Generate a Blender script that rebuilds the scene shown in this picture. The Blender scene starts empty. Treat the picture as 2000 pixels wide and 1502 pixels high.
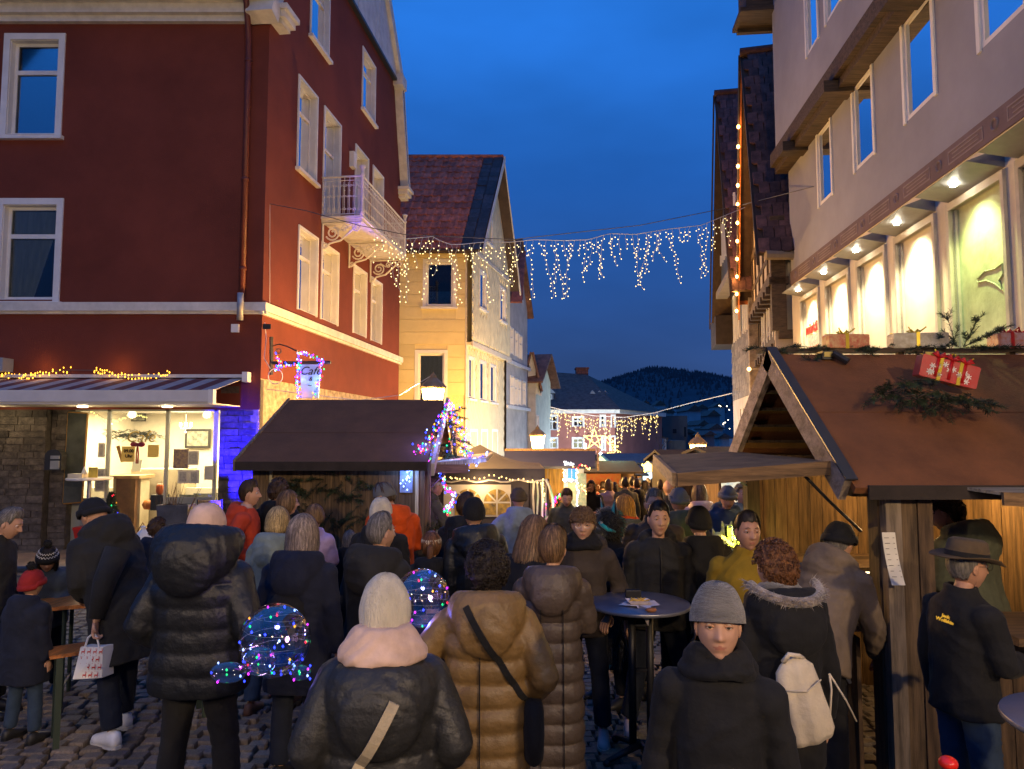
import bpy,bmesh,math,random
import numpy as np
from mathutils import Vector,Matrix,noise
random.seed(7)
R = math.radians
SC = bpy.context.scene
COL = SC.collection
I4 = Matrix.Identity(4)
# ------------------------------------------------------------------ camera
FPX = 1380.0
PITCH = math.atan((850 - 751)/FPX)
CAM = Vector((0,0,2.15))
cd = bpy.data.cameras.new('camera'); cam = bpy.data.objects.new('camera',cd); COL.objects.link(cam)
cd.sensor_width = 36; cd.lens = FPX/2000*36; cd.clip_start = 0.05; cd.clip_end = 6000
cam.location = CAM; cam.rotation_euler = (math.pi/2 + PITCH,0,0)
SC.camera = cam
# ------------------------------------------------------------------ world: blue hour sky
w = bpy.data.worlds.new('World'); SC.world = w; w.use_nodes = True
nt = w.node_tree; nt.nodes.clear()
wo = nt.nodes.new('ShaderNodeOutputWorld'); bg = nt.nodes.new('ShaderNodeBackground')
tc = nt.nodes.new('ShaderNodeTexCoord'); sx = nt.nodes.new('ShaderNodeSeparateXYZ'); cr = nt.nodes.new('ShaderNodeValToRGB')
nz = nt.nodes.new('ShaderNodeTexNoise'); nz.inputs['Scale'].default_value = 2.2; nz.inputs['Detail'].default_value = 4
mp = nt.nodes.new('ShaderNodeMapping'); mp.inputs['Scale'].default_value = (1,1,2.6)
mx = nt.nodes.new('ShaderNodeMix'); mx.data_type = 'RGBA'; mx.blend_type = 'MULTIPLY'; mx.inputs['Factor'].default_value = 1
mr = nt.nodes.new('ShaderNodeMapRange'); mr.inputs['From Min'].default_value = .3; mr.inputs['From Max'].default_value = .7
mr.inputs['To Min'].default_value = .78; mr.inputs['To Max'].default_value = 1.22
L = nt.links.new
L(tc.outputs['Generated'],sx.inputs[0]); L(sx.outputs['Z'],cr.inputs[0])
L(tc.outputs['Generated'],mp.inputs[0]); L(mp.outputs[0],nz.inputs['Vector']); L(nz.outputs['Fac'],mr.inputs[0])
L(cr.outputs[0],mx.inputs['A']); L(mr.outputs[0],mx.inputs['B']); L(mx.outputs['Result'],bg.inputs[0]); L(bg.outputs[0],wo.inputs[0])
el = cr.color_ramp.elements
el[0].position = 0.0; el[0].color = (.020,.040,.105,1)
el[1].position = 1.0; el[1].color = (.020,.15,.56,1)
for p_,c_ in ((.10,(.019,.048,.15,1)),(.22,(.013,.055,.205,1)),(.34,(.010,.068,.275,1)),(.52,(.013,.115,.46,1))):
    e = el.new(p_); e.color = c_
bg.inputs[1].default_value = 1.0
SC.view_settings.view_transform = 'Standard'; SC.view_settings.look = 'None'
SC.view_settings.exposure = 0.6; SC.view_settings.gamma = 1.0
SC.cycles.use_denoising = True
try:SC.cycles.denoiser = 'OPENIMAGEDENOISE'
except Exception:pass
SC.cycles.sample_clamp_indirect = 2.5; SC.cycles.sample_clamp_direct = 0
SC.cycles.max_bounces = 5; SC.cycles.diffuse_bounces = 2; SC.cycles.glossy_bounces = 3
SC.cycles.transmission_bounces = 4; SC.cycles.transparent_max_bounces = 10
SC.cycles.caustics_reflective = False; SC.cycles.caustics_refractive = False
# ------------------------------------------------------------------ helpers
def px(u,v,Y):
    x = (u - 1000)/FPX; y = (751 - v)/FPX
    d = Vector((x,math.cos(PITCH) - y*math.sin(PITCH),math.sin(PITCH) + y*math.cos(PITCH)))
    return CAM + d*(Y/d.y)
def sstep(a,b,x):
    t = min(1,max(0,(x - a)/(b - a))); return t*t*(3 - 2*t)
def ground(x,y):
    return -.045*max(0,y - 1.5)*sstep(-3.6,.8,x - .04*max(0,y - 12) + (0 if y < 12 else .25*(y - 12)))
WM = {}
def W(o):return WM.get(o.name,I4)
def obj(name,data,parent=None,M=I4):
    o = bpy.data.objects.new(name,data); COL.objects.link(o)
    if parent is not None:
        o.parent = parent; o.matrix_parent_inverse = W(parent).inverted()
    o.matrix_basis = M; WM[o.name] = M.copy()
    return o
def tag(o,label=None,cat=None,group=None,kind=None):
    if label:o['label'] = label
    if cat:o['category'] = cat
    if group:o['group'] = group
    if kind:o['kind'] = kind
    return o
def thing(name,label,cat,loc=(0,0,0),rz=0,group=None):
    return tag(obj(name,None,None,Matrix.Translation(loc) @ Matrix.Rotation(rz,4,'Z')),label,cat,group)
def kids(o):return [c for c in COL.objects if c.parent == o]
KC = {}
def copy_tree(o,M,label=None,ch=None):
    """copy of a thing (and its parts) moved so that its base sits at M"""
    c = o.copy(); COL.objects.link(c); c.matrix_basis = M; WM[c.name] = M.copy()
    if label:c['label'] = label
    for k in KC[o.name] if o.name in KC else KC.setdefault(o.name,[(k,kids(k)) for k in kids(o)]):
        kk,gg = k
        n = kk.copy(); COL.objects.link(n); n.parent = c
        WM[n.name] = M @ W(o).inverted() @ W(kk)
        for g in gg:
            q = g.copy(); COL.objects.link(q); q.parent = n
    return c
def fr(o,u,n):
    """frame: local x along u, y along n (outward), z up"""
    u = Vector(u).normalized(); n = Vector(n).normalized(); o = Vector(o)
    return Matrix(((u.x,n.x,0,o.x),(u.y,n.y,0,o.y),(u.z,n.z,1,o.z),(0,0,0,1)))
def hit(u,v,F):
    """pixel -> (along, up) on the frame's wall plane"""
    n = F.col[1].xyz; o = F.col[3].xyz; p = px(u,v,10); d = p - CAM
    t = (o - CAM).dot(n)/d.dot(n); q = CAM + d*t
    return (q - o).dot(F.col[0].xyz),q.z - o.z
# ------------------------------------------------------------------ materials
def _n(nt,t,**k):
    n = nt.nodes.new(t)
    for a,b in k.items():n.inputs[a.replace('_',' ')].default_value = b
    return n
MATS = {}
def mat(name,col,rough=.75,var=.18,scale=6,bump=.15,bscale=None,stretch=(1,1,1),rnd=0,metal=0,spec=.4,sheen=0,coat=0,emit=None,es=0,col2=None):
    if name in MATS:return MATS[name]
    m = bpy.data.materials.new(name); m.use_nodes = True; nt = m.node_tree; b = nt.nodes['Principled BSDF']
    L = nt.links.new
    b.inputs['Roughness'].default_value = rough; b.inputs['Metallic'].default_value = metal
    b.inputs['Specular IOR Level'].default_value = spec
    if sheen:b.inputs['Sheen Weight'].default_value = sheen
    if coat:b.inputs['Coat Weight'].default_value = coat
    b.inputs['Base Color'].default_value = (*col,1)
    if emit:
        b.inputs['Emission Color'].default_value = (*emit,1); b.inputs['Emission Strength'].default_value = es
    tc = _n(nt,'ShaderNodeTexCoord'); mp = _n(nt,'ShaderNodeMapping',Scale=stretch); L(tc.outputs['Object'],mp.inputs[0])
    v_out = None
    if var or col2:
        nz = _n(nt,'ShaderNodeTexNoise',Scale=scale,Detail=6,Roughness=.62); L(mp.outputs[0],nz.inputs['Vector'])
        if rnd:
            oi = _n(nt,'ShaderNodeObjectInfo'); L(mp.outputs[0],nz.inputs['Vector'])
            add = _n(nt,'ShaderNodeVectorMath'); add.operation = 'ADD'
            L(mp.outputs[0],add.inputs[0]); sc_ = _n(nt,'ShaderNodeMath'); sc_.operation = 'MULTIPLY'; sc_.inputs[1].default_value = 37
            L(oi.outputs['Random'],sc_.inputs[0]); L(sc_.outputs[0],add.inputs[1]); L(add.outputs[0],nz.inputs['Vector'])
        mx = _n(nt,'ShaderNodeMix'); mx.data_type = 'RGBA'
        c2 = col2 if col2 else tuple(c*(1 - 2.2*var) for c in col); c1 = col if col2 else tuple(min(1,c*(1 + 1.2*var)) for c in col)
        mx.inputs['A'].default_value = (*[max(0,c) for c in c2],1); mx.inputs['B'].default_value = (*c1,1)
        mr = _n(nt,'ShaderNodeMapRange'); mr.inputs['From Min'].default_value = .3; mr.inputs['From Max'].default_value = .7
        L(nz.outputs['Fac'],mr.inputs[0]); L(mr.outputs[0],mx.inputs['Factor'])
        out = mx.outputs['Result']
        if rnd:
            m2 = _n(nt,'ShaderNodeMix'); m2.data_type = 'RGBA'; m2.blend_type = 'MULTIPLY'; m2.inputs['Factor'].default_value = 1
            r2 = _n(nt,'ShaderNodeMapRange'); r2.inputs['To Min'].default_value = 1 - rnd; r2.inputs['To Max'].default_value = 1 + rnd
            L(oi.outputs['Random'],r2.inputs[0]); L(out,m2.inputs['A']); L(r2.outputs[0],m2.inputs['B']); out = m2.outputs['Result']
        L(out,b.inputs['Base Color'])
    if bump:
        nb = _n(nt,'ShaderNodeTexNoise',Scale=bscale or scale*4,Detail=5,Roughness=.6); L(mp.outputs[0],nb.inputs['Vector'])
        bp = _n(nt,'ShaderNodeBump',Strength=bump,Distance=.02); L(nb.outputs['Fac'],bp.inputs['Height']); L(bp.outputs[0],b.inputs['Normal'])
    m.diffuse_color = (*col,1)
    MATS[name] = m; return m
def wood(name,col,stretch=(9,9,.7),**k):
    k.setdefault('rough',.8); k.setdefault('var',.3); k.setdefault('rnd',.25); k.setdefault('bump',.35); k.setdefault('scale',3.5)
    return mat(name,col,stretch=stretch,**k)
def glow(name,col,s,sample=False):
    if name in MATS:return MATS[name]
    m = bpy.data.materials.new(name); m.use_nodes = True; b = m.node_tree.nodes['Principled BSDF']
    b.inputs['Base Color'].default_value = (*[min(1,c)*.5 for c in col],1)
    b.inputs['Emission Color'].default_value = (*col,1); b.inputs['Emission Strength'].default_value = s
    try:m.cycles.emission_sampling = 'FRONT_BACK' if sample else 'NONE'
    except Exception:pass
    MATS[name] = m; return m
def glassmat(name='window_glass',tint=(.55,.6,.62),refl=.10,dark=1.0):
    if name in MATS:return MATS[name]
    m = bpy.data.materials.new(name); m.use_nodes = True; nt = m.node_tree; nt.nodes.clear(); L = nt.links.new
    o = _n(nt,'ShaderNodeOutputMaterial'); t = _n(nt,'ShaderNodeBsdfTransparent'); g = _n(nt,'ShaderNodeBsdfGlossy'); mx = _n(nt,'ShaderNodeMixShader')
    t.inputs[0].default_value = (*[c*dark for c in tint],1); g.inputs['Roughness'].default_value = .03; g.inputs[0].default_value = (1,1,1,1)
    lw = _n(nt,'ShaderNodeFresnel',IOR=1.5); ma = _n(nt,'ShaderNodeMath'); ma.operation = 'ADD'; ma.inputs[1].default_value = refl; ma.use_clamp = True
    L(lw.outputs[0],ma.inputs[0]); L(ma.outputs[0],mx.inputs[0]); L(t.outputs[0],mx.inputs[1]); L(g.outputs[0],mx.inputs[2]); L(mx.outputs[0],o.inputs[0])
    MATS[name] = m; return m
# ------------------------------------------------------------------ mesh builder
class MB:
    def __init__(s):s.v = []; s.f = []; s.m = []
    def add(s,vs,fs,mi=0,M=None):
        b = len(s.v)
        s.v.extend([(M @ Vector(p))[:] for p in vs] if M is not None else [tuple(p) for p in vs])
        s.f.extend([tuple(i + b for i in f) for f in fs]); s.m.extend([mi]*len(fs)); return s
    def box(s,x0,x1,y0,y1,z0,z1,M=None,mi=0):
        return s.add([(x,y,z) for z in (z0,z1) for y in (y0,y1) for x in (x0,x1)],
                     [(0,2,3,1),(4,5,7,6),(0,1,5,4),(2,6,7,3),(0,4,6,2),(1,3,7,5)],mi,M)
    def quad(s,a,b,c,d,mi=0,M=None):return s.add([a,b,c,d],[(0,1,2,3)],mi,M)
    def prism(s,poly,y0,y1,M=None,mi=0):
        """poly of (x,z), extruded along y"""
        n = len(poly); vs = [(x,y0,z) for x,z in poly] + [(x,y1,z) for x,z in poly]
        fs = [tuple(range(n))[::-1],tuple(range(n,2*n))] + [(i,(i + 1) % n,n + (i + 1) % n,n + i) for i in range(n)]
        return s.add(vs,fs,mi,M)
    def slab(s,a,b,c,d,t,mi=0,M=None):
        """quad thickened by t along -normal"""
        a,b,c,d = map(Vector,(a,b,c,d)); n = (b - a).cross(d - a).normalized()*t
        return s.add([a,b,c,d,a - n,b - n,c - n,d - n],[(0,1,2,3),(7,6,5,4),(0,4,5,1),(1,5,6,2),(2,6,7,3),(3,7,4,0)],mi,M)
    def loft(s,rings,mi=0,cap=True,closed=True,M=None):
        k = len(rings[0]); vs = [p for r in rings for p in r]; fs = []
        for i in range(len(rings) - 1):
            for j in range(k if closed else k - 1):
                fs.append((i*k + j,i*k + (j + 1) % k,(i + 1)*k + (j + 1) % k,(i + 1)*k + j))
        if cap and closed:fs.append(tuple(range(k))[::-1]); fs.append(tuple((len(rings) - 1)*k + j for j in range(k)))
        return s.add(vs,fs,mi,M)
    def tube(s,path,r,n=8,mi=0,cap=True,M=None,flat=1.0,up=None):
        path = [Vector(p) for p in path]; m = len(path)
        rs = r if isinstance(r,(list,tuple)) else [r]*m
        rings = []; prev = None
        for i in range(m):
            t = (path[min(i + 1,m - 1)] - path[max(i - 1,0)])
            t = t.normalized() if t.length > 1e-9 else Vector((0,0,1))
            if prev is None:
                a = Vector(up) if up is not None else (Vector((0,0,1)) if abs(t.z) < .9 else Vector((1,0,0)))
                prev = (a - t*a.dot(t)).normalized()
            else:prev = (prev - t*prev.dot(t)).normalized()
            b = t.cross(prev)
            rings.append([path[i] + prev*(math.cos(q)*rs[i]*flat) + b*(math.sin(q)*rs[i]) for q in [2*math.pi*j/n for j in range(n)]])
        return s.loft(rings,mi,cap,True,M)
    def ball(s,c,r,nu=10,nv=7,mi=0,M=None):
        rx,ry,rz = r if isinstance(r,(list,tuple)) else (r,r,r); c = Vector(c)
        vs = [c + Vector((0,0,rz))]
        for i in range(1,nv):
            th = math.pi*i/nv
            for j in range(nu):
                a = 2*math.pi*j/nu; vs.append(c + Vector((rx*math.sin(th)*math.cos(a),ry*math.sin(th)*math.sin(a),rz*math.cos(th))))
        vs.append(c - Vector((0,0,rz))); e = len(vs) - 1; fs = []
        for j in range(nu):
            k = (j + 1) % nu; fs.append((0,1 + j,1 + k)); fs.append((e,e - nu + k,e - nu + j))
            for i in range(nv - 2):a = 1 + i*nu; fs.append((a + j,a + nu + j,a + nu + k,a + k))
        return s.add(vs,fs,mi,M)
    def oct(s,c,r,mi=0):
        x,y,z = c; return s.add([(x + r,y,z),(x - r,y,z),(x,y + r,z),(x,y - r,z),(x,y,z + r*1.4),(x,y,z - r*1.4)],
            [(0,2,4),(2,1,4),(1,3,4),(3,0,4),(2,0,5),(1,2,5),(3,1,5),(0,3,5)],mi)
    def lathe(s,prof,n=16,c=(0,0,0),mi=0,cap=True,M=None):
        c = Vector(c); return s.loft([[c + Vector((r*math.cos(2*math.pi*j/n),r*math.sin(2*math.pi*j/n),z)) for j in range(n)] for r,z in prof],mi,cap,True,M)
    def mesh(s,name,mats,smooth=False):
        me = bpy.data.meshes.new(name); me.from_pydata([tuple(p) for p in s.v],[],s.f)
        mats = mats if isinstance(mats,(list,tuple)) else [mats]
        for m in mats:me.materials.append(m)
        if len(mats) > 1:me.polygons.foreach_set('material_index',s.m)
        if smooth:me.polygons.foreach_set('use_smooth',[True]*len(s.f))
        me.update(); return me
    def build(s,name,mats,parent=None,smooth=False,M=I4,kind=None):
        o = obj(name,s.mesh(name,mats,smooth),parent,M)
        if kind:o['kind'] = kind
        return o
def text_obj(body,size,m,parent,M,name='lettering',ext=.004,bold=0,shear=0,align='CENTER'):
    cu = bpy.data.curves.new('t','FONT'); cu.body = body; cu.size = size; cu.extrude = ext; cu.align_x = align; cu.align_y = 'CENTER'; cu.offset = bold; cu.shear = shear; cu.resolution_u = 3
    t = bpy.data.objects.new('t',cu); me = bpy.data.meshes.new_from_object(t); me.name = name
    me.materials.clear(); me.materials.append(m); bpy.data.objects.remove(t); bpy.data.curves.remove(cu)
    return obj(name,me,parent,M)
def face_M(o,right,up):
    """matrix whose x=right, y=up (for text), z=outward"""
    r = Vector(right).normalized(); u = Vector(up).normalized(); n = r.cross(u)
    return Matrix(((r.x,u.x,n.x,o[0]),(r.y,u.y,n.y,o[1]),(r.z,u.z,n.z,o[2]),(0,0,0,1)))
def wall_holes(mb,F,a0,a1,c0,c1,holes,th=.3,mi=0):
    A = sorted({a0,a1,*[h[0] for h in holes],*[h[1] for h in holes]}); A = [a for a in A if a0 <= a <= a1]
    Z = sorted({c0,c1,*[h[2] for h in holes],*[h[3] for h in holes]}); Z = [c for c in Z if c0 <= c <= c1]
    for i in range(len(A) - 1):
        for j in range(len(Z) - 1):
            ca,cc = (A[i] + A[i + 1])/2,(Z[j] + Z[j + 1])/2
            if any(h[0] < ca < h[1] and h[2] < cc < h[3] for h in holes):continue
            mb.quad((A[i],0,Z[j]),(A[i + 1],0,Z[j]),(A[i + 1],0,Z[j + 1]),(A[i],0,Z[j + 1]),mi,F)
            mb.quad((A[i],-th,Z[j]),(A[i + 1],-th,Z[j]),(A[i + 1],-th,Z[j + 1]),(A[i],-th,Z[j + 1]),mi,F)
    for h in holes:
        x0,x1,z0,z1 = h
        for q in (((x0,z0),(x1,z0)),((x1,z0),(x1,z1)),((x1,z1),(x0,z1)),((x0,z1),(x0,z0))):
            (p,r),(s_,t) = q; mb.quad((p,0,r),(s_,0,t),(s_,-th,t),(p,-th,r),mi,F)
    return mb
def win(parent,F,h,rec=.14,trim=.1,fw=.06,transom=.3,mull=0,M_=None,sill=True,curtain=None,glass=None,proud=.03,lit=None):
    """a window in hole h: surround + casement, panes, sill, curtain"""
    x0,x1,z0,z1 = h; m = M_ or MATS['white_paint']
    f = MB(); t = trim
    if t:
        for q in ((x0 - t,x0,z0 - t*.4,z1 + t),(x1,x1 + t,z0 - t*.4,z1 + t),(x0,x1,z1,z1 + t)):f.box(q[0],q[1],-.01,proud,q[2],q[3],F)
    y0,y1 = -rec - .05,-rec
    for q in ((x0,x1,z0,z0 + fw),(x0,x1,z1 - fw,z1),(x0,x0 + fw,z0 + fw,z1 - fw),(x1 - fw,x1,z0 + fw,z1 - fw)):f.box(q[0],q[1],y0,y1,q[2],q[3],F)
    # lining of the reveal
    for q in ((x0,x0 + .012,z0,z1),(x1 - .012,x1,z0,z1),(x0,x1,z1 - .012,z1),(x0,x1,z0,z0 + .012)):f.box(q[0],q[1],-rec,.0,q[2],q[3],F)
    zt = z1 - (z1 - z0)*transom if transom else None
    if zt:f.box(x0 + fw,x1 - fw,y0 + .002,y1 + .012,zt - fw*.6,zt + fw*.6,F)
    for k in range(mull):
        xm = x0 + (x1 - x0)*(k + 1)/(mull + 1); f.box(xm - fw*.5,xm + fw*.5,y0 + .004,y1 + .008,z0 + fw,z1 - fw,F)
    w_ = f.build('window',m,parent)
    g = glass or MATS['window_glass']; ym = (y0 + y1)/2
    spans = [(z0 + fw,z1 - fw)] if not zt else [(z0 + fw,zt - fw*.6),(zt + fw*.6,z1 - fw)]
    for a,b in spans:MB().box(x0 + fw,x1 - fw,ym - .004,ym + .004,a,b,F).build('pane',g,w_)
    if sill:MB().box(x0 - t - .05,x1 + t + .05,-.02,.1,z0 - t*.4 - .07,z0 - t*.4,F).build('sill',m,w_)
    if curtain:
        c = MB(); n = 14; pts = []
        for i in range(n + 1):
            a = x0 + .03 + (x1 - x0 - .06)*i/n; y = y0 - .06 + .018*math.sin(i*2.1); pts.append((a,y))
        lo = z0 + .02
        if curtain == 'drape':
            rows = [[(x0 + (a - x0)*(.99 if k < 2 else .9 - .11*k),y,z1 - (z1 - lo)*k/4) for a,y in pts] for k in range(5)]
            rows = [[(x1 - (x1 - a)*(1 - .13*k),y,z1 - (z1 - lo)*k/4) for a,y in pts] for k in range(5)]
        else:rows = [[(a,y,z1 - (z1 - lo)*k) for a,y in pts] for k in (0,1)]
        c.loft(rows,0,False,False,F); c.build('curtain',MATS['net_curtain'],w_,True)
    if lit:MB().box(x0,x1,y0 - .3,y0 - .28,z0,z1,F).build('lit_room',lit,w_)
    return w_
_tile = {}
def tile_mesh(wd,ln,m,kind='pan',th=.03):
    k = (round(wd,3),round(ln,3),m.name,kind)
    if k in _tile:return _tile[k]
    b = MB()
    if kind == 'pan':
        pr = [(-.5,.012),(-.3,.0),(-.05,.0),(.12,.03),(.3,.045),(.42,.03),(.5,.012)]
        b.loft([[(x*wd,0,z*wd*3.2 + th) for x,z in pr],[(x*wd,ln*1.06,z*wd*3.2 + .004) for x,z in pr]],0,False,False)
        b.loft([[(x*wd,0,z*wd*3.2 + th) for x,z in pr],[(x*wd,0.0,z*wd*3.2 - .01) for x,z in pr]],0,False,False)
    elif kind == 'beaver':
        b.prism([(-.47*wd,.0),(-.47*wd,th),(.47*wd,th),(.47*wd,0)],0,ln*1.05)
        b.box(-.3*wd,.3*wd,-.02,0,0,th)
    else:b.box(-.485*wd,.485*wd,0,ln*1.02,0,th)
    _tile[k] = b.mesh('tile',m,kind == 'pan'); return _tile[k]
def tiled(parent,o,u,s,nw,nl,wd,ln,m,name='tile',kind='pan',th=.03,jit=.02,skip=None,stagger=0):
    o = Vector(o); u = Vector(u).normalized(); s = Vector(s).normalized(); n = u.cross(s)
    me = tile_mesh(wd,ln,m,kind,th)
    for j in range(nl):
        for i in range(nw):
            if skip and skip(i,j):continue
            p = o + u*((i + .5 + (stagger if j % 2 else 0))*wd) + s*(j*ln) + n*random.uniform(0,jit*.4)
            M = Matrix(((u.x,s.x,n.x,p.x),(u.y,s.y,n.y,p.y),(u.z,s.z,n.z,p.z),(0,0,0,1))) @ Matrix.Rotation(random.uniform(-jit,jit),4,'Z') @ Matrix.Rotation(random.uniform(-jit,jit)*1.2,4,'X')
            obj(name,me,parent,M)
def planks(parent,F,a0,a1,c0,c1,n,m,y0=0,y1=.025,name='plank',horiz=False,gap=.004):
    """board wall: each plank its own object"""
    span = (c1 - c0 if horiz else a1 - a0)/n
    for i in range(n):
        b = MB(); d = random.uniform(0,.006)
        if horiz:b.box(a0,a1,y0,y1 + d,c0 + i*span + gap/2,c0 + (i + 1)*span - gap/2)
        else:b.box(-span/2 + gap/2,span/2 - gap/2,y0,y1 + d,c0,c1,Matrix.Translation((0,0,0)))
        MM = F if horiz else F @ Matrix.Translation((a0 + (i + .5)*span,0,0))
        b.build(name,m,parent,M=MM)
def point(name,loc,e,col,size=.05,parent=None):
    l = bpy.data.lights.new(name,'POINT'); l.energy = e; l.color = col; l.shadow_soft_size = size
    return obj(name,l,parent,Matrix.Translation(loc))
def spot(name,loc,to,e,col,ang=80,blend=.6,size=.04,parent=None):
    l = bpy.data.lights.new(name,'SPOT'); l.energy = e; l.color = col; l.shadow_soft_size = size; l.spot_size = R(ang); l.spot_blend = blend
    q = (Vector(to) - Vector(loc)).to_track_quat('-Z','Y').to_matrix().to_4x4()
    return obj(name,l,parent,Matrix.Translation(loc) @ q)
def arealight(name,loc,to,e,col,sx,sy,parent=None):
    l = bpy.data.lights.new(name,'AREA'); l.energy = e; l.color = col; l.shape = 'RECTANGLE'; l.size = sx; l.size_y = sy
    q = (Vector(to) - Vector(loc)).to_track_quat('-Z','Y').to_matrix().to_4x4()
    return obj(name,l,parent,Matrix.Translation(loc) @ q)
def fir_branch(mb,p0,d,ln,nl=.05,n=70,droop=.15,side=3,rs=.006):
    """fir twig with needles; mi 0 = needle, 1 = wood"""
    d = Vector(d).normalized(); p0 = Vector(p0)
    def twig(a,dd,l,nn,r):
        pts = [a + dd*(l*k/4) + Vector((0,0,-droop*l*(k/4) ** 2)) for k in range(5)]
        mb.tube(pts,[r,r*.85,r*.7,r*.5,r*.3],4,1)
        for i in range(nn):
            t = random.random() ** .9; k = min(3,int(t*4)); q = pts[k].lerp(pts[k + 1],t*4 - k)
            ax = (pts[k + 1] - pts[k]).normalized(); s_ = Vector((random.gauss(0,1),random.gauss(0,1),random.gauss(0,.7)))
            s_ = (s_ - ax*s_.dot(ax)).normalized(); dn = (s_ + ax*.7).normalized(); wv = ax.cross(s_)*(nl*.07)
            e_ = q + dn*nl*random.uniform(.7,1.1)
            mb.add([q - wv,q + wv,e_ + wv*.4,e_ - wv*.4],[(0,1,2,3)],0)
    twig(p0,d,ln,n,rs)
    for i in range(side):
        t = .2 + .6*i/max(1,side - 1) if side > 1 else .5
        for sg in (-1,1):
            a = p0 + d*(ln*t) + Vector((0,0,-droop*ln*t*t)); perp = Vector((-d.y,d.x,0)); perp = perp.normalized() if perp.length > .01 else Vector((1,0,0))
            dd = (d*.8 + perp*sg*.75 + Vector((0,0,random.uniform(-.15,.2)))).normalized()
            twig(a,dd,ln*(.55 - .25*t),int(n*.45),rs*.6)
# base palette
mat('white_paint',(.74,.73,.70),.55,.05,3,.05)
mat('cream_paint',(.66,.60,.48),.6,.08,3,.06)
mat('net_curtain',(.42,.43,.40),.9,.10,3,0,stretch=(6,6,.5))
mat('dark_metal',(.03,.032,.035),.45,.1,8,.05,spec=.5)
mat('black_plastic',(.012,.012,.013),.45,.1,8,.03)
mat('steel',(.45,.45,.46),.3,.1,8,.03,metal=.9)
mat('needle',(.030,.052,.026),.75,.3,4,0)
mat('twig',(.07,.045,.028),.85,.2,8,.1)
mat('cable',(.10,.10,.10),.6,0,1,0)
mat('white_cable',(.6,.6,.58),.6,0,1,0)
glassmat('window_glass',(.66,.70,.70),.0)
glassmat('clear_glass',(.93,.95,.94),.0)
G_W = glow('warm_bulb',(1.0,.60,.18),5)
G_WW = glow('yellow_bulb',(1.0,.66,.2),3.2)
G_LED = glow('icicle_bulb',(1.0,.76,.32),2.6)
G_COL = [glow('blue_bulb',(.02,.04,1.0),4),glow('green_bulb',(.01,.8,.2),1.6),glow('red_bulb',(1.0,.02,.05),2.2),glow('amber_bulb',(1.0,.4,.02),2.2),glow('magenta_bulb',(.7,.03,1.0),2.4),glow('ice_bulb',(.25,.40,1.0),4)]
# ================================================================== SETTING: ground, hill
_g0 = ground
def ground(x,y):return _g0(x,min(y,200))
mat('street_sheet',(.055,.048,.042),.8,.3,3,.4,bscale=12)
b = MB(); xs = [-1500,-300,-80,-30] + [-14 + k for k in range(29)] + [30,80,300,1500]; ys = [-60,-20,-5] + [k for k in range(0,40)] + [45,50,60,80,100,150,200,300,440]
b.loft([[(x,y,ground(x,y) - .035) for x in xs] for y in ys],0,False,False)
b.build('ground',MATS['street_sheet'],kind='structure')
# cobblestones
mat('sett_stone',(.15,.118,.092),.62,.22,9,.5,bscale=40,rnd=.38,spec=.5)
setts = []
def sett_mesh(k):
    rr = random.Random(k); wx,wy = .5,.5; b = MB(); c = []
    for sx_,sy_ in ((-1,-1),(1,-1),(1,1),(-1,1)):c.append((sx_*(wx - rr.uniform(.0,.08)),sy_*(wy - rr.uniform(.0,.09))))
    r = [[(x*f,y*f,z + rr.uniform(-.003,.003)) for x,y in c] for f,z in ((1,-.05),(1,-.008),(.88,.004))]
    b.loft(r); return b.mesh('cobblestone',MATS['sett_stone'])
SM = [sett_mesh(k) for k in range(10)]
y = 3.6; row = 0
while y < 10.5:
    ry = random.uniform(.112,.135); x = -6.2 + random.random()*.15
    while x < 5.2:
        wdt = random.uniform(.12,.19)
        yy = y + .10*math.sin(x*2.1 + .4) + .05*math.sin(x*4.7 + row*.1) + (.25*math.cos((x + 3.2)*1.9) if x < -1.6 else 0)
        xx = x + wdt/2 + .06*math.sin(y*1.7)
        setts.append((xx,yy,wdt - .014,ry - .013,.07*math.cos(x*2.1 + .4)))
        x += wdt
    y += ry; row += 1
def setM(s):
    x,y,a,c,t = s
    return Matrix.Translation((x,y,ground(x,y) + random.uniform(-.006,.004))) @ Matrix.Rotation(t + random.uniform(-.03,.03),4,'Z') @ Matrix.Rotation(random.uniform(-.03,.03),4,'X') @ Matrix.Diagonal((a,c,1,1))
vis = [s for s in setts if 4.55 < s[1] and abs(s[0])/s[1] < .73]
# patches of paving one can see between the people in the photograph
def opening(s):
    p_ = s[0]/s[1]*FPX + 1000; return (s[1] < 6.6 and (60 < p_ < 600 or 1165 < p_ < 1345))
vis.sort(key=lambda s:(0 if opening(s) else 1,s[1]))
paving = obj('cobblestone_paving',None); paving['kind'] = 'structure'
near = set(id(s) for s in vis[:290])
rest = MB()
for s in setts:
    if id(s) in near:obj('cobblestone',random.choice(SM),paving,setM(s))
    else:
        me = SM[int(abs(s[0]*97)) % 10]; rest.add([v.co for v in me.vertices],[tuple(p.vertices) for p in me.polygons],0,setM(s))
rest.build('cobblestone_rows',MATS['sett_stone'],paving,kind='stuff')
# terrace before the café
mat('terrace_slab',(.22,.17,.12),.6,.2,3,.2)
b = MB(); b.box(-14,-4.4,11.2,16,-.2,.06); b.build('terrace',MATS['terrace_slab'],kind='structure')
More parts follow.
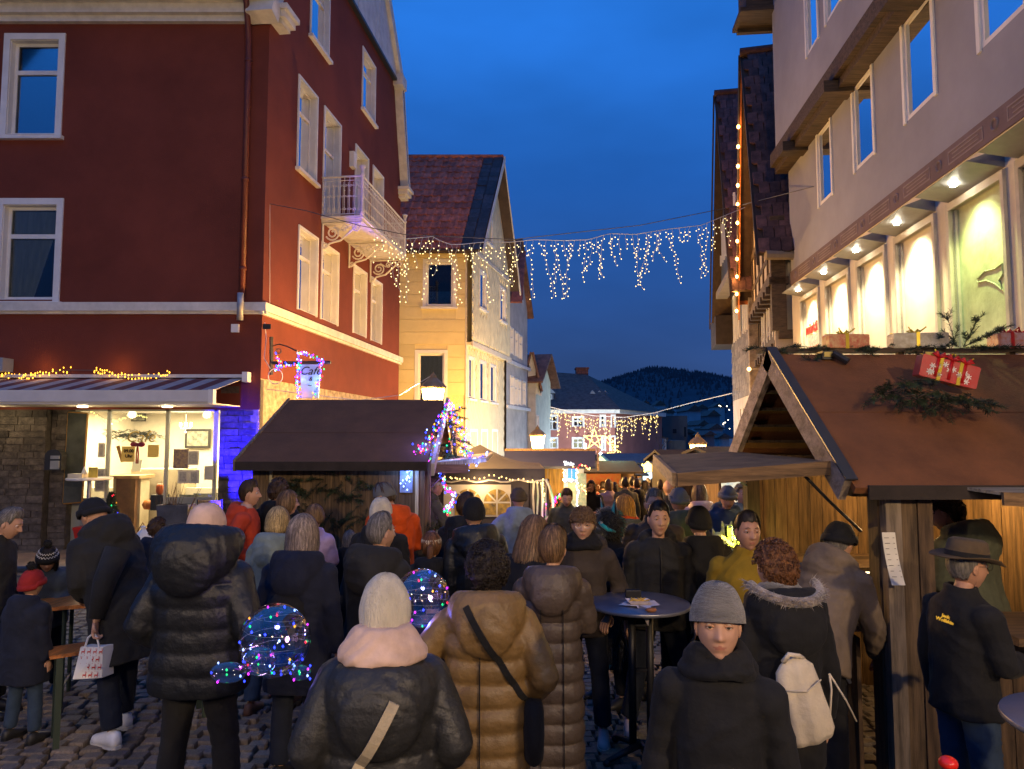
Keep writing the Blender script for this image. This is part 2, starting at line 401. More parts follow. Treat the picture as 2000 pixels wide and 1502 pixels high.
# wooded hill far behind
mat('hill_wood',(.085,.080,.090),1,.1,.05,0,spec=0)
prof = [(-900,18),(-300,30),(0,45),(98,65),(140,76),(169,84),(190,82),(228,71),(261,59),(285,50),(340,40),(600,28),(1200,20)]
def hz(x,y):
    h = np.interp(x,[p[0] for p in prof],[p[1] for p in prof]); e = 1 - min(1,abs(y - 900)/520) ** 1.6
    return -9.6 + (h + 9.6)*max(0,e) + 2*math.sin(x*.05)*math.cos(y*.03)*min(1,max(0,e)*5)
b = MB(); HX = [-900 + 30*k for k in range(70)]; HY = [420 + 40*k for k in range(25)]
b.loft([[(x,y_,hz(x,y_)) for x in HX] for y_ in HY],0,False,False); b.build('wooded_hill',MATS['hill_wood'],smooth=True,kind='structure')
b = MB()
for k in range(5200):
    x = random.uniform(20,420); y_ = 905 - random.random() ** 1.4*420; h = random.uniform(3,6); r = h*.3; z = hz(x,y_) - 1.5; q = random.random()*3
    b.add([(x + r*math.cos(q + a),y_ + r*math.sin(q + a),z) for a in (0,2.1,4.2)] + [(x,y_,z + h)],[(0,1,3),(1,2,3),(2,0,3)])
b.build('hill_forest',MATS['hill_wood'],kind='stuff')['kind'] = 'stuff'
# ================================================================== RED CAFE HOUSE
mat('red_plaster',(.165,.040,.024),.85,.11,.7,.25,bscale=60,spec=.25)
mat('white_trim',(.66,.63,.56),.6,.10,4,.1)
mat('pier_stone',(.115,.095,.078),.85,.3,7,.8,bscale=18,rnd=.3)
mat('plinth_stone',(.40,.32,.22),.85,.28,8,.8,bscale=22)
mat('mortar',(.10,.085,.07),.9,.2,8,.3)
mat('slate_white',(.62,.62,.60),.6,.1,4,.1)
mat('red_pipe',(.12,.03,.02),.5,.1,4,.05)
O = Vector((-4.64,13,0))
FF = fr(O,(-1,0,0),(0,-1,0)); FS = fr(O,(.115,.993,0),(.993,-.115,0))
red = thing('red_house','dark red plastered corner house with white window surrounds, a striped awning and a white balcony','building',O)
GW = .62
zb = 4.44
fh = []
for (u0,u1,vt,vb) in ((22,108,78,262),(8,104,400,585)):
    a1,c1 = hit(u0,vt,FF); a0,c0 = hit(u1,vb,FF); fh.append((a0,a1,c0,c1))
glass_hole = (hit(425,800,FF)[0],hit(122,800,FF)[0],.1,2.62)
b = MB()
wall_holes(b,FF,0,9.5,3.2,10.25,fh,.3)
wall_holes(b,FF,0,9.5,2.62,3.2,[],.3)
def W4(u0,u1,vt,vb,cb=None,ct=None):
    a0,ct0 = hit(u0,vt,FS); a1,_ = hit(u1,vt,FS); _,cb0 = hit(u0,vb,FS)
    return (a0 + .04,a1 - .1,cb if cb else cb0 + .05,ct if ct else ct0 - .1)
r2 = [W4(583,623,140,333)]; CT,CB = r2[0][3],r2[0][2]
r2 += [W4(633,668,203,400,CB - .75,CT),W4(694,721,275,420,CB - .75,CT),W4(728,750,317,430,CB,CT)]
r1 = [W4(583,623,434,608)]; CT1,CB1 = r1[0][3],4.78
r1 = [(r1[0][0],r1[0][1],CB1,CT1)] + [(r2[i][0],r2[i][1],CB1,CT1) for i in (1,2,3)]
r3 = [W4(607,646,-40,62),W4(708,735,86,215)]
r3[0] = (r3[0][0],r3[0][1],r3[1][2],r3[1][3])
SL = 9.27
wall_holes(b,FS,0,SL,3.2,9.9,r2 + r1,.3)
wall_holes(b,FS,1.2,8.3,9.9,13.3,r3,.3)
b.prism([(0,9.9),(1.2,9.9),(1.2,13.3)],-.3,0,FS)
b.prism([(8.3,9.9),(SL,9.9),(8.3,13.3)],-.3,0,FS)
b.box(0,SL,-.35,-.302,3.2,9.9,FS)
for x0_,x1_ in ((0,9.5),):b.box(x0_,x1_,-5,-4.7,2.8,9.9,FF)
b.build('wall',MATS['red_plaster'],red)
# back wall of the room behind to stop sky seen through glass
MB().add([(1.2,-.12,13.3),(8.3,-.12,13.3),(6.2,-.12,16),(3.2,-.12,16)],[(0,1,2,3)],0,FS).build('gable_wall',MATS['slate_white'],red)
for i in range(27):
    a = 1.4 + i*.255
    zt_ = 13.3 + min(a - 1.2,8.3 - a)*1.1
    MB().box(a,a + .235,-.02,.09 + random.uniform(0,.02),13.22 + random.uniform(-.02,.02),zt_ + .3,FS).build('slate_panel',MATS['slate_white'],red)
b = MB()
b.box(1.2,8.4,.0,.13,13.12,13.2,FS)
b.build('dark_flashing',MATS['dark_metal'],red)
# verge along the steep slope, eave returns, gutter corner
b = MB()
for (p,q) in (((SL + .12,9.95),(8.42,13.3)),((8.42,13.3),(5.0,17.2)),((-.1,9.95),(1.1,13.3)),((1.1,13.3),(4.8,17.2))):
    dx,dz = q[0] - p[0],q[1] - p[1]; l_ = math.hypot(dx,dz); nx,nz_ = (dz/l_,-dx/l_) if p[0] > 4 else (-dz/l_,dx/l_)
    b.prism([(p[0],p[1]),(q[0],q[1]),(q[0] + nx*.3,q[1] + nz_*.3),(p[0] + nx*.3,p[1] + nz_*.3)],-.3,.22,FS)
for a in (SL - .35,-.05):
    k = .36 if a < 1 else 0; b.box(a + .1,a + .48,-.1,.22,9.68 + k,9.78 + k,FS); b.box(a + .04,a + .54,-.1,.30,9.78 + k,9.92 + k,FS); b.box(a,a + .6,-.1,.36,9.92 + k,10.02 + k,FS)
b.box(8.25,8.75,-.1,.3,13.0,13.35,FS)
b.build('verge_board',MATS['white_trim'],red)
MB().box(SL + .42,SL + .5,-6,.24,9.95,10.0,FS).slab((SL + .3,-6,9.95),(SL + .3,.22,9.95),(8.6,.22,13.4),(8.6,-6,13.4),.08,0,FS).slab((8.6,-6,13.4),(8.6,.2,13.4),(4.8,.2,17.4),(4.8,-6,17.4),.08,0,FS).build('roof',mat('dark_roof',(.06,.04,.035),.8,.3,5,.4),red)
b = MB()
for (z0,z1,d_) in ((10.0,10.12,.10),(10.12,10.3,.2),(10.3,10.38,.38),(10.38,10.55,.46)):b.box(-.02 - (0 if d_ < .3 else .12),9.5,.0,d_,z0,z1,FF)
b.build('cornice',MATS['white_trim'],red)
MB().tube([(.02 - .2,13 - .62,10.28)] and [FF @ Vector((a,.56,10.6)) for a in (-.25,9.5)],.11,10).build('gutter',mat('grey_zinc',(.36,.37,.38),.45,.15,5,.1,metal=.3),red)
b = MB(); b.box(-.1,9.5,0,.11,zb,zb + .16,FF); b.box(-.1,SL + .1,0,.11,zb,zb + .16,FS); b.box(-.1,SL + .1,0,.06,zb - .06,zb - .002,FS); b.box(-.1,9.5,0,.06,zb - .05,zb - .002,FF)
b.build('string_course',MATS['white_trim'],red)
b = MB(); a_,_ = hit(483,400,FF)
b.tube([FF @ Vector(p) for p in ((a_,.5,10.55),(a_,.3,10.2),(a_ + .02,.09,9.6),(a_ + .02,.08,9.0),(a_ + .02,.08,zb + .3))],.055,10)
for z_ in (9.2,6.9,5.2):b.lathe([(.062,z_),(.07,z_ + .01),(.07,z_ + .05),(.062,z_ + .06)],10,(FF @ Vector((a_ + .02,.08,0)))[:])
b.build('downpipe',MATS['red_pipe'],red,True)
MB().tube([FF @ Vector((a_ + .02,.15,z)) for z in (zb - .18,zb + .32)],.06,10).build('downpipe_foot',MATS['grey_zinc'],red,True)
MB().box(a_ + .08,a_ + .22,0,.05,4.05,4.2,FF).build('wall_box',MATS['white_paint'],red)
for h,cu in zip(fh,('none','drape')):win(red,FF,h,.12,.12,.07,.32,curtain=None if cu == 'none' else 'drape')
for i,h in enumerate(r2):win(red,FS,h,.14,.05,.05,.3,curtain='net',sill=i in (0,3))
for h in r1:win(red,FS,h,.14,.05,.05,.3,curtain='net',sill=False)
for h in r3:win(red,FS,h,.09,.05,.05,.28,curtain='net')
# stone ground floor on the street side, brick piers
b = MB(); b.box(0,SL,-.3,-.02,-1,3.2,FS); b.build('stone_base',MATS['plinth_stone'],red)
piers = [(hit(86,900,FF)[0],hit(-60,900,FF)[0],2.75,.0),(hit(124,900,FF)[0],hit(88,900,FF)[0],2.68,-.12),(0.0,hit(426,900,FF)[0],3.18,.0)]
for k,(a0,a1,zt_,off) in enumerate(piers):
    pr = MB().box(a0,a1,-.45,-.03 + off,0,zt_,FF).build('stone_pier',MATS['mortar'],red)
    z = .04; r_ = 0
    while z < zt_ - .05:
        h_ = random.choice((.095,.12,.12,.14)); x = a0 + .004
        while x < a1 - .03:
            wd = min(random.uniform(.2,.42),a1 - x - .004)
            if a1 - x - wd < .08:wd = a1 - x - .004
            d_ = random.uniform(0,.022)
            MB().box(x,x + wd - .012,-.1 + off,d_ + off - .02,z,min(zt_,z + h_ - .012),FF).build('stone_block',MATS['pier_stone'],pr)
            x += wd
        z += h_; r_ += 1
# ---- cafe room behind the glass
mat('cafe_wall',(.72,.66,.52),.8,.06,2,.05); mat('cafe_floor',(.42,.30,.18),.5,.2,3,.1)
ga0,ga1 = glass_hole[0],glass_hole[1]; YB = 16.6
b = MB(); xL,xR = O.x - ga1 - .6,O.x - ga0 + .05
b.box(xL,xR,YB,YB + .1,.05,2.8); b.box(xL - .1,xL,13.3,YB,.05,2.8); b.box(xR,xR + .1,13.3,YB,.05,2.8)
b.box(xL,-5.6,14.9,15.0,.06,1.05)
b.build('cafe_room_wall',MATS['cafe_wall'],red)
MB().box(xL,xR,13.2,YB,.0,.08).build('cafe_floor',MATS['cafe_floor'],red)
MB().box(xL,xR,13.02,YB,2.66,2.74).build('cafe_ceiling',MATS['white_paint'],red)
arealight('cafe_ceiling_light',(-7.0,14.8,2.6),(-7.0,14.8,0),250,(1,.80,.50),2.6,1.8,red)
yg = 13.32
def gx(u,y=yg):return px(u,800,y).x
b = MB()
for u in (128,215,329,423):b.box(gx(u) - .03,gx(u) + .03,yg - .03,yg + .03,.08,2.66)
b.box(gx(122),gx(426),yg - .03,yg + .03,2.6,2.66); b.build('glass_frame',mat('pale_alu',(.5,.5,.42),.4,.05,2,0),red)
for u0,u1 in ((128,215),(215,329),(329,423)):MB().box(gx(u0) + .03,gx(u1) - .03,yg - .006,yg + .006,.08,2.6).build('glass_panel',MATS['clear_glass'],red)
mat('grey_panel',(.20,.22,.20),.5,.1,3,0); mat('glass_frost',(.32,.34,.30),.4,.05,3,0)
for a_,c_,z_ in ((gx(129) + .03,gx(215) - .03,.98),(gx(332),gx(423) - .03,1.0)):MB().box(a_,c_,yg - .02,yg - .008,.08,z_).build('frosted_film',MATS['glass_frost'],red)
#, gx(423) - .03, yg - .02, yg - .008, .08, 1.0).build('frosted_film', MATS['glass_frost'], red)
# ================================================================== CAFE: awning, sign, things in and before the window
mat('awning_red',(.17,.05,.045),.85,.12,10,.1); mat('awning_pale',(.46,.41,.37),.85,.12,10,.1); mat('awning_white',(.62,.60,.58),.5,.05,3,.03)
aw = thing('striped_awning','red and grey striped awning reaching out over the café window','awning',(-7,12.5,2.9))
AY0,AY1,AZ0,AZ1 = 12.98,11.5,3.2,2.86; XR0,XR1 = -4.93,-4.93; n = 29; sw = .215
for i in range(n):
    x1 = XR0 - i*sw; x0 = x1 - sw
    if i == 0:x1 = XR0
    MB().slab((x0,AY1,AZ1),(x1,AY1,AZ1),(x1,AY0,AZ0),(x0,AY0,AZ0),.012).build('stripe',MATS['awning_red' if i % 2 else 'awning_pale'],aw)
b = MB(); b.box(XR0 - n*sw,XR1 + .02,AY1 - .09,AY1,AZ1 - .17,AZ1 + .02); b.box(XR0 - n*sw,XR1 + .03,AY1 - .06,AY1 - .01,AZ1 - .21,AZ1 - .172); b.build('front_bar',MATS['awning_white'],aw)
MB().box(XR1 + .02,XR1 + .1,AY1 - .1,AY1 + .02,AZ1 - .2,AZ1 + .03).build('end_cap',MATS['white_paint'],aw); MB().box(XR1 + .02,XR1 + .12,12.8,12.99,AZ0 - .08,AZ0 + .1).build('end_cap',MATS['white_paint'],aw)
MB().box(XR0 - n*sw,XR1 + .02,12.86,12.99,AZ0 + .0,AZ0 + .06).build('cassette',MATS['awning_white'],aw)
b = MB(); bl = MB(); pts = []
x = -11.0
while x < -6.2:
    if -8.0 < x < -7.6:x = -7.6
    z = 3.28 + .07*math.sin(x*3) + (.0 if x > -9 else (-9 - x)*-.0); y_ = 12.8 - .1*math.sin(x*5); pts.append((x,y_,z))
    for k in range(random.choice((1,2,2))):bl.oct((x,y_ - .02,z + random.uniform(-.05,.05)),.013)
    x += .05
s_ = thing('awning_light_string','warm amber fairy lights lying along the top of the striped awning','fairy lights',(-8,12.8,3.28))
b.tube(pts,.006,4); b.build('cable',MATS['cable'],s_); bl.build('bulb',glow('amber_tiny',(1,.45,.03),4),s_,kind='stuff')
for x in (-9.6,-8.6,-7.2):point('string_glow',(x,12.75,3.4),1.6,(1,.5,.1),.1,s_)
MB().box(-9.75,-9.2,12.7,12.98,3.3,3.55).build('junction_box',mat('grey_box',(.3,.32,.35),.5,.1,3,0),red)
# letterbox
lb = thing('letterbox','dark grey rounded letterbox fixed to the stone pier beside the café glass','letterbox',px(108,900,12.8))
p = px(108,918,12.8); b = MB(); prof = [(-.15,0),(.15,0),(.15,.27),(.11,.34),(.04,.37),(-.04,.37),(-.11,.34),(-.15,.27)]
Mx = Matrix.Translation((p.x,12.72,p.z)); b.prism(prof,0,.16,Mx); b.build('box',MATS['dark_metal'],lb)
MB().box(-.04,.12,-.012,0,.2,.26,Mx).box(-.04,.12,-.012,0,.02,.17,Mx).build('flap',MATS['grey_box'],lb)
# leaning chalkboard
mat('chalk',(.06,.065,.055),.7,.25,3,.05); mat('pine_frame',(.42,.22,.05),.6,.2,4,.1)
cb_ = thing('chalkboard','tall narrow chalkboard in a light wooden frame hanging inside the glass','chalkboard',px(147,980,13.1))
q = [px(134,806,13.12),px(171,808,13.12),px(160,980,13.02),px(124,983,13.02)]
MB().slab(q[0],q[1],q[2],q[3],.02).build('slate',MATS['chalk'],cb_)
b = MB()
for i in range(4):b.tube([q[i],q[(i + 1) % 4]],.022,4)
b.build('frame',MATS['pine_frame'],cb_)
# high table with box
t_ = thing('cafe_high_table','white round bistro table standing before the café glass with a basket on top','table',(px(175,935,12.6).x,12.6,.06))
p = px(175,935,12.6)
MB().lathe([(.0,p.z - .02),(.36,p.z - .02),(.37,p.z),(.36,p.z + .02),(0,p.z + .02)],24,(p.x,12.6,0),cap=False).build('table_top',MATS['white_paint'],t_,True)
MB().tube([(p.x,12.6,.08),(p.x,12.6,p.z - .02)],.035,10).build('pole',MATS['steel'],t_)
MB().lathe([(.25,.06),(.25,.08),(.05,.12)],16,(p.x,12.6,0)).build('foot',MATS['dark_metal'],t_)
bs = thing('cake_basket','small pale box and figurine lying on the round café table','basket',(p.x - .15,12.6,p.z + .02))
MB().box(p.x - .33,p.x - .08,12.5,12.7,p.z + .02,p.z + .09).build('box',MATS['cream_paint'],bs)
MB().lathe([(.05,p.z + .09),(.035,p.z + .13),(.012,p.z + .2),(.0,p.z + .22)],10,(p.x - .1,12.6,0)).build('figurine',MATS['white_paint'],bs,True)
cd_ = thing('yellow_menu_card','yellow card standing upright on the round café table','card',(p.x + .07,12.6,p.z + .02))
MB().box(p.x - .02,p.x + .14,12.59,12.6,p.z + .02,p.z + .2).build('card',mat('yellow_card',(.65,.50,.08),.6,.15,6,0),cd_)
# red bin
p = px(167,1040,12.9); b = MB(); rb = thing('red_bin','red plastic bin with a black lid edge behind the table foot','bin',(p.x,12.95,.06))
b.loft([[(p.x + sx_*a,12.95 + sy_*a*.7,z) for sx_,sy_ in ((-1,-1),(1,-1),(1,1),(-1,1))] for a,z in ((.12,.07),(.18,.45),(.19,.45),(.19,.5))]); b.build('bin_body',mat('red_plastic',(.55,.03,.02),.35,.1,4,0),rb)
# conifer in a planter with coloured lights
def lit_conifer(name,label,loc,h,r,nb,bulbs,cols,br=.02,M_='needle',seed=3,base=True,nl=.05):
    t = thing(name,label,'christmas tree',loc); rr = random.Random(seed); mb = MB(); bl = [MB() for _ in cols]; x,y,z = loc
    st = random.getstate(); random.seed(seed)
    mb.tube([(x,y,z),(x,y,z + h)],[.03*h,.006],6,1)
    for i in range(nb):
        f = (i/nb) ** .8; zz = z + h*.06 + h*.94*f*.97; a = i*2.4 + rr.random(); l = r*(1 - f)*rr.uniform(.8,1.1) + .02
        fir_branch(mb,(x,y,zz),(math.cos(a),math.sin(a),.25),l,nl,int(26 + 60*l),.25,1,.004)
    random.setstate(st)
    for i in range(bulbs):
        f = rr.random() ** 1.3; a = rr.random()*6.28; l = r*(1 - f)*rr.uniform(.75,1.0) + .02
        bl[rr.randrange(len(cols))].oct((x + l*math.cos(a),y + l*math.sin(a),z + h*.06 + h*.9*f),br)
    mb.build('foliage',[MATS[M_],MATS['twig']],t,kind='stuff')
    for b_,c in zip(bl,cols):
        if b_.v:b_.build('light',c,t,kind='stuff')
    return t
p = px(215,1042,11.6)
lit_conifer('small_christmas_tree','small dark conifer with coloured lights standing in the black planter',(p.x,11.6,p.z),.68,.2,60,22,[G_COL[0],G_COL[3],G_COL[1],G_COL[2]],.012)
point('tree_glow',(p.x,11.3,p.z + .2),1.0,(.3,.2,1),.1)
b = MB(); pl = thing('black_planter','square black tapered planter holding the small lit conifer','planter',(p.x,11.6,.0))
b.loft([[(p.x + sx_*a,11.6 + sy_*a,z) for sx_,sy_ in ((-1,-1),(1,-1),(1,1),(-1,1))] for a,z in ((.16,-.1),(.22,p.z),(.19,p.z),(.19,p.z - .04))]); b.build('pot',MATS['black_plastic'],pl)
# planter with bare twigs
p = px(345,985,11.9); pl = thing('grey_planter','tall grey planter with bare twigs in front of the blue lit pier','planter',(p.x,11.9,.06))
MB().loft([[(p.x + sx_*a,11.9 + sy_*a*.6,z) for sx_,sy_ in ((-1,-1),(1,-1),(1,1),(-1,1))] for a,z in ((.2,.06),(.26,p.z),(.23,p.z),(.23,p.z - .04))]).build('pot',mat('slate_grey',(.07,.075,.085),.6,.2,5,.1),pl)
b = MB()
for i in range(26):
    a = random.uniform(-.2,.2); bx = p.x + a; top = (bx + random.uniform(-.12,.2) + a*.4,11.9 + random.uniform(-.15,.1),p.z + random.uniform(.15,.42)); z0 = p.z - .6
    b.tube([(bx,11.78,z0 + random.uniform(0,.4)),((bx + top[0])/2 + .01,11.75,(z0 + top[2])/2 + .1),top],[.006,.005,.002],4)
b.build('twig',MATS['twig'],pl,kind='stuff')
# garden lantern
p = px(278,1090,9.5); la = thing('white_lantern','white metal lantern with a glowing candle near the sitting guests','lantern',(p.x,9.5,p.z))
b = MB(); s_ = .085
for sx_ in (-1,1):
    for sy_ in (-1,1):b.tube([(p.x + sx_*s_,9.5 + sy_*s_,p.z - .1),(p.x + sx_*s_,9.5 + sy_*s_,p.z + .24)],.01,4)
b.box(p.x - .1,p.x + .1,9.4,9.6,p.z - .12,p.z - .1); b.lathe([(.14,p.z + .24),(.12,p.z + .26),(.08,p.z + .33),(.03,p.z + .38),(.0,p.z + .39)],4,(p.x,9.5,0)); b.lathe([(.03,p.z + .38),(.035,p.z + .41),(0,p.z + .43)],8,(p.x,9.5,0))
b.build('frame',MATS['white_paint'],la); MB().lathe([(.04,p.z - .1),(.04,p.z + .05),(0,p.z + .05)],12,(p.x,9.5,0)).build('candle',glow('candle',(1,.6,.12),3),la)
MB().box(p.x - .08,p.x + .08,9.41,9.415,p.z - .1,p.z + .24).build('pane',MATS['clear_glass'],la); point('candle_light',(p.x,9.5,p.z + .1),2.5,(1,.6,.2),.03,la)
MB().box(p.x - .2,p.x + .2,9.3,9.7,p.z - .16,p.z - .12).tube([(p.x,9.5,0),(p.x,9.5,p.z - .16)],.03,8).build('stand',MATS['dark_metal'],la)
# --- inside the room
mat('picture_dark',(.10,.12,.10),.5,.6,14,0,col2=(.45,.42,.30)); mat('poster_purple',(.12,.08,.14),.5,.5,22,0,col2=(.40,.30,.16)); mat('paper',(.66,.62,.52),.7,.05,5,0); mat('paper_print',(.25,.24,.25),.6,.4,25,0,col2=(.5,.48,.42)); mat('black_frame',(.03,.025,.02),.5,0,4,0)
def picture(u0,v0,u1,v1,Y,label,m,frame=None,cat='picture',name='framed_picture',border=.04):
    a = px(u0,v0,Y); c = px(u1,v1,Y); t = thing(name,label,cat,((a.x + c.x)/2,Y,c.z))
    if frame:MB().box(a.x,c.x,Y - .03,Y,c.z,a.z).build('frame',frame,t)
    f = border if frame else 0
    MB().box(a.x + f,c.x - f,Y - .036,Y - (.03 if frame else .0),c.z + f,a.z - f).build('print',m,t)
    return t
t = picture(363,838,411,875,16.5,'framed street picture on the café back wall',MATS['picture_dark'],MATS['black_frame'],border=.05)
picture(341,877,368,915,13.28,'dark purple event poster taped inside the right glass panel',MATS['poster_purple'],cat='poster',name='poster')
picture(369,881,388,908,13.28,'grey poster with a small figure right of the purple poster',MATS['paper_print'],MATS['paper'],'poster','poster',.02)
picture(349,918,369,944,13.28,'white sheet with a dark photo low in the right glass panel, left one',MATS['paper_print'],MATS['paper'],'notice','notice',.035)
picture(371,918,389,944,13.28,'white sheet with a dark photo low in the right glass panel, right one',MATS['paper_print'],MATS['paper'],'notice','notice',.035)
picture(401,910,418,937,13.28,'plain white notice at the right edge of the café glass',MATS['paper'],cat='notice',name='notice')
picture(194,865,205,893,13.28,'small white notice with a grey photo left of the glass post',MATS['paper_print'],MATS['paper'],'notice','notice',.025)
picture(188,915,206,960,13.28,'tall white notice below the smaller one left of the glass post',MATS['paper_print'],MATS['paper'],'notice','notice',.03)
picture(248,808,285,823,16.5,'dark picture high on the café back wall behind the fairy lights',MATS['picture_dark'],MATS['black_frame'],border=.02)
mat('yellow_paper',(.70,.50,.14),.7,.06,5,0); mat('ink',(.03,.02,.015),.8,0,1,0)
t = picture(240,872,263,902,13.28,'yellow paper sign with opening time reading 09.00 Uhr',MATS['yellow_paper'],cat='sign',name='opening_sign')
c = px(251.5,881,13.23); text_obj('09.00',.085,MATS['ink'],t,face_M(c,(1,0,0),(0,0,1)),bold=.002); c = px(251.5,891,13.23); text_obj('Uhr',.085,MATS['ink'],t,face_M(c,(1,0,0),(0,0,1)),bold=.002)
t = picture(291,869,310,893,13.28,'yellow paper notice right of the red bow',MATS['yellow_paper'],cat='notice',name='yellow_notice')
MB().slab(px(228,872,13.3),px(234,870,13.3),px(242,902,13.3),px(237,903,13.3),.02).build('leg',MATS['pine_frame'],tag(obj('wooden_easel',None,None,Matrix.Translation(px(236,900,13.3))),'thin wooden strip leaning beside the opening time sign','easel'))
# garland with the word Cafe and red bow
ga = thing('fir_garland','fir garland with gold lettering Cafe and a red bow hanging inside the glass','garland',px(262,850,13.5))
b = MB(); a0 = px(212,848,13.5); a1 = px(308,850,13.5)
for i in range(110):
    t_ = i/109; p = a0.lerp(a1,t_) + Vector((0,0,random.uniform(-.05,.06))); fir_branch(b,p,(random.choice((-1,1)),random.uniform(-.4,.4),random.uniform(-.5,.5)),random.uniform(.1,.2),.045,18,.1,0,.003)
b.build('needles',[mat('garland_green',(.05,.075,.03),.8,.3,5,0),MATS['twig']],ga,kind='stuff')
text_obj('Cafe',.30,mat('gold',(.60,.40,.08),.35,.1,5,0,metal=.6),ga,face_M(px(274,854,13.36),(1,0,0),(0,0,1)),shear=.3)
mat('red_ribbon',(.45,.01,.015),.35,.15,6,0); p = px(270,868,13.4); b = MB()
for sx_ in (-1,1):b.ball((p.x + sx_*.07,13.38,p.z),(.07,.03,.05)); b.tube([(p.x,13.38,p.z),(p.x + sx_*.02,13.38,p.z - .18),(p.x + sx_*.015,13.38,p.z - .36)],.015,4)
b.ball((p.x,13.37,p.z),.03); b.build('bow',MATS['red_ribbon'],ga,True)
# counter
mat('counter_wood',(.45,.27,.12),.5,.2,4,.1)
c0 = px(214,928,14.2); c1 = px(283,928,14.2); c2 = px(320,905,15.2)
co = thing('cafe_counter','café counter with a wooden top and pale front seen through the glass','counter',(c0.x,14.5,.08))
MB().box(c0.x,c1.x,14.0,14.6,c0.z - .06,c0.z).build('top',MATS['counter_wood'],co); MB().box(c1.x - .55,c1.x + .5,14.7,15.4,.08,c2.z - .1).build('front',mat('counter_front',(.50,.42,.28),.7,.12,3,.05),co)
MB().box(c0.x + .22,c0.x + .6,14.05,14.5,.3,c0.z - .06).build('shelf',mat('dark_oak',(.18,.09,.04),.6,.2,4,.1),co)
MB().box(c1.x - .6,c1.x - .05,14.15,14.5,.08,c0.z - .06).build('cabinet',MATS['counter_front'],co)
t = thing('standing_menu','white menu sheet in a black frame standing on the café counter','menu',px(262,922,14.1)); a = px(258,900,14.1); MB().slab(px(262,898,14.1),px(279,898,14.1),px(275,921,14.05),px(258,921,14.05),.02,0).build('sheet',MATS['paper'],t)
for nm,lab,(u,v,Y),f in (('pumpkin','orange pumpkin lying on a crate beside the café counter',(293,985,13.9),0),):
    p = px(u,v,Y); t = thing(nm,lab,'pumpkin',p); b = MB(); k = 16
    b.loft([[(p.x + (r*(1 + .08*math.cos(8*q)))*math.cos(q),Y + (r*(1 + .08*math.cos(8*q)))*math.sin(q),p.z + z) for q in [2*math.pi*j/32 for j in range(32)]] for r,z in ((.03,-.1),(.1,-.09),(.14,-.0),(.1,.08),(.02,.08))]); b.build('fruit',mat('pumpkin_orange',(.55,.18,.02),.5,.15,5,.1),t,True); MB().tube([(p.x,Y,p.z + .08),(p.x + .02,Y,p.z + .14)],.012,5).build('stalk',MATS['twig'],t)
p = px(312,960,13.7); t = thing('orange_lantern','small orange hanging lantern standing on a dark block in the café','lantern',p); MB().lathe([(.04,p.z - .06),(.07,p.z),(.07,p.z + .1),(.04,p.z + .15),(0,p.z + .15)],12,(p.x,13.7,0)).build('shade',mat('orange_glass',(.6,.12,.02),.3,.1,4,0),t,True); MB().box(p.x - .12,p.x + .12,13.6,13.85,p.z - .35,p.z - .06).build('block',MATS['dark_metal'],t)
p = px(304,1010,13.6); t = thing('red_sack','dark red fabric sack on the café floor','sack',p); MB().loft([[(p.x + a*sx_,13.6 + a*.6*sy_,z) for sx_,sy_ in ((-1,-1),(0,-1.2),(1,-1),(1.1,0),(1,1),(0,1.2),(-1,1),(-1.1,0))] for a,z in ((.2,.08),(.22,.2),(.17,.36),(.1,.42))]).build('cloth',mat('wine_cloth',(.18,.02,.03),.9,.15,6,.2),t,True)
p = px(279,1010,13.7); t = thing('wooden_crate','small wooden crate with a handle on the café floor','crate',p); MB().box(p.x - .16,p.x + .13,13.6,13.9,.08,.3).build('box',MATS['dark_oak'],t); MB().tube([(p.x - .1,13.7,.3),(p.x,13.7,.48),(p.x + .1,13.7,.3)],.012,5).build('handle',MATS['dark_oak'],t)
# chairs/table in room right
mat('grey_seat',(.10,.11,.12),.8,.2,6,.1)
for i,(u,v,Y) in enumerate(((377,952,14.6),(404,950,14.9))):
    p = px(u,v,Y); t = thing('cafe_chair',('grey padded café chair behind the right glass panel, the left one','grey padded café chair near the blue pier, the right one')[i],'chair',(p.x,Y,.08),group='grey chairs inside the café'); b = MB()
    b.loft([[(p.x + .26*math.sin(q)*s,Y - .2*math.cos(q)*s,z) for q in [-1.3 + 2.6*j/8 for j in range(9)]] for s,z in ((.85,.5),(1,.72),(1,.95))],0,False,False); b.build('backrest',MATS['grey_seat'],t,True)
    MB().box(p.x - .22,p.x + .22,Y - .05,Y + .35,.46,.52).build('seat',MATS['grey_seat'],t)
    for sx_ in (-1,1):
        for sy_ in (0,.3):MB().tube([(p.x + sx_*.2,Y + sy_,.08),(p.x + sx_*.18,Y + sy_,.46)],.015,5).build('leg',MATS['dark_metal'],t)
p = px(400,990,12.4); t = thing('cane_chair','cane bistro chair outside the café before the blue pier','chair',(p.x,12.4,.06))
z0 = .06; b = MB(); b.box(p.x - .2,p.x + .2,12.2,12.62,.48,.52); b.build('seat',mat('cane',(.50,.34,.14),.7,.3,20,.3),t)
MB().box(p.x - .2,p.x + .2,12.58,12.62,.66,1.0).build('backrest',MATS['cane'],t); b = MB()
for sx_ in (-1,1):
    MB().tube([(p.x + sx_*.2,12.2,z0),(p.x + sx_*.2,12.2,.48)],.018,5).build('leg',MATS['dark_metal'],t); MB().tube([(p.x + sx_*.21,12.64,z0),(p.x + sx_*.21,12.6,1.02)],.018,5).build('leg',MATS['dark_metal'],t)
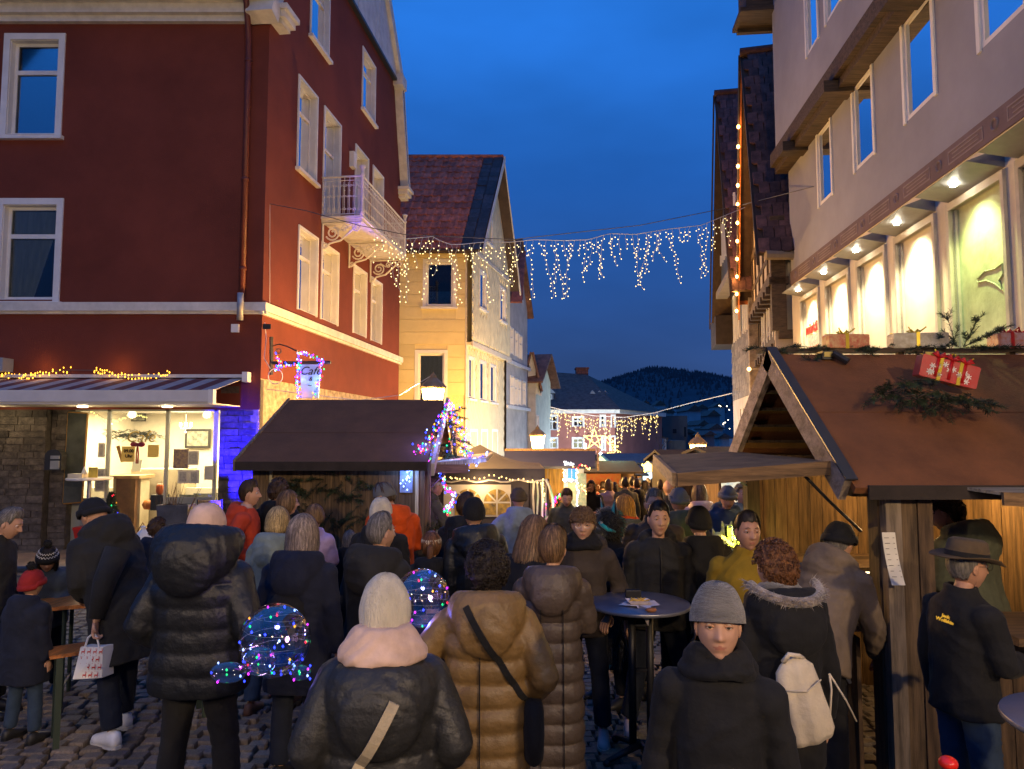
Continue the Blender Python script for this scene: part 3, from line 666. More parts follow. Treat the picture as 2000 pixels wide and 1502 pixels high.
# chandelier
p = px(363,832,15.4); t = thing('crystal_chandelier','small glowing crystal chandelier hanging from the café ceiling','chandelier',p); b = MB(); g_ = MB()
for i in range(6):
    a = i*math.pi/3; g_.ball((p.x + .12*math.cos(a),15.4 + .12*math.sin(a),p.z + .03),(.02,.02,.045),6,5); b.tube([(p.x,15.4,p.z - .05),(p.x + .1*math.cos(a),15.4 + .1*math.sin(a),p.z - .06),(p.x + .12*math.cos(a),15.4 + .12*math.sin(a),p.z)],.006,4)
b.tube([(p.x,15.4,p.z - .12),(p.x,15.4,2.66)],.006,4); b.ball((p.x,15.4,p.z - .14),.025,6,5); b.build('frame',MATS['steel'],t); g_.build('bulb',glow('chandelier_bulb',(1,.85,.6),22),t)
point('chandelier_light',(p.x,15.35,p.z - .05),14,(1,.82,.55),.08,t)
# fairy lights arc inside the glass
s_ = thing('window_light_string','string of warm white fairy lights sagging across the top of the café glass','fairy lights',px(230,815,13.45)); pts = []; bl = MB()
for seg in (((125,820),(135,808)),((178,803),(205,822),(230,822),(258,808),(290,818))):
    P = [px(u,v,13.45) for u,v in seg]
    for i in range(len(P) - 1):
        for k in range(9):q = P[i].lerp(P[i + 1],k/9); bl.oct((q.x,q.y,q.z + random.uniform(-.03,.02)),.011)
MB().tube([px(u,v - 2,13.46) for u,v in ((125,820),(135,806),(178,802),(205,820),(230,820),(258,806),(290,816))],.004,4).build('cable',MATS['white_cable'],s_); bl.build('bulb',glow('fairy_yellow',(1,.8,.2),3),s_,kind='stuff')
sl = thing('ceiling_spot','small round bright lamp shining inside the café glass','lamp',px(215,828,13.6)); MB().ball(px(215,828,13.6),.035).build('bulb',glow('white_spot',(1,.95,.8),18),sl); MB().tube([px(215,828,13.6),px(215,797,13.6)],.008,5).build('stem',MATS['steel'],sl)
# ---- blue floodlight before the pier
p = Vector((-5.02,11.9,.35)); fl = thing('blue_floodlight','small blue floodlight on the ground washing the stone pier in blue','floodlight',p)
MB().box(p.x - .12,p.x + .12,p.y - .06,p.y + .03,p.z - .1,p.z + .06).box(p.x - .02,p.x + .02,p.y - .02,p.y + .02,.05,p.z - .1).build('housing',MATS['black_plastic'],fl)
spot('blue_beam',(p.x,p.y + .06,p.z + .05),(-4.98,13,1.6),3000,(.012,.006,1),44,.8,.05,fl)
for x_ in (-6.1,-7.6,-9.2):
    MB().lathe([(.09,2.655),(.085,2.64),(0,2.64)],14,(x_,12.5,0)).build('soffit_lamp',glow('soffit_glow',(1,.8,.5),4),red); point('soffit_light',(x_,12.5,2.56),5,(1,.78,.45),.08,red)
MB().box(-10.5,-5.0,11.7,13.0,2.665,2.69).build('soffit',MATS['cream_paint'],red)
# ---- hanging café sign wrapped in coloured lights
sg = thing('cafe_sign','hanging café sign plate with the word Café wrapped in coloured lights on a black bracket','sign',px(610,740,12.6))
YS = 12.55; mat('sign_plate',(.62,.64,.72),.35,.05,3,0)
def sp(u,v,dy=0):return px(u,v,YS + dy)
b = MB(); b.prism([((sp(u,v)).x,(sp(u,v)).z) for u,v in ((586,712),(627,712),(622,778),(590,778))],YS - .02,YS + .02); b.build('plate',MATS['sign_plate'],sg)
text_obj('Café',.21,MATS['ink'],sg,face_M(sp(606,725,-.03),(1,0,0),(0,0,1)),shear=.35)
text_obj('&',.11,MATS['ink'],sg,face_M(sp(606,740,-.03),(1,0,0),(0,0,1)),shear=.3); text_obj('~',.13,MATS['ink'],sg,face_M(sp(605,752,-.03),(1,0,0),(0,0,1)))
b = MB(); b.tube([sp(530,658,.4),sp(530,732,.4)],.035,4); b.tube([sp(530,709,.4),sp(646,708)],.03,4); b.tube([sp(533,676,.35)] + [sp(545,672,.2),sp(562,677,.1),sp(580,686)],.012,5)
b.tube([sp(544 + 5*math.cos(q),686 + 5*math.sin(q),.2) for q in [k*.5 for k in range(14)]],.01,5); b.build('bracket',MATS['dark_metal'],sg)
b = MB(); b.tube([sp(538 + 14*math.cos(q),735 + 15*math.sin(q),.2) for q in [k*.4 for k in range(17)]],.008,4); b.tube([sp(517,630,.4),sp(520,660,.4),sp(516,700,.4),sp(528,720,.3)],.008,4); b.build('cable',MATS['white_cable'],sg)
MB().box(*[f for a,c in zip(sp(514,642,.4)[:],sp(528,634,.4)[:]) for f in (min(a,c) - .01,max(a,c) + .01)]).build('lamp_head',MATS['black_plastic'],sg)
bls = [MB() for _ in G_COL]
path = [(540,692),(548,712),(585,712),(583,690),(600,690),(628,705),(628,712),(622,745),(612,775)]; path2 = [(585,712),(580,740),(586,778)]; path3 = [(548,712),(536,725)]
for P,nn in ((path,105),(path2,46),(path3,14)):
    for i in range(nn):
        t = i/nn*(len(P) - 1); k = int(t); f = t - k; u = P[k][0]*(1 - f) + P[k + 1][0]*f + random.gauss(0,2.2); v = P[k][1]*(1 - f) + P[k + 1][1]*f + random.gauss(0,2.4)
        q = sp(u,v,random.uniform(-.09,-.03) if u > 575 else .1); bls[random.choice((0,0,5,1,2,3,4,0))].oct(q,.0145)
for b_,m_ in zip(bls,G_COL):b_.build('light',m_,sg,kind='stuff')
for (u,v,c,e) in ((585,740,(.1,.15,1),2),(625,740,(.1,.2,1),2.6),(560,712,(.2,.15,1),.8),(618,750,(.1,1,.4),.5),(590,770,(1,.3,.2),.4)):point('sign_glow',sp(u,v,-.14),e,c,.03,sg)
# ---- white iron balcony
bal = thing('iron_balcony','ornate white wrought iron balcony with scroll brackets on the red wall','balcony',FS @ Vector((5,.5,6.8)))
z0 = px(633,418,(FS @ Vector((hit(633,418,FS)[0],0,0))).y).z; A0 = hit(633,418,FS)[0] - .02; DEP = .95
# far end along the wall from the outer corner pixels
def outer(u,v):
    G = fr(FS @ Vector((0,DEP,0)),FS.col[0].xyz,FS.col[1].xyz); return hit(u,v,G)
A1 = outer(790,490)[0]; A0 = outer(707,420)[0]; zf = outer(707,421)[1]; zr = outer(707,342)[1]
mat('white_iron',(.60,.58,.55),.5,.08,8,.1)
MB().box(A0,A1,0,DEP,zf - .12,zf,FS).box(A0 - .04,A1 + .04,0,DEP + .04,zf - .05,zf - .0,FS).build('floor_slab',MATS['white_iron'],bal)
MB().box(A0 + .02,A1 - .02,.02,DEP - .02,zf + .001,zf + .01,FS).build('floor_plate',MATS['dark_metal'],bal)
def scroll(c,r,t0,turns,n=22,pitch=1.0):return [(c[0] + r*(1 - .8*k/n)*math.cos(t0 + turns*2*math.pi*k/n),c[1] + r*(1 - .8*k/n)*math.sin(t0 + turns*2*math.pi*k/n)) for k in range(n + 1)]
def rail(P,Q,name='railing'):
    P = Vector(P); Q = Vector(Q); ln = (Q - P).length; d = (Q - P).normalized(); h = zr - zf; b = MB()
    def w3(pts):return [FS @ (P + d*x + Vector((0,0,z))) for x,z in pts]
    b.tube(w3([(0,h),(ln,h)]),.022,6); b.tube(w3([(0,.05),(ln,.05)]),.015,5); b.tube(w3([(0,h*.9),(ln,h*.9)]),.008,4)
    m = max(2,round(ln/.125))
    for i in range(m):
        x = (i + .5)*ln/m; hw = ln/m*.5
        b.tube(w3([(x,.05),(x,h)]),.007,4)
        b.tube(w3([(x - hw*.55,.05),(x - hw*.55,h*.86)]),.006,4)
        for s in (-1,1):
            b.tube(w3([(x + s*a,z) for a,z in scroll((hw*.45,.17),hw*.5,2,1.2)]),.006,4)
            b.tube(w3([(x + s*a,z) for a,z in scroll((hw*.4,h*.5),hw*.45,-1,1.0)]),.006,4)
            b.tube(w3([(x + s*a,z) for a,z in scroll((hw*.5,h*.78),hw*.5,3.4,1.1)]),.006,4)
        b.ball(w3([(x,h*.65)])[0],.016,5,4)
    b.build(name,MATS['white_iron'],bal)
rail((A0,0,zf),(A0,DEP,zf)); rail((A0,DEP,zf),(A1,DEP,zf)); rail((A1,DEP,zf),(A1,0,zf))
for a in (A0,A1):
    c = FS @ Vector((a,DEP,0)); MB().lathe([(.05,zf),(.05,zf + .1),(.035,zf + .15),(.035,zr),(.06,zr + .03),(.04,zr + .06),(.045,zr + .15),(.075,zr + .2),(.075,zr + .23),(.03,zr + .25)],10,(c.x,c.y,0)).build('post',MATS['white_iron'],bal,True)
for i,a in enumerate((A0 + .04,(A0 + A1)/2,A1 - .1)):
    b = MB(); zt_ = zf - .12
    def w2(pts):return [FS @ Vector((a,y,zt_ + z)) for y,z in pts]
    b.tube(w2([(.02,0),(.02,-.62)]),.03,4); b.tube(w2([(0,-.02),(DEP - .02,-.02)]),.025,4)
    b.tube(w2([(.06,-.6),(.2,-.48),(.45,-.42),(.7,-.2),(.85,-.05)]),.025,6)
    b.tube(w2(scroll((.26,-.25),.17,3.6,1.8,30)),.02,6); b.tube(w2(scroll((.09,-.55),.07,1,1.2)),.016,5); b.tube(w2(scroll((.82,-.13),.1,2.5,1.4)),.018,5); b.tube(w2(scroll((.53,-.16),.09,0,1.3)),.016,5)
    b.tube(w2([(.3,-.1),(.45,-.2),(.6,-.12),(.7,-.06)]),.016,5); b.build('bracket',MATS['white_iron'],bal)
a_,c_ = hit(685,313,FS); MB().box(a_ - .1,a_ + .12,0,.12,c_ - .2,c_ + .2,FS).build('lamp_cover',MATS['white_paint'],red)
# ================================================================== YELLOW HOUSE
mat('yellow_board',(.70,.58,.29),.7,.04,2.5,.12,rnd=.10); mat('yellow_shingle',(.74,.65,.40),.7,.05,3,.1,rnd=.12)
mat('clay_tile',(.36,.115,.065),.7,.25,5,.25,rnd=.32); mat('slate_dark',(.035,.038,.045),.6,.25,6,.3,rnd=.4); mat('brown_wood',(.06,.035,.02),.7,.2,5,.2)
YO = px(909,700,23.3); YO.z = -1.5
YF = fr(YO,(-1,0,0),(0,-1,0)); YS_ = fr(YO,(.2386,.971,0),(.971,-.2386,0))
yh = thing('yellow_house','narrow yellow gabled house with clay tiled roof and cream shingled street side','building',YO)
zE = px(909,487,23.3).z - YO.z; zJ = px(909,668,23.3).z - YO.z
wl = 5.05; apex_z = px(968,312,26.0).z - YO.z
def YW(F,u0,u1,vt,vb):a,c1 = hit(u0,vt,F); a2,c0 = hit(u1,vb,F); return (min(a,a2),max(a,a2),c0,c1)
yf = [YW(YF,885,832,512,597),YW(YF,868,816,690,790)]
b = MB(); wall_holes(b,YF,0,3.2,.0,zE,yf,.25)
b.build('wall',MATS['yellow_board'],yh)
# horizontal boards on the front (each board split at the openings)
bh = .42; k = 0; z = zJ - .5 - 3*bh
while z < zE - .02:
    z1 = min(z + bh - .012,zE - .02); segs = [(0.0,3.1)]
    for h in yf:
        if h[2] - .12 < z1 and h[3] + .12 > z:
            segs = [s for a,c in segs for s in ((a,min(c,h[0] - .1)),(max(a,h[1] + .1),c)) if s[1] - s[0] > .03]
    for a,c in segs:MB().box(a,c,0,.018 + random.uniform(0,.004),z,z1,YF).build('board',MATS['yellow_board'],yh)
    z += bh
for h in yf:win(yh,YF,h,.08,.11,.07,None,curtain='net' if h is yf[1] else None)
# street side: upper storeys jetty slightly
sw_ = [YW(YS_,925,936,530,606),YW(YS_,967,974,0,640)]; sw_[1] = (sw_[1][0],sw_[1][1] + .1,sw_[0][2],sw_[0][3])
lw_ = [YW(YS_,915,923,698,778),YW(YS_,939,946,0,780),YW(YS_,959,966,0,785)]; lw_ = [(a,c + .12,lw_[0][2],lw_[0][3]) for a,c,_,_ in lw_]
YS2 = fr(YO + YS_.col[1].xyz*.22,YS_.col[0].xyz,YS_.col[1].xyz)
g = YW(YS2,951,958,425,478); gw = [(g[0],g[1] + .05,g[2],g[3])]
b = MB(); wall_holes(b,YS_,0,wl,0,zJ,lw_ + [YW(YS_,918,930,842,900),YW(YS_,940,950,846,900),YW(YS_,961,970,846,900)],.25)
wall_holes(b,YS2,0,wl + .2,zJ,zE,sw_,.25); b.box(0,wl,-.02,.22,zJ - .1,zJ,YS_)
hw = (wl + .2)/2; b.prism([(0,zE),(wl + .2,zE),(hw,apex_z - .15)],-.2,0,YS2)
b.build('side_wall',MATS['yellow_shingle'],yh)
# diamond shingles, hung in rows
me = MB().prism([(-.155,0),(0,-.19),(.155,0),(0,.19)],.0,.022).mesh('shingle',MATS['yellow_shingle']); cnt = 0; rest = MB()
z = .9; r_ = 0
while z < apex_z:
    F_ = YS_ if z < zJ - .12 else YS2; hs = lw_ if F_ is YS_ else sw_ + gw; x = .17 + (.16 if r_ % 2 else 0)
    while x < wl:
        ok = not any(h[0] - .2 < x < h[1] + .2 and h[2] - .2 < z < h[3] + .2 for h in hs) and abs(z - zJ) > .12
        if z > zE:ok = ok and abs(x - hw) < (apex_z - .3 - z)/(apex_z - zE)*hw - .12
        if ok:
            M = F_ @ Matrix.Translation((x,0,z)) @ Matrix.Rotation(random.uniform(-.03,.03),4,'Y')
            if z > zJ - 1.2 and cnt < 285 and r_ % 1 == 0:obj('shingle',me,yh,M); cnt += 1
            else:rest.add([v.co for v in me.vertices],[tuple(p.vertices) for p in me.polygons],0,M)
        x += .32
    z += .2; r_ += 1
rest.build('shingle_rows',MATS['yellow_shingle'],yh,kind='stuff')
for h in sw_:win(yh,YS2,h,.015,.07,.05,None)
for h in gw:win(yh,YS2,h,.0,.06,.05,None,proud=.06)
for h in lw_:win(yh,YS_,h,.015,.07,.05,None,curtain='net')
for u0,u1 in ((918,930),(940,950),(961,970)):win(yh,YS_,YW(YS_,u0,u1,843,900),.1,.09,.06,.35)
b = MB(); b.box(-.02,wl + .3,.0,.05,zJ - .14,zJ + .02,YS2); b.box(0,wl + .25,0,.06,zE - .08,zE + .05,YS2); b.box(-.04,.06,0,.04,0,zE,YS_); b.build('trim_board',MATS['cream_paint'],yh)
# roof
E = YF @ Vector((0,.35,zE - .1)); Rg = YS_ @ Vector((hw,.3,apex_z)); sd = Vector((0,Rg.y - E.y,Rg.z - E.z)); ln = sd.length
ux = Vector((1,0,0)); sdn = sd.normalized(); x1 = YO.x + .55
def rp(x,t,off=0):n = ux.cross(sdn); return Vector((x + (YS_.col[0].x*(t*sd.y)*1.0),E.y,E.z)) + sdn*(t*ln) + n*off
b = MB(); b.slab(rp(YO.x - 3.4,0),rp(x1,0),rp(x1,1),rp(YO.x - 3.4,1),.1)
Bk = YS_ @ Vector((wl + .5,.3,zE - .3)); b.slab(rp(YO.x - 3.4,1),rp(x1,1),Bk + Vector((.25,0,0)),Bk + Vector((-4,0,0)),.1); b.build('roof',MATS['brown_wood'],yh)
su = (sd + Vector((YS_.col[0].x*sd.y,0,0))).normalized()
tiled(yh,rp(YO.x - 3.35,0,.02),ux,su,11,15,.29,ln/15*1.02,MATS['clay_tile'],kind='pan')
tiled(yh,rp(YO.x - .16,0,.02),ux,su,2,20,.36,ln/20*1.02,MATS['slate_dark'],name='slate',kind='beaver',th=.025,jit=.05)
b = MB(); b.tube([rp(YO.x - 3.4,1.0,.03),rp(x1,1.0,.03)],.09,8); b.build('ridge',MATS['clay_tile'],yh,True)
b = MB(); b.slab(rp(x1 + .03,0,.05),rp(x1 + .03,1,.05),rp(x1 + .03,1,-.18),rp(x1 + .03,0,-.18),.05); b.slab(rp(x1 + .03,1,.05),Bk + Vector((.3,0,.05)),Bk + Vector((.3,0,-.2)),rp(x1 + .03,1,-.18),.05); b.build('verge_board',MATS['cream_paint'],yh)
MB().tube([rp(YO.x - 3.4,0,-.02) + Vector((0,-.06,-.05)),rp(x1 - .2,0,-.02) + Vector((0,-.06,-.05))],.08,8).build('gutter',MATS['brown_wood'],yh)
# ================================================================== further houses on the left
mat('white_wall',(.46,.44,.41),.8,.12,2,.15); mat('green_white',(.52,.56,.44),.8,.1,2,.1); mat('far_roof',(.17,.09,.065),.85,.25,4,.4); mat('beam_dark',(.035,.024,.018),.8,.2,5,.2)
def gable_house(name,label,P0,P1,n,z0,ze,za,m,roofm,wins=(),over=.3,dep=7,gable=True,litw=()):
    """P0->P1 street wall (xy), n outward; gable to the street when gable"""
    P0 = Vector((*P0,z0)); P1 = Vector((*P1,z0)); u = (P1 - P0); L_ = u.length; F = fr(P0,u,n); t = thing(name,label,'building',P0); b = MB()
    wall_holes(b,F,0,L_,0,ze - z0,list(wins),.2)
    b.box(0,.01,-dep,-.2,0,ze - z0,F); b.box(L_ - .01,L_,-dep,-.2,0,ze - z0,F); b.box(.01,L_ - .01,-dep,-dep + .02,0,ze - z0,F)
    if gable:b.prism([(0,ze - z0),(L_,ze - z0),(L_/2,za - z0)],-.2,0,F)
    b.build('wall',m,t); e,a = ze - z0,za - z0; r = MB(); o_ = over
    if gable:
        k = (a - e)/(L_/2); r.slab(*[F @ Vector(q) for q in ((-o_,o_,e - k*o_),(-o_,-dep,e - k*o_),(L_/2,-dep,a + .02),(L_/2,o_,a + .02))],.1); r.slab(*[F @ Vector(q) for q in ((L_ + o_,-dep,e - k*o_),(L_ + o_,o_,e - k*o_),(L_/2,o_,a + .02),(L_/2,-dep,a + .02))],.1)
    else:
        k = (a - e)/(dep/2); r.slab(*[F @ Vector(q) for q in ((-o_,o_,e - k*o_),(L_ + o_,o_,e - k*o_),(L_ + o_,-dep/2,a),(-o_,-dep/2,a))],.1); r.slab(*[F @ Vector(q) for q in ((L_ + o_,-dep - o_,e - k*o_),(-o_,-dep - o_,e - k*o_),(-o_,-dep/2,a),(L_ + o_,-dep/2,a))],.1)
        b2 = MB(); b2.prism([(0,0),(dep,0),(dep/2,a - e)],0,.01,F @ Matrix.Translation((0,0,e)) @ Matrix.Rotation(-math.pi/2,4,'Z')); b2.build('gable_wall',m,t)
    r.build('roof',roofm,t)
    for i,h in enumerate(wins):win(t,F,h,.015,.05,.04,.35,sill=False,lit=litw[i] if i < len(litw) else None)
    return t,F
p0 = px(989,700,29.3); p1 = px(1030,700,33.2)
F3 = fr((p0.x,p0.y,-1.8),(p1 - p0).to_2d().to_3d(),(.97,-.24,0)); ws = []
for u0,u1,vt,vb in ((997,1001,640,690),(1006,1010,648,695),(1014,1018,655,700),(997,1001,735,790),(1005,1009,740,790),(1012,1016,743,790),(1021,1025,746,790)):
    a,c1 = hit(u0,vt,F3); a2,_ = hit(u1,vt,F3); _,c0 = hit(u0,vb,F3); ws.append((a,a2 + .1,c0,c1))
h3,F3 = gable_house('white_gable_house','tall white gabled house behind the yellow one with many slim windows',(p0.x,p0.y),(p1.x,p1.y),(.97,-.24,0),-1.8,px(1010,590,31).z,px(1004,470,31.2).z,MATS['white_wall'],MATS['far_roof'],ws,.25)
for z in (px(1010,715,31).z + 1.8,px(1010,800,31).z + 1.8):MB().box(0,4.4,0,.08,z,z + .14,F3).build('cornice_board',MATS['white_paint'],h3)
a,c = hit(1003,590,F3)
for u in (1008,1016):a,c = hit(u,560,F3); MB().box(a,a + .45,0,.04,c - .6,c + .4,F3).build('attic_window',MATS['white_paint'],h3); MB().box(a + .06,a + .39,.04,.05,c - .54,c + .34,F3).build('attic_pane',MATS['black_plastic'],h3)
q0 = px(987,480,29.0); mb = MB(); mb.slab((q0.x - 1.2,28.9,px(990,590,29).z),(q0.x + .7,28.9,px(990,590,29).z),(q0.x + .9,30.8,px(990,490,30.8).z),(q0.x - 1,30.8,px(990,490,30.8).z),.08); mb.build('near_roof_slope',MATS['clay_tile'],h3)
p0 = px(1031,700,34); p1 = px(1052,700,34.0)
h4,F4 = gable_house('pale_green_house','low pale greenish house with a dark overhanging roof behind the white gable house',(px(1031,700,34).x,34),(px(1046,700,34).x,34.0),(0,-1,0),-2,px(1031,722,34).z,px(1040,690,34).z,MATS['white_wall'],MATS['far_roof'],(),.25)
p0 = px(1046,700,34.05); F4 = fr((p0.x,34.05,-2),(.25,.968,0),(.968,-.25,0)); ws = []
for u0,u1,vt,vb in ((1047,1050,738,770),(1053,1056,742,772),(1048,1051,812,850)):a,c1 = hit(u0,vt,F4); a2,_ = hit(u1,vt,F4); _,c0 = hit(u0,vb,F4); ws.append((a,a2,c0,c1))
h5,F5 = gable_house('cream_gable_house','small cream house with brown overhanging gable roof and greenish white walls',(p0.x,34.05),(p0.x + .9,37.4),(.968,-.25,0),-2,px(1050,740,35).z,px(1052,695,35.5).z,MATS['green_white'],MATS['far_roof'],ws,.45)  # wall material itself is a pale greenish white
# ================================================================== pink corner building at the end
mat('pink_plaster',(.34,.13,.10),.85,.1,.8,.1); mat('lit_dim',(.3,.28,.2),.5,0,1,0)
D = 48; A = px(1058,850,D); Bq = px(1201,850,D); zb_ = -2.3; ze = px(1100,806,D).z; za = px(1100,724,D + 5).z
pk = thing('pink_corner_building','dusky pink corner building with dark hipped roof and brick chimney at the street end','building',(A.x,D,zb_))
FP = fr((A.x,D,zb_),(1,0,0),(0,-1,0)); Wd = Bq.x - A.x; H_ = ze - zb_
hs = []
for u0,u1,vt,vb in ((1069,1088,812,840),(1119,1139,815,833),(1173,1181,812,834),(1195,1200,812,834),(1069,1088,856,876),(1119,1139,856,876),(1176,1181,853,880),(1192,1200,853,880)):
    a,c1 = hit(u0,vt,FP); a2,_ = hit(u1,vt,FP); _,c0 = hit(u0,vb,FP); hs.append((a,a2,c0,c1))
b = MB(); wall_holes(b,FP,0,Wd,0,H_,hs,.25); FP2 = fr((Bq.x,D,zb_),(.5,.86,0),(.86,-.5,0)); b.box(0,10,-.2,0,0,H_,FP2); b.box(0,.2,-10,-.26,0,H_,FP); b.build('wall',MATS['pink_plaster'],pk)
b = MB(); b.box(-.3,Wd + .3,0,.35,H_ - .05,H_ + .22,FP); b.box(0,10,0,.35,H_ - .05,H_ + .22,FP2); b.build('cornice',MATS['white_trim'],pk)
lm = glow('window_glow',(1,.85,.5),.5)
for i,h in enumerate(hs):win(pk,FP,h,.1,.08,.07,.4,mull=1 if h[1] - h[0] > .6 else 0,sill=False,lit=lm if i in (4,5) else None)
e = ze + .2; r1 = Vector((A.x + .3,D + 5.5,za)); r2 = Vector((px(1147,730,D + 5).x,D + 5.5,za - .25))
c1 = Vector((A.x - .5,D - .4,e)); c2 = Vector((Bq.x + .4,D - .4,e)); c3 = Vector((Bq.x + 5.6,D + 9,e)); c4 = Vector((A.x - .5,D + 11,e))
b = MB(); b.add([c1,c2,r2,r1,c3,c4],[(0,1,2,3),(1,4,2),(4,5,3,2),(5,0,3)]); b.build('roof',MATS['far_roof'],pk)
def dormer(u0,u1,vt,vb,Y,name='dormer'):
    a = px(u0,vt,Y); c = px(u1,vb,Y); b = MB(); b.box(a.x,c.x,Y,Y + 1.5,c.z,a.z - .15); w_ = b.build(name,mat('dormer_zinc',(.10,.11,.13),.6,.1,3,.1),pk)
    m = (a.x + c.x)/2; MB().add([(a.x - .12,Y - .1,a.z - .15),(c.x + .12,Y - .1,a.z - .15),(m,Y - .1,a.z + .22),(a.x - .12,Y + 2,a.z - .15),(c.x + .12,Y + 2,a.z - .15),(m,Y + 2,a.z + .22)],[(0,1,2),(0,2,5,3),(1,4,5,2)]).build('dormer_roof',mat('zinc',(.25,.27,.30),.5,.1,3,.1),w_)
    MB().box(a.x + .12,c.x - .12,Y - .03,Y,c.z + .05,a.z - .22).build('dormer_frame',MATS['white_paint'],w_); MB().box(a.x + .2,m - .03,Y - .04,Y - .03,c.z + .12,a.z - .3).box(m + .03,c.x - .2,Y - .04,Y - .03,c.z + .12,a.z - .3).build('dormer_pane',MATS['black_plastic'],w_)
dormer(1067,1082,764,782,D + 1.2)
for u in (1152,1166,1177):dormer(u,u + 10,768,786,D + 2.2 + (u - 1152)*.02)
a = px(1125,726,D + 6); b = MB(); b.box(a.x,a.x + .9,D + 5.6,D + 6.6,za - 1.2,px(1125,724,D + 6).z + .1); b.box(a.x - .06,a.x + .96,D + 5.54,D + 6.66,px(1125,724,D + 6).z + .1,px(1125,724,D + 6).z + .22); b.build('chimney',mat('chimney_brick',(.22,.07,.045),.85,.3,8,.3),pk)
# lit star on the facade and light tree in a window, candle arches
def star(name,label,c,r,Y,m,th=.02,bulbs=60):
    t = thing(name,label,'star light',px(*c,Y)); C_ = px(*c,Y); b = MB(); fr_ = MB()
    P = [Vector((C_.x + r*math.sin(k*4*math.pi/5),Y,C_.z + r*math.cos(k*4*math.pi/5))) for k in range(5)]
    for k in range(5):
        a,c2 = P[k],P[(k + 1) % 5]; fr_.tube([a,c2],th*.4,4)
        for j in range(bulbs // 5):q = a.lerp(c2,j/(bulbs // 5)); b.oct((q.x + random.uniform(-.02,.02),Y - .04,q.z + random.uniform(-.02,.02)),th)
    fr_.build('frame',MATS['dark_metal'],t); b.build('bulb',m,t,kind='stuff'); return t
star('facade_star','large warm white star of lights hanging in front of the pink corner building',(1161,858),.72,D - 1.2,glow('star_yellow',(1,.75,.18),3),.034,90)
t = thing('light_tree','zigzag tree of yellow lights in a window of the pink building','light decoration',px(1192,870,D - .2)); b = MB(); P = [px(u,v,D - .3) for u,v in ((1186,884),(1211,882),(1190,875),(1207,872),(1188,866),(1200,862),(1185,855),(1192,852))]
for i in range(len(P) - 1):
    for k in range(12):q = P[i].lerp(P[i + 1],k/12); b.oct((q.x + random.uniform(-.05,.05),q.y,q.z + random.uniform(-.04,.04)),.032)
b.build('bulb',MATS['star_yellow'],t,kind='stuff')
for u,v,c,r in ((1147,877,'blue_sign_white',.12),):
    pass
mat('white_wall2',(.42,.42,.43),.7,.08,1,.05); mat('grey_clad',(.095,.09,.085),.8,.1,.6,.1)
def blockhouse(name,label,u0,u1,vt,vb,Y,m,dep=8,cat='building',wins=(),wm=None,roof=None,slant=0):
    a = px(u0,vt,Y); c = px(u1,vb,Y); t = thing(name,label,cat,(a.x,Y,c.z)); b = MB(); b.box(a.x,c.x,Y,Y + dep,c.z,a.z)
    b.build('body',m,t)
    if roof is not None:
        rz_ = px(u0,roof,Y).z; mm = (a.x + c.x)/2; MB().add([(a.x - .3,Y - .3,a.z),(c.x + .3,Y - .3,a.z),(mm,Y - .3,rz_),(a.x - .3,Y + dep,a.z),(c.x + .3,Y + dep,a.z),(mm,Y + dep,rz_)],[(0,1,2),(0,2,5,3),(1,4,5,2),(3,5,4)]).build('roof',wm or MATS['far_roof'],t)
    return t
mat('dark_pane',(.012,.014,.018),.1,0,1,0)
def panes(t,L_,Y,m,name='window',d=.05):
    for u0,u1,vt,vb in L_:a = px(u0,vt,Y); c = px(u1,vb,Y); MB().box(a.x,c.x,Y - d,Y - .005,c.z,a.z).build(name,m,t)
j = blockhouse('modern_grey_house','modern dark grey clad house with two window openings in the valley',1278,1344,812,905,66,MATS['grey_clad']); panes(j,((1273 + 5,1294,835,854),(1314,1321,838,846),(1336,1340,834,853)),66,MATS['dark_pane'])
a = px(1278,812,66)
j = blockhouse('white_flat_building','white flat roofed shop building with blue signs and lit tall windows',1214,1302,857,915,58,MATS['white_wall2'],10); lg = glow('shop_window_green',(.85,1,.55),1.0)
panes(j,((1260,1265,872,891),(1269,1273,872,890),(1278,1281,871,888),(1286,1288,870,886)),58,lg); bs = glow('blue_sign',(.02,.10,1),3.0); ws_ = glow('sign_white',(.7,.85,1),3)
panes(j,((1251,1259,875,895),),58,bs,'sign_panel',.3); panes(j,((1254,1256,879,892),(1253,1257,879,882)),57.6,ws_,'sign_mark',.05)
c = px(1217,871,57.5); MB().lathe([(.2,0),(.22,.05),(0,.05)],16,M=Matrix.Translation(c) @ Matrix.Rotation(math.pi/2,4,'X')).build('round_sign',bs,j); MB().ball((c.x,c.y - .08,c.z),(.08,.03,.1),8,6).build('round_sign_mark',ws_,j)
blockhouse('dark_shed_building','dark blocky building left of the modern grey house',1214,1262,818,857,70,mat('dark_clad',(.05,.05,.055),.8,.1,1,.1),8)
blockhouse('brown_annex','low brown annex with glass doors right of the white flat building',1302,1340,860,915,60,MATS['grey_clad'],8)
j = blockhouse('tower_block','pale high rise block with lit windows below the hill',1224,1237,779,815,330,mat('pale_block',(.34,.36,.42),.7,.05,.1,0),14); j2 = blockhouse('striped_block','banded apartment block left of the pale high rise',1208,1222,779,812,325,MATS['pale_block'],14)
panes(j2,[(1209,1222,v,v + 2.6) for v in range(783,812,6)],325,MATS['dark_pane'],'window_band',.4); pw = glow('far_window',(1,.9,.6),3); panes(j2,((1210,1212,783,785),(1216,1218,784,786),(1216,1218,788,790),(1210,1212,791,793)),324.5,pw,'lit_window',.3); panes(j,((1229,1230,799,812),(1232,1233,799,812)),330,glow('far_window_b',(.8,.8,1),1.2),'lit_window',.4)
rr = random.Random(5)
k = 0
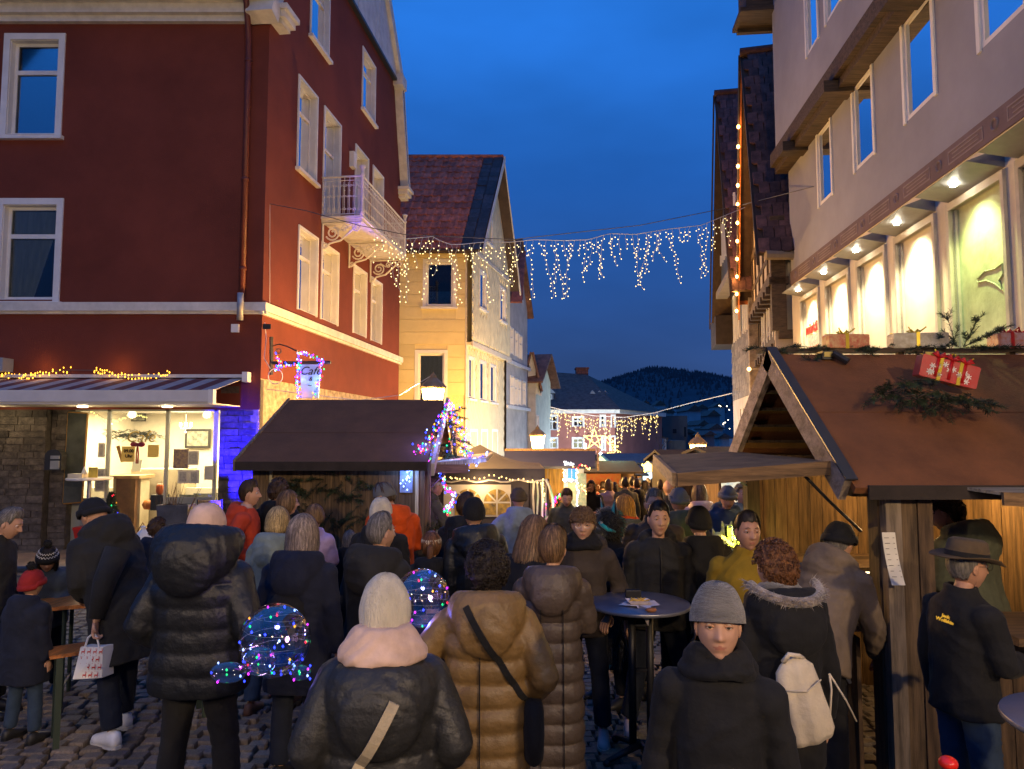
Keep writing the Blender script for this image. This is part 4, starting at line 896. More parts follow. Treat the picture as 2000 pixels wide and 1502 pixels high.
HL = ['right above the modern grey house','bright white gable behind the right street lamp','pale one high beside the right street lamp','wide one right over the street lamp','right of the street lamp under the ridge','low one left of the right street lamp','rightmost against the plastered stall gable','faint one left of the grey house roof','faint one beside the pale high rise','faint one low beside the pale high rise','far one above the modern grey house','far one left above the street lamp','far one highest on the right','far one between high rise and grey house','nearest one by the pale spire']
for (u,v,Y) in [(1306,806,120),(1357,802,110),(1395,812,160),(1375,830,100),(1400,838,95),(1345,846,80),(1415,855,85),(1290,792,240),(1262,790,260),(1245,800,230),(1330,798,220),(1372,798,230),(1405,795,260),(1268,803,200),(1387,850,75)]:
    wd = rr.uniform(16,26); hh = rr.uniform(8,12)
    t = blockhouse('hillside_house','',u - wd/2,u + wd/2,v,v + 45,Y,(MATS['white_wall'],MATS['white_wall2'],mat('far_wall',(.2,.19,.2),.8,.1,.5,0))[k % 3],8,roof=v - hh); t['label'] = 'small gabled valley house, ' + HL[k]; t['group'] = 'houses on the slope below the hill'; k += 1
t = thing('town_lights','scattered tiny street and window lights of the far town below the hill','lights',px(1380,820,150)); t['kind'] = 'stuff'; b = MB()
for i in range(70):Y = rr.uniform(150,380); b.oct(px(rr.uniform(1215,1425),rr.uniform(792,845),Y)[:],Y*.0006)
b.build('light',glow('town_light',(1,.85,.6),8),t,kind='stuff')
t = thing('church_spire','small pale pointed spire among the roofs of the valley','spire',px(1387,880,90)); a = px(1387,853,90); MB().lathe([(.9,px(1387,885,90).z),(.0,a.z)],6,(a.x,90,0)).build('spire',MATS['white_wall2'],t)
# bare tree by the white building
t = thing('bare_tree','small bare tree before the white flat building','tree',px(1289,905,54)); b = MB(); a = px(1289,905,54); rt = random.Random(2)
def br(p,d,l,r,n):
    q = p + d*l; b.tube([p,p.lerp(q,.5) + Vector((rt.uniform(-.05,.05),0,0)),q],[r,r*.8,r*.6],4)
    if n:
        for k in range(3):br(q,(d + Vector((rt.uniform(-.8,.8),rt.uniform(-.4,.4),rt.uniform(-.1,.5)))).normalized(),l*.68,r*.55,n - 1)
br(a,Vector((0,0,1)),.8,.05,4); b.build('trunk',MATS['twig'],t)
# ================================================================== RIGHT: big plastered building
mat('mauve_plaster',(.29,.295,.345),.85,.10,.6,.12); mat('mauve_band',(.15,.105,.11),.8,.1,3,.1); mat('band_line',(.25,.20,.20),.8,.1,3,0)
wood('old_beam',(.075,.05,.03),stretch=(.7,8,8)); mat('panel_cream',(.66,.60,.46),.8,.10,1.5,.2); mat('moulding',(.50,.46,.38),.7,.1,4,.1)
KO = Vector((5.21,13,-1)); ku = Vector((-.101,-.995,0)); kn = Vector((-.995,.101,0)); FK = fr(KO,ku,kn); FK2 = fr(KO + kn*.22,ku,kn)
kh = thing('plastered_corner_building','large mauve grey plastered building with lit showcase panels at street level','building',KO)
def KW(F,u0,u1,vt,vb):a,ct = hit(u0,vt,F); a2,_ = hit(u1,vt,F); _,cb = hit(u0,vb,F); return (a,a2,cb,ct)
m1 = [KW(FK,*q) for q in ((1597,1622,262,405),(1666,1703,172,340),(1764,1821,58,250),(1909,2000,-80,118))]; zt_,zb_ = m1[1][3],m1[1][2]; m1 = [(a,c,zb_,zt_) for a,c,_,_ in m1]; m1.append((m1[3][1] + .9,m1[3][1] + 1.9,zb_,zt_))
m2 = [KW(FK2,*q) for q in ((1572,1594,-60,118),(1609,1638,-120,62))]; m2[1] = (m2[1][0],m2[1][1],m2[0][2],m2[0][2] + 1.6); m2[0] = (m2[0][0],m2[0][1],m2[0][2],m2[0][2] + 1.6)
zB1 = hit(1556,523,FK)[1]; zB0 = hit(1556,550,FK)[1]; zBm = hit(1540,268,FK2)[1]; zBt = zBm + .0; L_ = 12
b = MB(); wall_holes(b,FK,0,L_,zB1,zBm - .25,m1,.3)
wall_holes(b,FK2,0,L_,zBm + .05,13.5,m2,.3); b.box(0,.3,-5,-.31,0,13.5,FK); b.box(0,L_,-.35,-.31,zB1,13.5,FK); b.build('wall',MATS['mauve_plaster'],kh)
MB().box(-.01,L_,-.02,.015,zB0,zB1,FK).build('painted_band',MATS['mauve_band'],kh)
b = MB(); zc = (zB0 + zB1)/2; x = .3; hb = (zB1 - zB0)
while x < 9:
    b.tube([FK @ Vector((x + hb*.22*math.cos(q),.018,zc + hb*.22*math.sin(q))) for q in [k*math.pi/6 for k in range(13)]],.01,4)
    for s in (-1,1):b.box(x + .2,x + .85,.015,.02,zc + s*hb*.25 - .008,zc + s*hb*.25 + .008,FK); b.box(x + .28,x + .77,.015,.02,zc + s*hb*.09 - .006,zc + s*hb*.09 + .006,FK)
    for xx in (x + .2,x + .84):b.box(xx,xx + .012,.015,.02,zc - hb*.25,zc + hb*.25,FK)
    x += 1.05
b.build('ornament_line',MATS['band_line'],kh)
b = MB(); b.box(-.1,L_,-.1,.30,zBm - .2,zBm + .05,FK); b.box(-.08,L_,-.1,.22,zBm - .33,zBm - .205,FK); b.build('jetty_beam',MATS['old_beam'],kh)
for a in (.9,3.0,5.2):MB().box(a,a + .28,0,.42,zBm - .38,zBm - .21,FK).build('beam_end',MATS['old_beam'],kh)
MB().box(-.6,.15,-3,.62,11.22,11.3,FK2).box(-.55,.1,-3,.5,11.3,12.2,FK2).box(-.55,-.45,-3,.55,11.14,11.22,FK2).build('roof_corner',MATS['old_beam'],kh)
for h in m1:win(kh,FK,h,.005,.06,.055,None,curtain='net',proud=.02,glass=glassmat('sky_glass',(.62,.68,.75),.22),sill=False)
for h in m2:win(kh,FK2,h,.005,.06,.05,None,proud=.02,curtain='net',sill=False)
# showcase bays with a lamp hood over each
pan = [(1567,1600),(1617,1660),(1681,1733),(1758,1832),(1866,1972),(2010,2190)]
zP = hit(1866,392,FK)[1]; c_y = glow('bulb_white',(1,.93,.75),60)
b = MB(); hs = []
for u0,u1 in pan:a = hit(u0,600,FK)[0]; c = hit(u1,600,FK)[0]; hs.append((a,c,1.2,zP - .08))
wall_holes(b,FK,0,L_,-.5,zB0,hs,.12); b.build('ground_floor_wall',MATS['panel_cream'],kh)
for i,h in enumerate(hs):
    a,c = h[0],h[1]
    MB().box(a,c,-.07,-.05,1.2,zP - .08,FK).build('display_panel',MATS['panel_cream'] if i != 4 else mat('panel_green_lit',(.50,.56,.34),.75,.2,2,.3),kh)  # fifth panel's own colour carries the green of its light
    f = MB()
    for (x0,x1,z0,z1) in ((a - .05,a,1.2,zP),(c,c + .05,1.2,zP),(a,c,zP - .08,zP)):f.box(x0,x1,-.02,.035,z0,z1,FK)
    for (x0,x1,z0,z1) in ((a,a + .03,1.2,zP - .08),(c - .03,c,1.2,zP - .08)):f.box(x0,x1,-.049,-.02,z0,z1,FK)
    f.build('moulding',MATS['moulding'],kh)
    hd = MB(); m_ = (a + c)/2; P = [(a - .04,.0,zP + .02),(c + .04,.0,zP + .02),(c + .04,.34,zP + .09),(a - .04,.34,zP + .09),(a - .04,.0,zP + .22),(c + .04,.0,zP + .22)]
    hd.add([FK @ Vector(q) for q in P],[(0,1,2,3),(3,2,5,4),(0,3,4),(1,5,2)]); hood = hd.build('lamp_hood',mat('hood_metal',(.22,.22,.22),.5,.1,5,.05),kh)
    if i < 5:
        q = FK @ Vector((m_,.2,zP + .05)); MB().lathe([(.035,.0),(.03,-.02),(0,-.02)],12,q[:]).build('bulb',c_y,hood)
        spot('panel_spot',FK @ Vector((m_,.24,zP + .02)),FK @ Vector((m_,-.06,zP - 1.3)),(190,210,240,260,120)[i],(1,.84,.50) if i != 4 else (.86,1,.38),100,.9,.05,hood)
m5 = hs[0]; t_ = hit(1583,640,FK); text_obj('märklin',.25,mat('red_letter',(.5,.02,.015),.5,0,1,0),kh,face_M(FK @ Vector((t_[0],-.035,t_[1])),-kn.cross(Vector((0,0,1))),(0,0,1)),bold=.006)
t_ = hit(1585,665,FK); MB().box(m5[0] + .15,m5[0] + .75,-.045,-.038,t_[1] - .1,t_[1] + .1,FK).build('small_logo',mat('logo_pink',(.45,.1,.12),.6,.4,20,0,col2=(.5,.45,.4)),kh)
# faint painted animal line on the green-lit panel
b = MB(); P = [(1900,545),(1915,530),(1935,525),(1948,515),(1950,535),(1942,548),(1948,566),(1935,555),(1918,548),(1900,552)]; b.tube([FK @ Vector((*[hit(u,v,FK)[0]],-.042,hit(u,v,FK)[1])) for u,v in P],.008,4); b.build('line_drawing',mat('faint_line',(.38,.42,.26),.8,0,1,0),kh)
# ================================================================== half timbered house with lit verge
mat('plaster_tan',(.42,.35,.27),.85,.1,2,.15); mat('old_tile',(.115,.055,.045),.75,.3,6,.3,rnd=.4)
LU = Vector((.235,.972,0)); LN = Vector((-.972,.235,0)); LO = Vector((5.45,13.1,-1)); FL = fr(LO,LU,LN); LL = 4.0
hl = thing('half_timbered_house','narrow half timbered house with steep tiled roof and a lit orange verge','building',LO)
ze = px(1500,425,13.2).z + 1; rx = px(1478,108,15.25); za = rx.z + 1; mid = 2.0
z1s = px(1510,640,14).z + 1; zfl = 6.0
hs = [(x,x + .42,zfl - 1.15,zfl - .1) for x in (.75,1.75,2.75)]
b = MB(); wall_holes(b,FL,0,LL,0,z1s - .3,[],.2); FL2 = fr(LO + LN*.35,LU,LN); FL3 = fr(LO + LN*.5,LU,LN)
wall_holes(b,FL2,0,LL,z1s - .2,zfl,hs,.2); wall_holes(b,FL3,0,LL,zfl + .1,ze,[],.2); b.prism([(0,ze),(LL,ze),(mid,za - .1)],-.2,0,FL3); b.box(0,.15,-4,0,0,ze,FL3); b.build('plaster_wall',MATS['plaster_tan'],hl)
def beam(F,x0,z0,x1,z1,w_=.16,d=.03,name='timber_beam'):
    dx,dz = x1 - x0,z1 - z0; l = math.hypot(dx,dz); nx,nz_ = -dz/l*w_/2,dx/l*w_/2
    MB().prism([(x0 + nx,z0 + nz_),(x1 + nx,z1 + nz_),(x1 - nx,z1 - nz_),(x0 - nx,z0 - nz_)],.0,d,F).build(name,MATS['old_beam'],hl)
for F,z0,z1,xs_ in ((FL2,z1s - .2,zfl,(.08,.66,1.25,1.67,2.25,2.67,3.25,3.9)),(FL3,zfl + .1,ze + .2,(.08,.8,1.6,2.4,3.2,3.9))):
    for x in xs_:beam(F,x,z0,x,z1,.13,.032)
    beam(F,0,z0 + .09,LL,z0 + .09,.2,.045); beam(F,0,z1 - .05,LL,z1 - .05,.14,.04); beam(F,0,(z0 + z1)/2 - .1,LL,(z0 + z1)/2 - .1,.1,.026)
for i in range(6):x = .35 + i*.65; beam(FL3,x,ze + .1,x,ze + .1 + (za - ze)*(1 - abs(x - mid)/mid)*.86,.12,.03)
beam(FL3,.9,ze + (za - ze)*.4,3.1,ze + (za - ze)*.4,.12,.036)
b = MB(); b.box(-.12,LL,-.25,.1,zfl - .02,zfl + .12,FL3); b.box(-.12,LL,-.25,.1,z1s - .34,z1s - .18,FL2)
for i in range(8):b.box(.1 + i*.52,.26 + i*.52,-.1,.16,z1s - .5,z1s - .345,FL2); b.box(.1 + i*.52,.26 + i*.52,-.1,.14,zfl - .16,zfl - .025,FL3)
b.box(-.12,.1,-.2,.06,z1s - .18,ze,FL3); b.build('jetty_beam',MATS['old_beam'],hl)
for h in hs:win(hl,FL2,h,.03,.06,.05,.5,sill=False,proud=.06)
# roof planes (near slope towards the camera, far slope away)
def gable_roof(t,F,L0,L1,ze,za,ov,dep,tm,nx_,ny_,soff,name='tile',kind='beaver',wd=.22):
    m = (L0 + L1)/2; k = (za - ze)/((L1 - L0)/2); oe = .35
    A_ = F @ Vector((L0 - oe,ov,ze - k*oe)); B_ = F @ Vector((m,ov,za)); C_ = F @ Vector((L1 + oe,ov,ze - k*oe)); back = F.col[1].xyz*-dep
    r = MB(); r.slab(A_,A_ + back,B_ + back,B_,.07); r.slab(C_ + back,C_,B_,B_ + back,.07); rr_ = r.build('roof',MATS['brown_wood'],t)
    s_ = (B_ - A_); n = s_.length; u = -F.col[1].xyz
    nrm = s_.cross(u).normalized()*(-1); nrm = nrm if nrm.z > 0 else -nrm
    cols = nx_; o = A_ + nrm*.03
    u2,s2 = (u,s_)
    if u2.cross(s2).z < 0:u2 = -u; o = A_ + back + nrm*.03;
    o = A_ + u*0 + nrm*.03
    me = tile_mesh(wd,n/ny_,tm,kind,.035); sn = s_.normalized(); un = u.normalized(); nn = nrm.normalized()
    for j in range(ny_):
        for i in range(nx_):
            p = o + un*((i + .5 + (.5 if j % 2 and kind == 'beaver' else 0))*wd) + sn*(j*n/ny_)
            M = Matrix(((un.x,sn.x,nn.x,p.x),(un.y,sn.y,nn.y,p.y),(un.z,sn.z,nn.z,p.z),(0,0,0,1))) @ Matrix.Rotation(random.uniform(-.03,.03),4,'Z') @ Matrix.Rotation(.06 + random.uniform(-.03,.03),4,'X')
            obj(name,me,rr_,M)
    v = MB(); f = F.col[1].xyz
    for P,Q in ((A_,B_),(C_,B_)):v.slab(P + f*.04,Q + f*.04,Q + f*.04 - Vector((0,0,.22)),P + f*.04 - Vector((0,0,.22)),.04)
    v.build('verge_board',MATS['beam_dark'],rr_); MB().tube([B_ + f*.05 + nrm*.06,B_ + back + nrm*.06],.1,8).build('ridge',tm,rr_,True)
    return A_,B_,C_
A_,B_,C_ = gable_roof(hl,FL3,0,LL,ze,za,.30,4.5,MATS['old_tile'],7,20,.3,wd=.2)
MB().tube([A_ + Vector((.1,-.08,-.05)),A_ + Vector((3,-.1,-.05))],.09,8).build('gutter',mat('gutter_tan',(.25,.2,.14),.6,.1,4,.1),hl)
# verge strip with bulbs; its boards are coloured orange like their glow
vs = thing('lit_verge_string','row of glowing orange bulbs along the steep verge, its underside coloured like their glow','string lights',C_)
f = FL3.col[1].xyz; wv = f*-.28
MB().slab(B_ + f*.06 - Vector((0,0,.12)),C_ + f*.06 - Vector((0,0,.12)),C_ + wv - Vector((0,0,.12)),B_ + wv - Vector((0,0,.12)),.03).build('soffit_board',mat('orange_lit_board',(.50,.17,.05),.7,.15,5,.1),hl)
MB().slab(B_ + f*.03 - Vector((0,0,.1)),C_ + f*.03 - Vector((0,0,.1)),C_ + f*.03 + Vector((0,0,-.5)),B_ + f*.03 + Vector((0,0,-.2)),.03).build('fascia_board',MATS['orange_lit_board'],hl)
g_ = glow('orange_bulb',(1,.50,.12),14); MB().tube([B_ + f*.09 - Vector((0,.06,.4)),C_ + f*.09 - Vector((0,.06,.35))],.008,4).build('cable',MATS['cable'],vs)
for i in range(11):
    q = B_.lerp(C_,.22 + i*.077) + f*.10 - Vector((0,.10,.34)); MB().ball(q,(.035,.035,.045),8,6).build('bulb',g_,vs,True); point('bulb_light',q + f*.05 - Vector((0,.03,0)),5.5,(1,.42,.10),.03,vs)
# ---- next house behind: slate hung front, dark tiled roof
mat('slate_grey',(.07,.075,.085),.6,.2,5,.1)
mat('grey_plaster',(.42,.38,.36),.85,.1,2,.15)
MU = Vector((.18,.984,0)).normalized(); MN = Vector((-.984,.18,0)).normalized(); MO = Vector((6.0,17.4,-1.2)); FM = fr(MO,MU,MN); ML = 4.3
hm = thing('slate_fronted_house','tall house with slate hung front and old tiled roof behind the lit verge','building',MO)
ze = px(1420,505,17.4).z + 1.2; za = px(1400,182,19.5).z + 1.2; z1 = px(1425,700,18).z + 1.2; z2 = px(1425,770,18).z + 1.2
hs = [(x,x + .35,z1 + .9 - .1,z1 + 2.1) for x in (.5,1.2,2.3,3.1)]; zj = z1 + 2.4
FM2 = fr(MO + MN*.3,MU,MN); b = MB(); wall_holes(b,FM,0,ML,0,z2,[(x,x + .16,.8,z2 - .3) for x in (.6,1.1,2.0,2.6)],.2); b.build('lower_wall',MATS['grey_plaster'],hm)
b = MB(); wall_holes(b,FM,0,ML,z2,zj,hs,.2); wall_holes(b,FM2,0,ML,zj + .05,ze,[(x,x + .4,zj + .8,zj + 1.9) for x in (.6,1.5,2.6,3.4)],.2); b.prism([(0,ze),(ML,ze),(ML/2,za - .1)],-.2,0,FM2); b.box(0,.2,-4,0,zj,ze,FM2); b.build('upper_wall',MATS['slate_grey'],hm)
for h in hs:win(hm,FM,h,.02,.05,.04,.5,sill=False,proud=.05)
for x in (.6,1.5,2.6,3.4):win(hm,FM2,(x,x + .4,zj + .8,zj + 1.9),.02,.05,.04,.5,sill=False,proud=.05)
MB().box(-.1,ML,-.2,.15,zj - .15,zj + .04,FM2).build('jetty_beam',MATS['gutter_tan'],hm)
me = MB().box(-.11,.11,0,.012,0,.18).mesh('slate',mat('slate_hung',(.17,.145,.13),.7,.25,6,.2,rnd=.35)); z = z2; r_ = 0
while z < z1 + .75:
    for i in range(18):obj('slate',me,hm,FM @ Matrix.Translation((.12 + i*.235 + (.11 if r_ % 2 else 0),.003,z)) @ Matrix.Rotation(random.uniform(-.03,.03),4,'Y') @ Matrix.Rotation(.04,4,'X'))
    z += .165; r_ += 1
A_,B_,C_ = gable_roof(hm,FM2,0,ML,ze,za,.25,4.5,MATS['old_tile'],12,21,.3,wd=.17)
MB().box(-.05,.12,-.1,.12,z2 - .6,ze,FM).build('corner_post',mat('pale_post',(.30,.25,.19),.8,.3,6,.3),hm)
b = MB(); b.box(-.3,1.2,-.4,.5,px(1408,660,20).z + 1.2,px(1408,600,20).z + 1.2,FM @ Matrix.Translation((ML,0,0))); b.build('bay',MATS['beam_dark'],hm)
wl_ = thing('wall_lamp','small yellow bulb lamp on the front of the slate hung house','lamp',px(1463,721,16.9)); q = px(1463,721,16.6); MB().ball(q,.05,8,6).build('bulb',MATS['warm_bulb'],wl_); MB().tube([q,q + Vector((.6,0,.02))],.015,5).build('arm',MATS['steel'],wl_)
# ================================================================== street lamps
def lampglass(es):
    if 'lamp_glow' in MATS:return MATS['lamp_glow']
    m = bpy.data.materials.new('lamp_glow'); m.use_nodes = True; nt = m.node_tree; nt.nodes.clear(); L = nt.links.new
    o = _n(nt,'ShaderNodeOutputMaterial'); t = _n(nt,'ShaderNodeBsdfTransparent'); e = _n(nt,'ShaderNodeEmission',Strength=es); e.inputs[0].default_value = (1,.62,.2,1)
    a = _n(nt,'ShaderNodeAddShader'); L(t.outputs[0],a.inputs[0]); L(e.outputs[0],a.inputs[1]); L(a.outputs[0],o.inputs[0]); m.cycles.emission_sampling = 'NONE'
    MATS['lamp_glow'] = m; return m
def lamp_head(t,c,s,e,col=(1,.58,.2),es=9):
    x,y,z = c; b = MB()
    b.lathe([(.20*s,z + .02*s),(.22*s,z + .05*s),(.16*s,z + .12*s),(.06*s,z + .2*s),(.05*s,z + .24*s),(.02*s,z + .27*s),(.0,z + .31*s)],8,(x,y,0)); b.lathe([(.12*s,z - .36*s),(.10*s,z - .40*s),(.05*s,z - .44*s)],8,(x,y,0))
    for k in range(6):
        a = k*math.pi/3; b.tube([(x + .19*s*math.cos(a),y + .19*s*math.sin(a),z + .02*s),(x + .115*s*math.cos(a),y + .115*s*math.sin(a),z - .36*s)],.009*s,4)
    b.build('lantern_frame',mat('lamp_brass',(.20,.15,.08),.5,.1,5,.05),t)
    MB().lathe([(.115*s,z - .35*s),(.185*s,z + .01*s)],12,(x,y,0),cap=False).build('lantern_glass',lampglass(es),t,True)
    point('lamp_light',(x,y,z - .2*s),e,col,.12*s,t)
def street_lamp(label,u,v,Y,s,e,loc=None,col=(1,.52,.14)):
    c = px(u,v,Y) if loc is None else Vector(loc); g = ground(c.x,c.y); t = thing('street_lamp',label,'street lamp',(c.x,c.y,g),group='old style street lamps'); b = MB()
    b.lathe([(.12,g - .05),(.12,g + .3),(.07,g + .4),(.05,g + .9),(.04,c.z - .44*s)],10,(c.x,c.y,0)); b.build('post',MATS['dark_metal'],t,True); lamp_head(t,(c.x,c.y,c.z),s,e,col); return t
street_lamp('street lamp glowing orange above the ridge of the brown stall before the yellow house',846,762,13.2,1.15,1150)
street_lamp('street lamp glowing behind the blue roofed stall in mid street',1050,853,21,1.15,1500)
street_lamp('street lamp glowing on the right above the raised stall flap',1363,870,17,1.05,300)
# lamps of the same row behind the photographer, and one added for even light
street_lamp('street lamp lighting the square from behind on the right side',0,0,0,1.2,1150,loc=(4.4,-3.4,4.6),col=(1,.70,.40))
street_lamp('street lamp lighting the square from behind on the left side',0,0,0,1.2,560,loc=(-5.5,-2.8,4.6),col=(1,.74,.46))
street_lamp('tall street lamp added farther back on the square behind for even light',0,0,0,1.4,1400,loc=(.5,-9,6.5),col=(1,.70,.40))
# ================================================================== icicle light strings across the street
def icicle(label,P,Y0,Y1,n,lens,spacing,bulb,r,sag_pts=None,wire=.007):
    """P: pixel polyline of the carrying wire"""
    t = thing('icicle_string',label,'string lights',px(P[0][0],P[0][1],Y0)); b = MB(); bl = MB(); us = [p[0] for p in P]; vs_ = [p[1] for p in P]
    def at(u):Y = Y0 + (Y1 - Y0)*(u - us[0])/(us[-1] - us[0]); return px(u,np.interp(u,us,vs_),Y)
    U = np.linspace(us[0],us[-1],60); b.tube([at(u) for u in U],wire,4)
    for i in range(n):
        u = lens[0] + (lens[1] - lens[0])*(i + random.uniform(-.25,.25))/n; p = at(u); l = spacing*random.choice((.35,.6,.75,1.0,1.35)); k = max(3,int(l/(.085 if n > 60 else .15))); pts = [p.copy()]; q = p.copy(); dr = random.uniform(-.02,.02)
        for j in range(k):
            q = q + Vector((random.uniform(-.035,.035) + dr,random.uniform(-.02,.02),-l/k)); pts.append(q.copy()); o = Vector((random.choice((-1,1))*random.uniform(.012,.035),0,-.015))
            bl.oct((q + o)[:],r); b.tube([q,q + o],.002,3)
            if random.random() < .35:bl.oct((q - o*1.3)[:],r)
        b.tube(pts,.0035,3)
    b.build('cable',MATS['white_cable'],t); bl.build('bulb',bulb,t,kind='stuff'); return t
icicle('long icicle light string hanging across the street from the red house to the lit verge',[(720,452),(790,467),(845,462),(850,466),(880,478),(905,477),(940,473),(1000,473),(1045,468),(1100,470),(1150,468),(1190,456),(1240,458),(1300,448),(1370,440),(1455,405)],11.5,14.5,62,(735,1440),.80,G_LED,.0095)
w2_ = thing('span_cable','thin dark cable spanning the street above the icicle lights','cable',px(1000,468,12)); MB().tube([px(527,398,13.2),px(600,412,12.6),px(700,440,12),px(790,458,11.8),px(1000,468,12),px(1250,440,13),px(1450,400,14),px(1665,345,10.6)],.007,4).build('wire',MATS['cable'],w2_); MB().tube([px(527,398,13.2),px(527,600,13.2)],.006,4).tube([px(520,760,12.9),px(700,782,12.8),px(780,772,12.8),px(840,735,13.3)],.006,4).build('down_wire',MATS['white_cable'],w2_)
icicle('second icicle light string hanging before the pink corner building',[(1075,795),(1110,803),(1160,812),(1220,815),(1280,806),(1300,800)],27,27,46,(1078,1290),.72,glow('icicle_far',(1,.70,.22),2.0),.017,wire=.012)
MB().tube([px(1300,800,27),px(1345,788,25),px(1400,775,22),px(1430,768,20)],.012,4).build('wire',MATS['white_cable'],w2_)
# ================================================================== RIGHT STALL (near, brown felt roof, gable to the left)
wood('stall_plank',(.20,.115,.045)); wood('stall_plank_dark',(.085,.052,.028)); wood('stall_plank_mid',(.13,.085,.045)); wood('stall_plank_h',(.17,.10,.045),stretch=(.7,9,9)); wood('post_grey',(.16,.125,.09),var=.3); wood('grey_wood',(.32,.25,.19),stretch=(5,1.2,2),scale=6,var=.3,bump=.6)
mat('roof_felt',(.15,.056,.018),.9,.14,3,.35,bscale=60); mat('roof_felt_l',(.12,.055,.024),.9,.12,3,.35,bscale=60); mat('roof_dark',(.03,.022,.018),.9,.2,4,.3)
GX = 2.28; YA,YB_,YR = 4.62,7.15,5.93; ZE,ZR = 1.86,2.83; XE = 4.35
ns = thing('brown_roof_stall','wooden market stall with reddish brown felt roof, weathered gable boards and a raised side flap','market stall',(3.6,5.9,ground(3,6)))
gz = -.25
A_ = (GX - .08,YA - .06,ZE - .045); B_ = (GX - .08,YR,ZR); C_ = (GX - .08,YB_ + .1,ZE - .05)
b = MB(); b.slab(A_,(XE,YA - .06,ZE - .045),(XE,YR,ZR),B_,.05); b.slab(B_,(XE,YR,ZR),(XE,YB_ + .1,ZE - .05),C_,.05); b.build('roof',MATS['roof_felt'],ns)
# felt lap and edge
dv = Vector((0,YR - YA,ZR - ZE)); nn = Vector((0,-dv.z,dv.y)).normalized()
p0 = Vector(A_) + dv*.52 + nn*.004; p1 = Vector((XE,0,0)) - Vector((A_[0],0,0)); b = MB(); b.slab(p0,p0 + Vector((p1.x,0,0)),p0 + Vector((p1.x,0,0)) + dv*.47,p0 + dv*.47,.003); b.build('felt_lap',MATS['roof_felt'],ns)
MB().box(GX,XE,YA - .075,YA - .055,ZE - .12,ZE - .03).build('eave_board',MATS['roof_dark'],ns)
# weathered barge boards (gable front)
def barge(P,Q,w_,t,m,parent,name='gable_board',x=GX - .13):
    P = Vector(P); Q = Vector(Q); d = (Q - P).normalized(); n = Vector((0,-d.z,d.y)); n = n if n.z < 0 else -n
    MB().slab((x,P.y,P.z),(x,Q.y,Q.z),(x,Q.y + n.y*w_,Q.z + n.z*w_),(x,P.y + n.y*w_,P.z + n.z*w_),t).build(name,m,parent)
barge((0,YA - .02,ZE - .0),(0,YR,ZR + .05),.17,.05,MATS['grey_wood'],ns); barge((0,YB_ + .1,ZE - .03),(0,YR + .0,ZR + .05),.17,-.05,MATS['grey_wood'],ns)
# dark capping on the near board
b = MB(); b.slab((GX - .13,YA - .04,ZE + .01),(GX - .05,YA - .04,ZE + .01),(GX - .05,YR,ZR + .065),(GX - .13,YR,ZR + .065),.012); b.build('cap_strip',MATS['dark_metal'],ns)
# rafters inside, roof underside boards
for y in (5.0,5.45):pass
for k in range(7):
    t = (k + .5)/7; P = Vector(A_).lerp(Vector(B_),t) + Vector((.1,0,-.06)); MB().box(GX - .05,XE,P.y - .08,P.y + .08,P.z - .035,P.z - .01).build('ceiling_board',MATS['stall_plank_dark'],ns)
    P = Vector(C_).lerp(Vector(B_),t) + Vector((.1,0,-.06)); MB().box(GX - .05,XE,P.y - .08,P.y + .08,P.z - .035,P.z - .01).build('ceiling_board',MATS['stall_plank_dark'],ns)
b = MB()
for y in (YA + .2,YB_ - .15):b.box(GX,XE,y - .05,y + .05,ZE - .12,ZE - .02)
b.build('wall_plate',MATS['stall_plank'],ns)
# gable triangle behind the boards: planks set 0.7 m in
gp = MB(); xg = GX + .75
n = 14
for i in range(n):
    y0 = YA + .1 + (YB_ - YA - .2)*i/n; y1 = YA + .1 + (YB_ - YA - .2)*(i + 1)/n - .006; ym = (y0 + y1)/2
    zt_ = ZR - .12 - abs(ym - YR)*(ZR - ZE)/(YR - YA); MB().box(xg,xg + .02,y0,y1,ZE + .0,zt_).build('gable_plank',MATS['stall_plank'],ns)
# corner posts
def post(x0,x1,y0,y1,z0,z1,m='stall_plank',name='post'):return MB().box(x0,x1,y0,y1,z0,z1).build(name,MATS[m],ns)
post(2.43,2.53,4.64,4.72,gz,ZE - .04,'post_grey'); post(2.535,2.64,4.66,4.76,gz,ZE - .04,'stall_plank_mid'); post(2.645,2.74,4.65,4.72,gz,ZE - .04,'stall_plank_dark'); post(2.3,2.42,6.96,7.1,gz,ZE - .05,'stall_plank_dark')  # darker woods on these posts stand in for shade
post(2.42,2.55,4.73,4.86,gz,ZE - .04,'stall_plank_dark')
# back wall planks, inner
MK = fr((2.35,7.02,0),(1,0,0),(0,-1,0)); planks(ns,MK,0,1.95,gz,ZE + .2,17,MATS['stall_plank'])
MB().box(2.4,4.3,6.9,6.99,.88,1.0).build('back_rail',MATS['stall_plank_h'],ns); MB().box(2.4,4.3,6.86,6.99,.62,.72).build('back_rail',MATS['stall_plank_h'],ns)
MB().box(2.6,3.9,6.85,6.87,.835,.848).build('led_strip',glow('led_strip',(1,.8,.45),2.2,True),ns)
MK = fr((4.3,4.7,0),(0,1,0),(-1,0,0)); planks(ns,MK,0,2.3,gz,ZE + .1,18,MATS['stall_plank'])
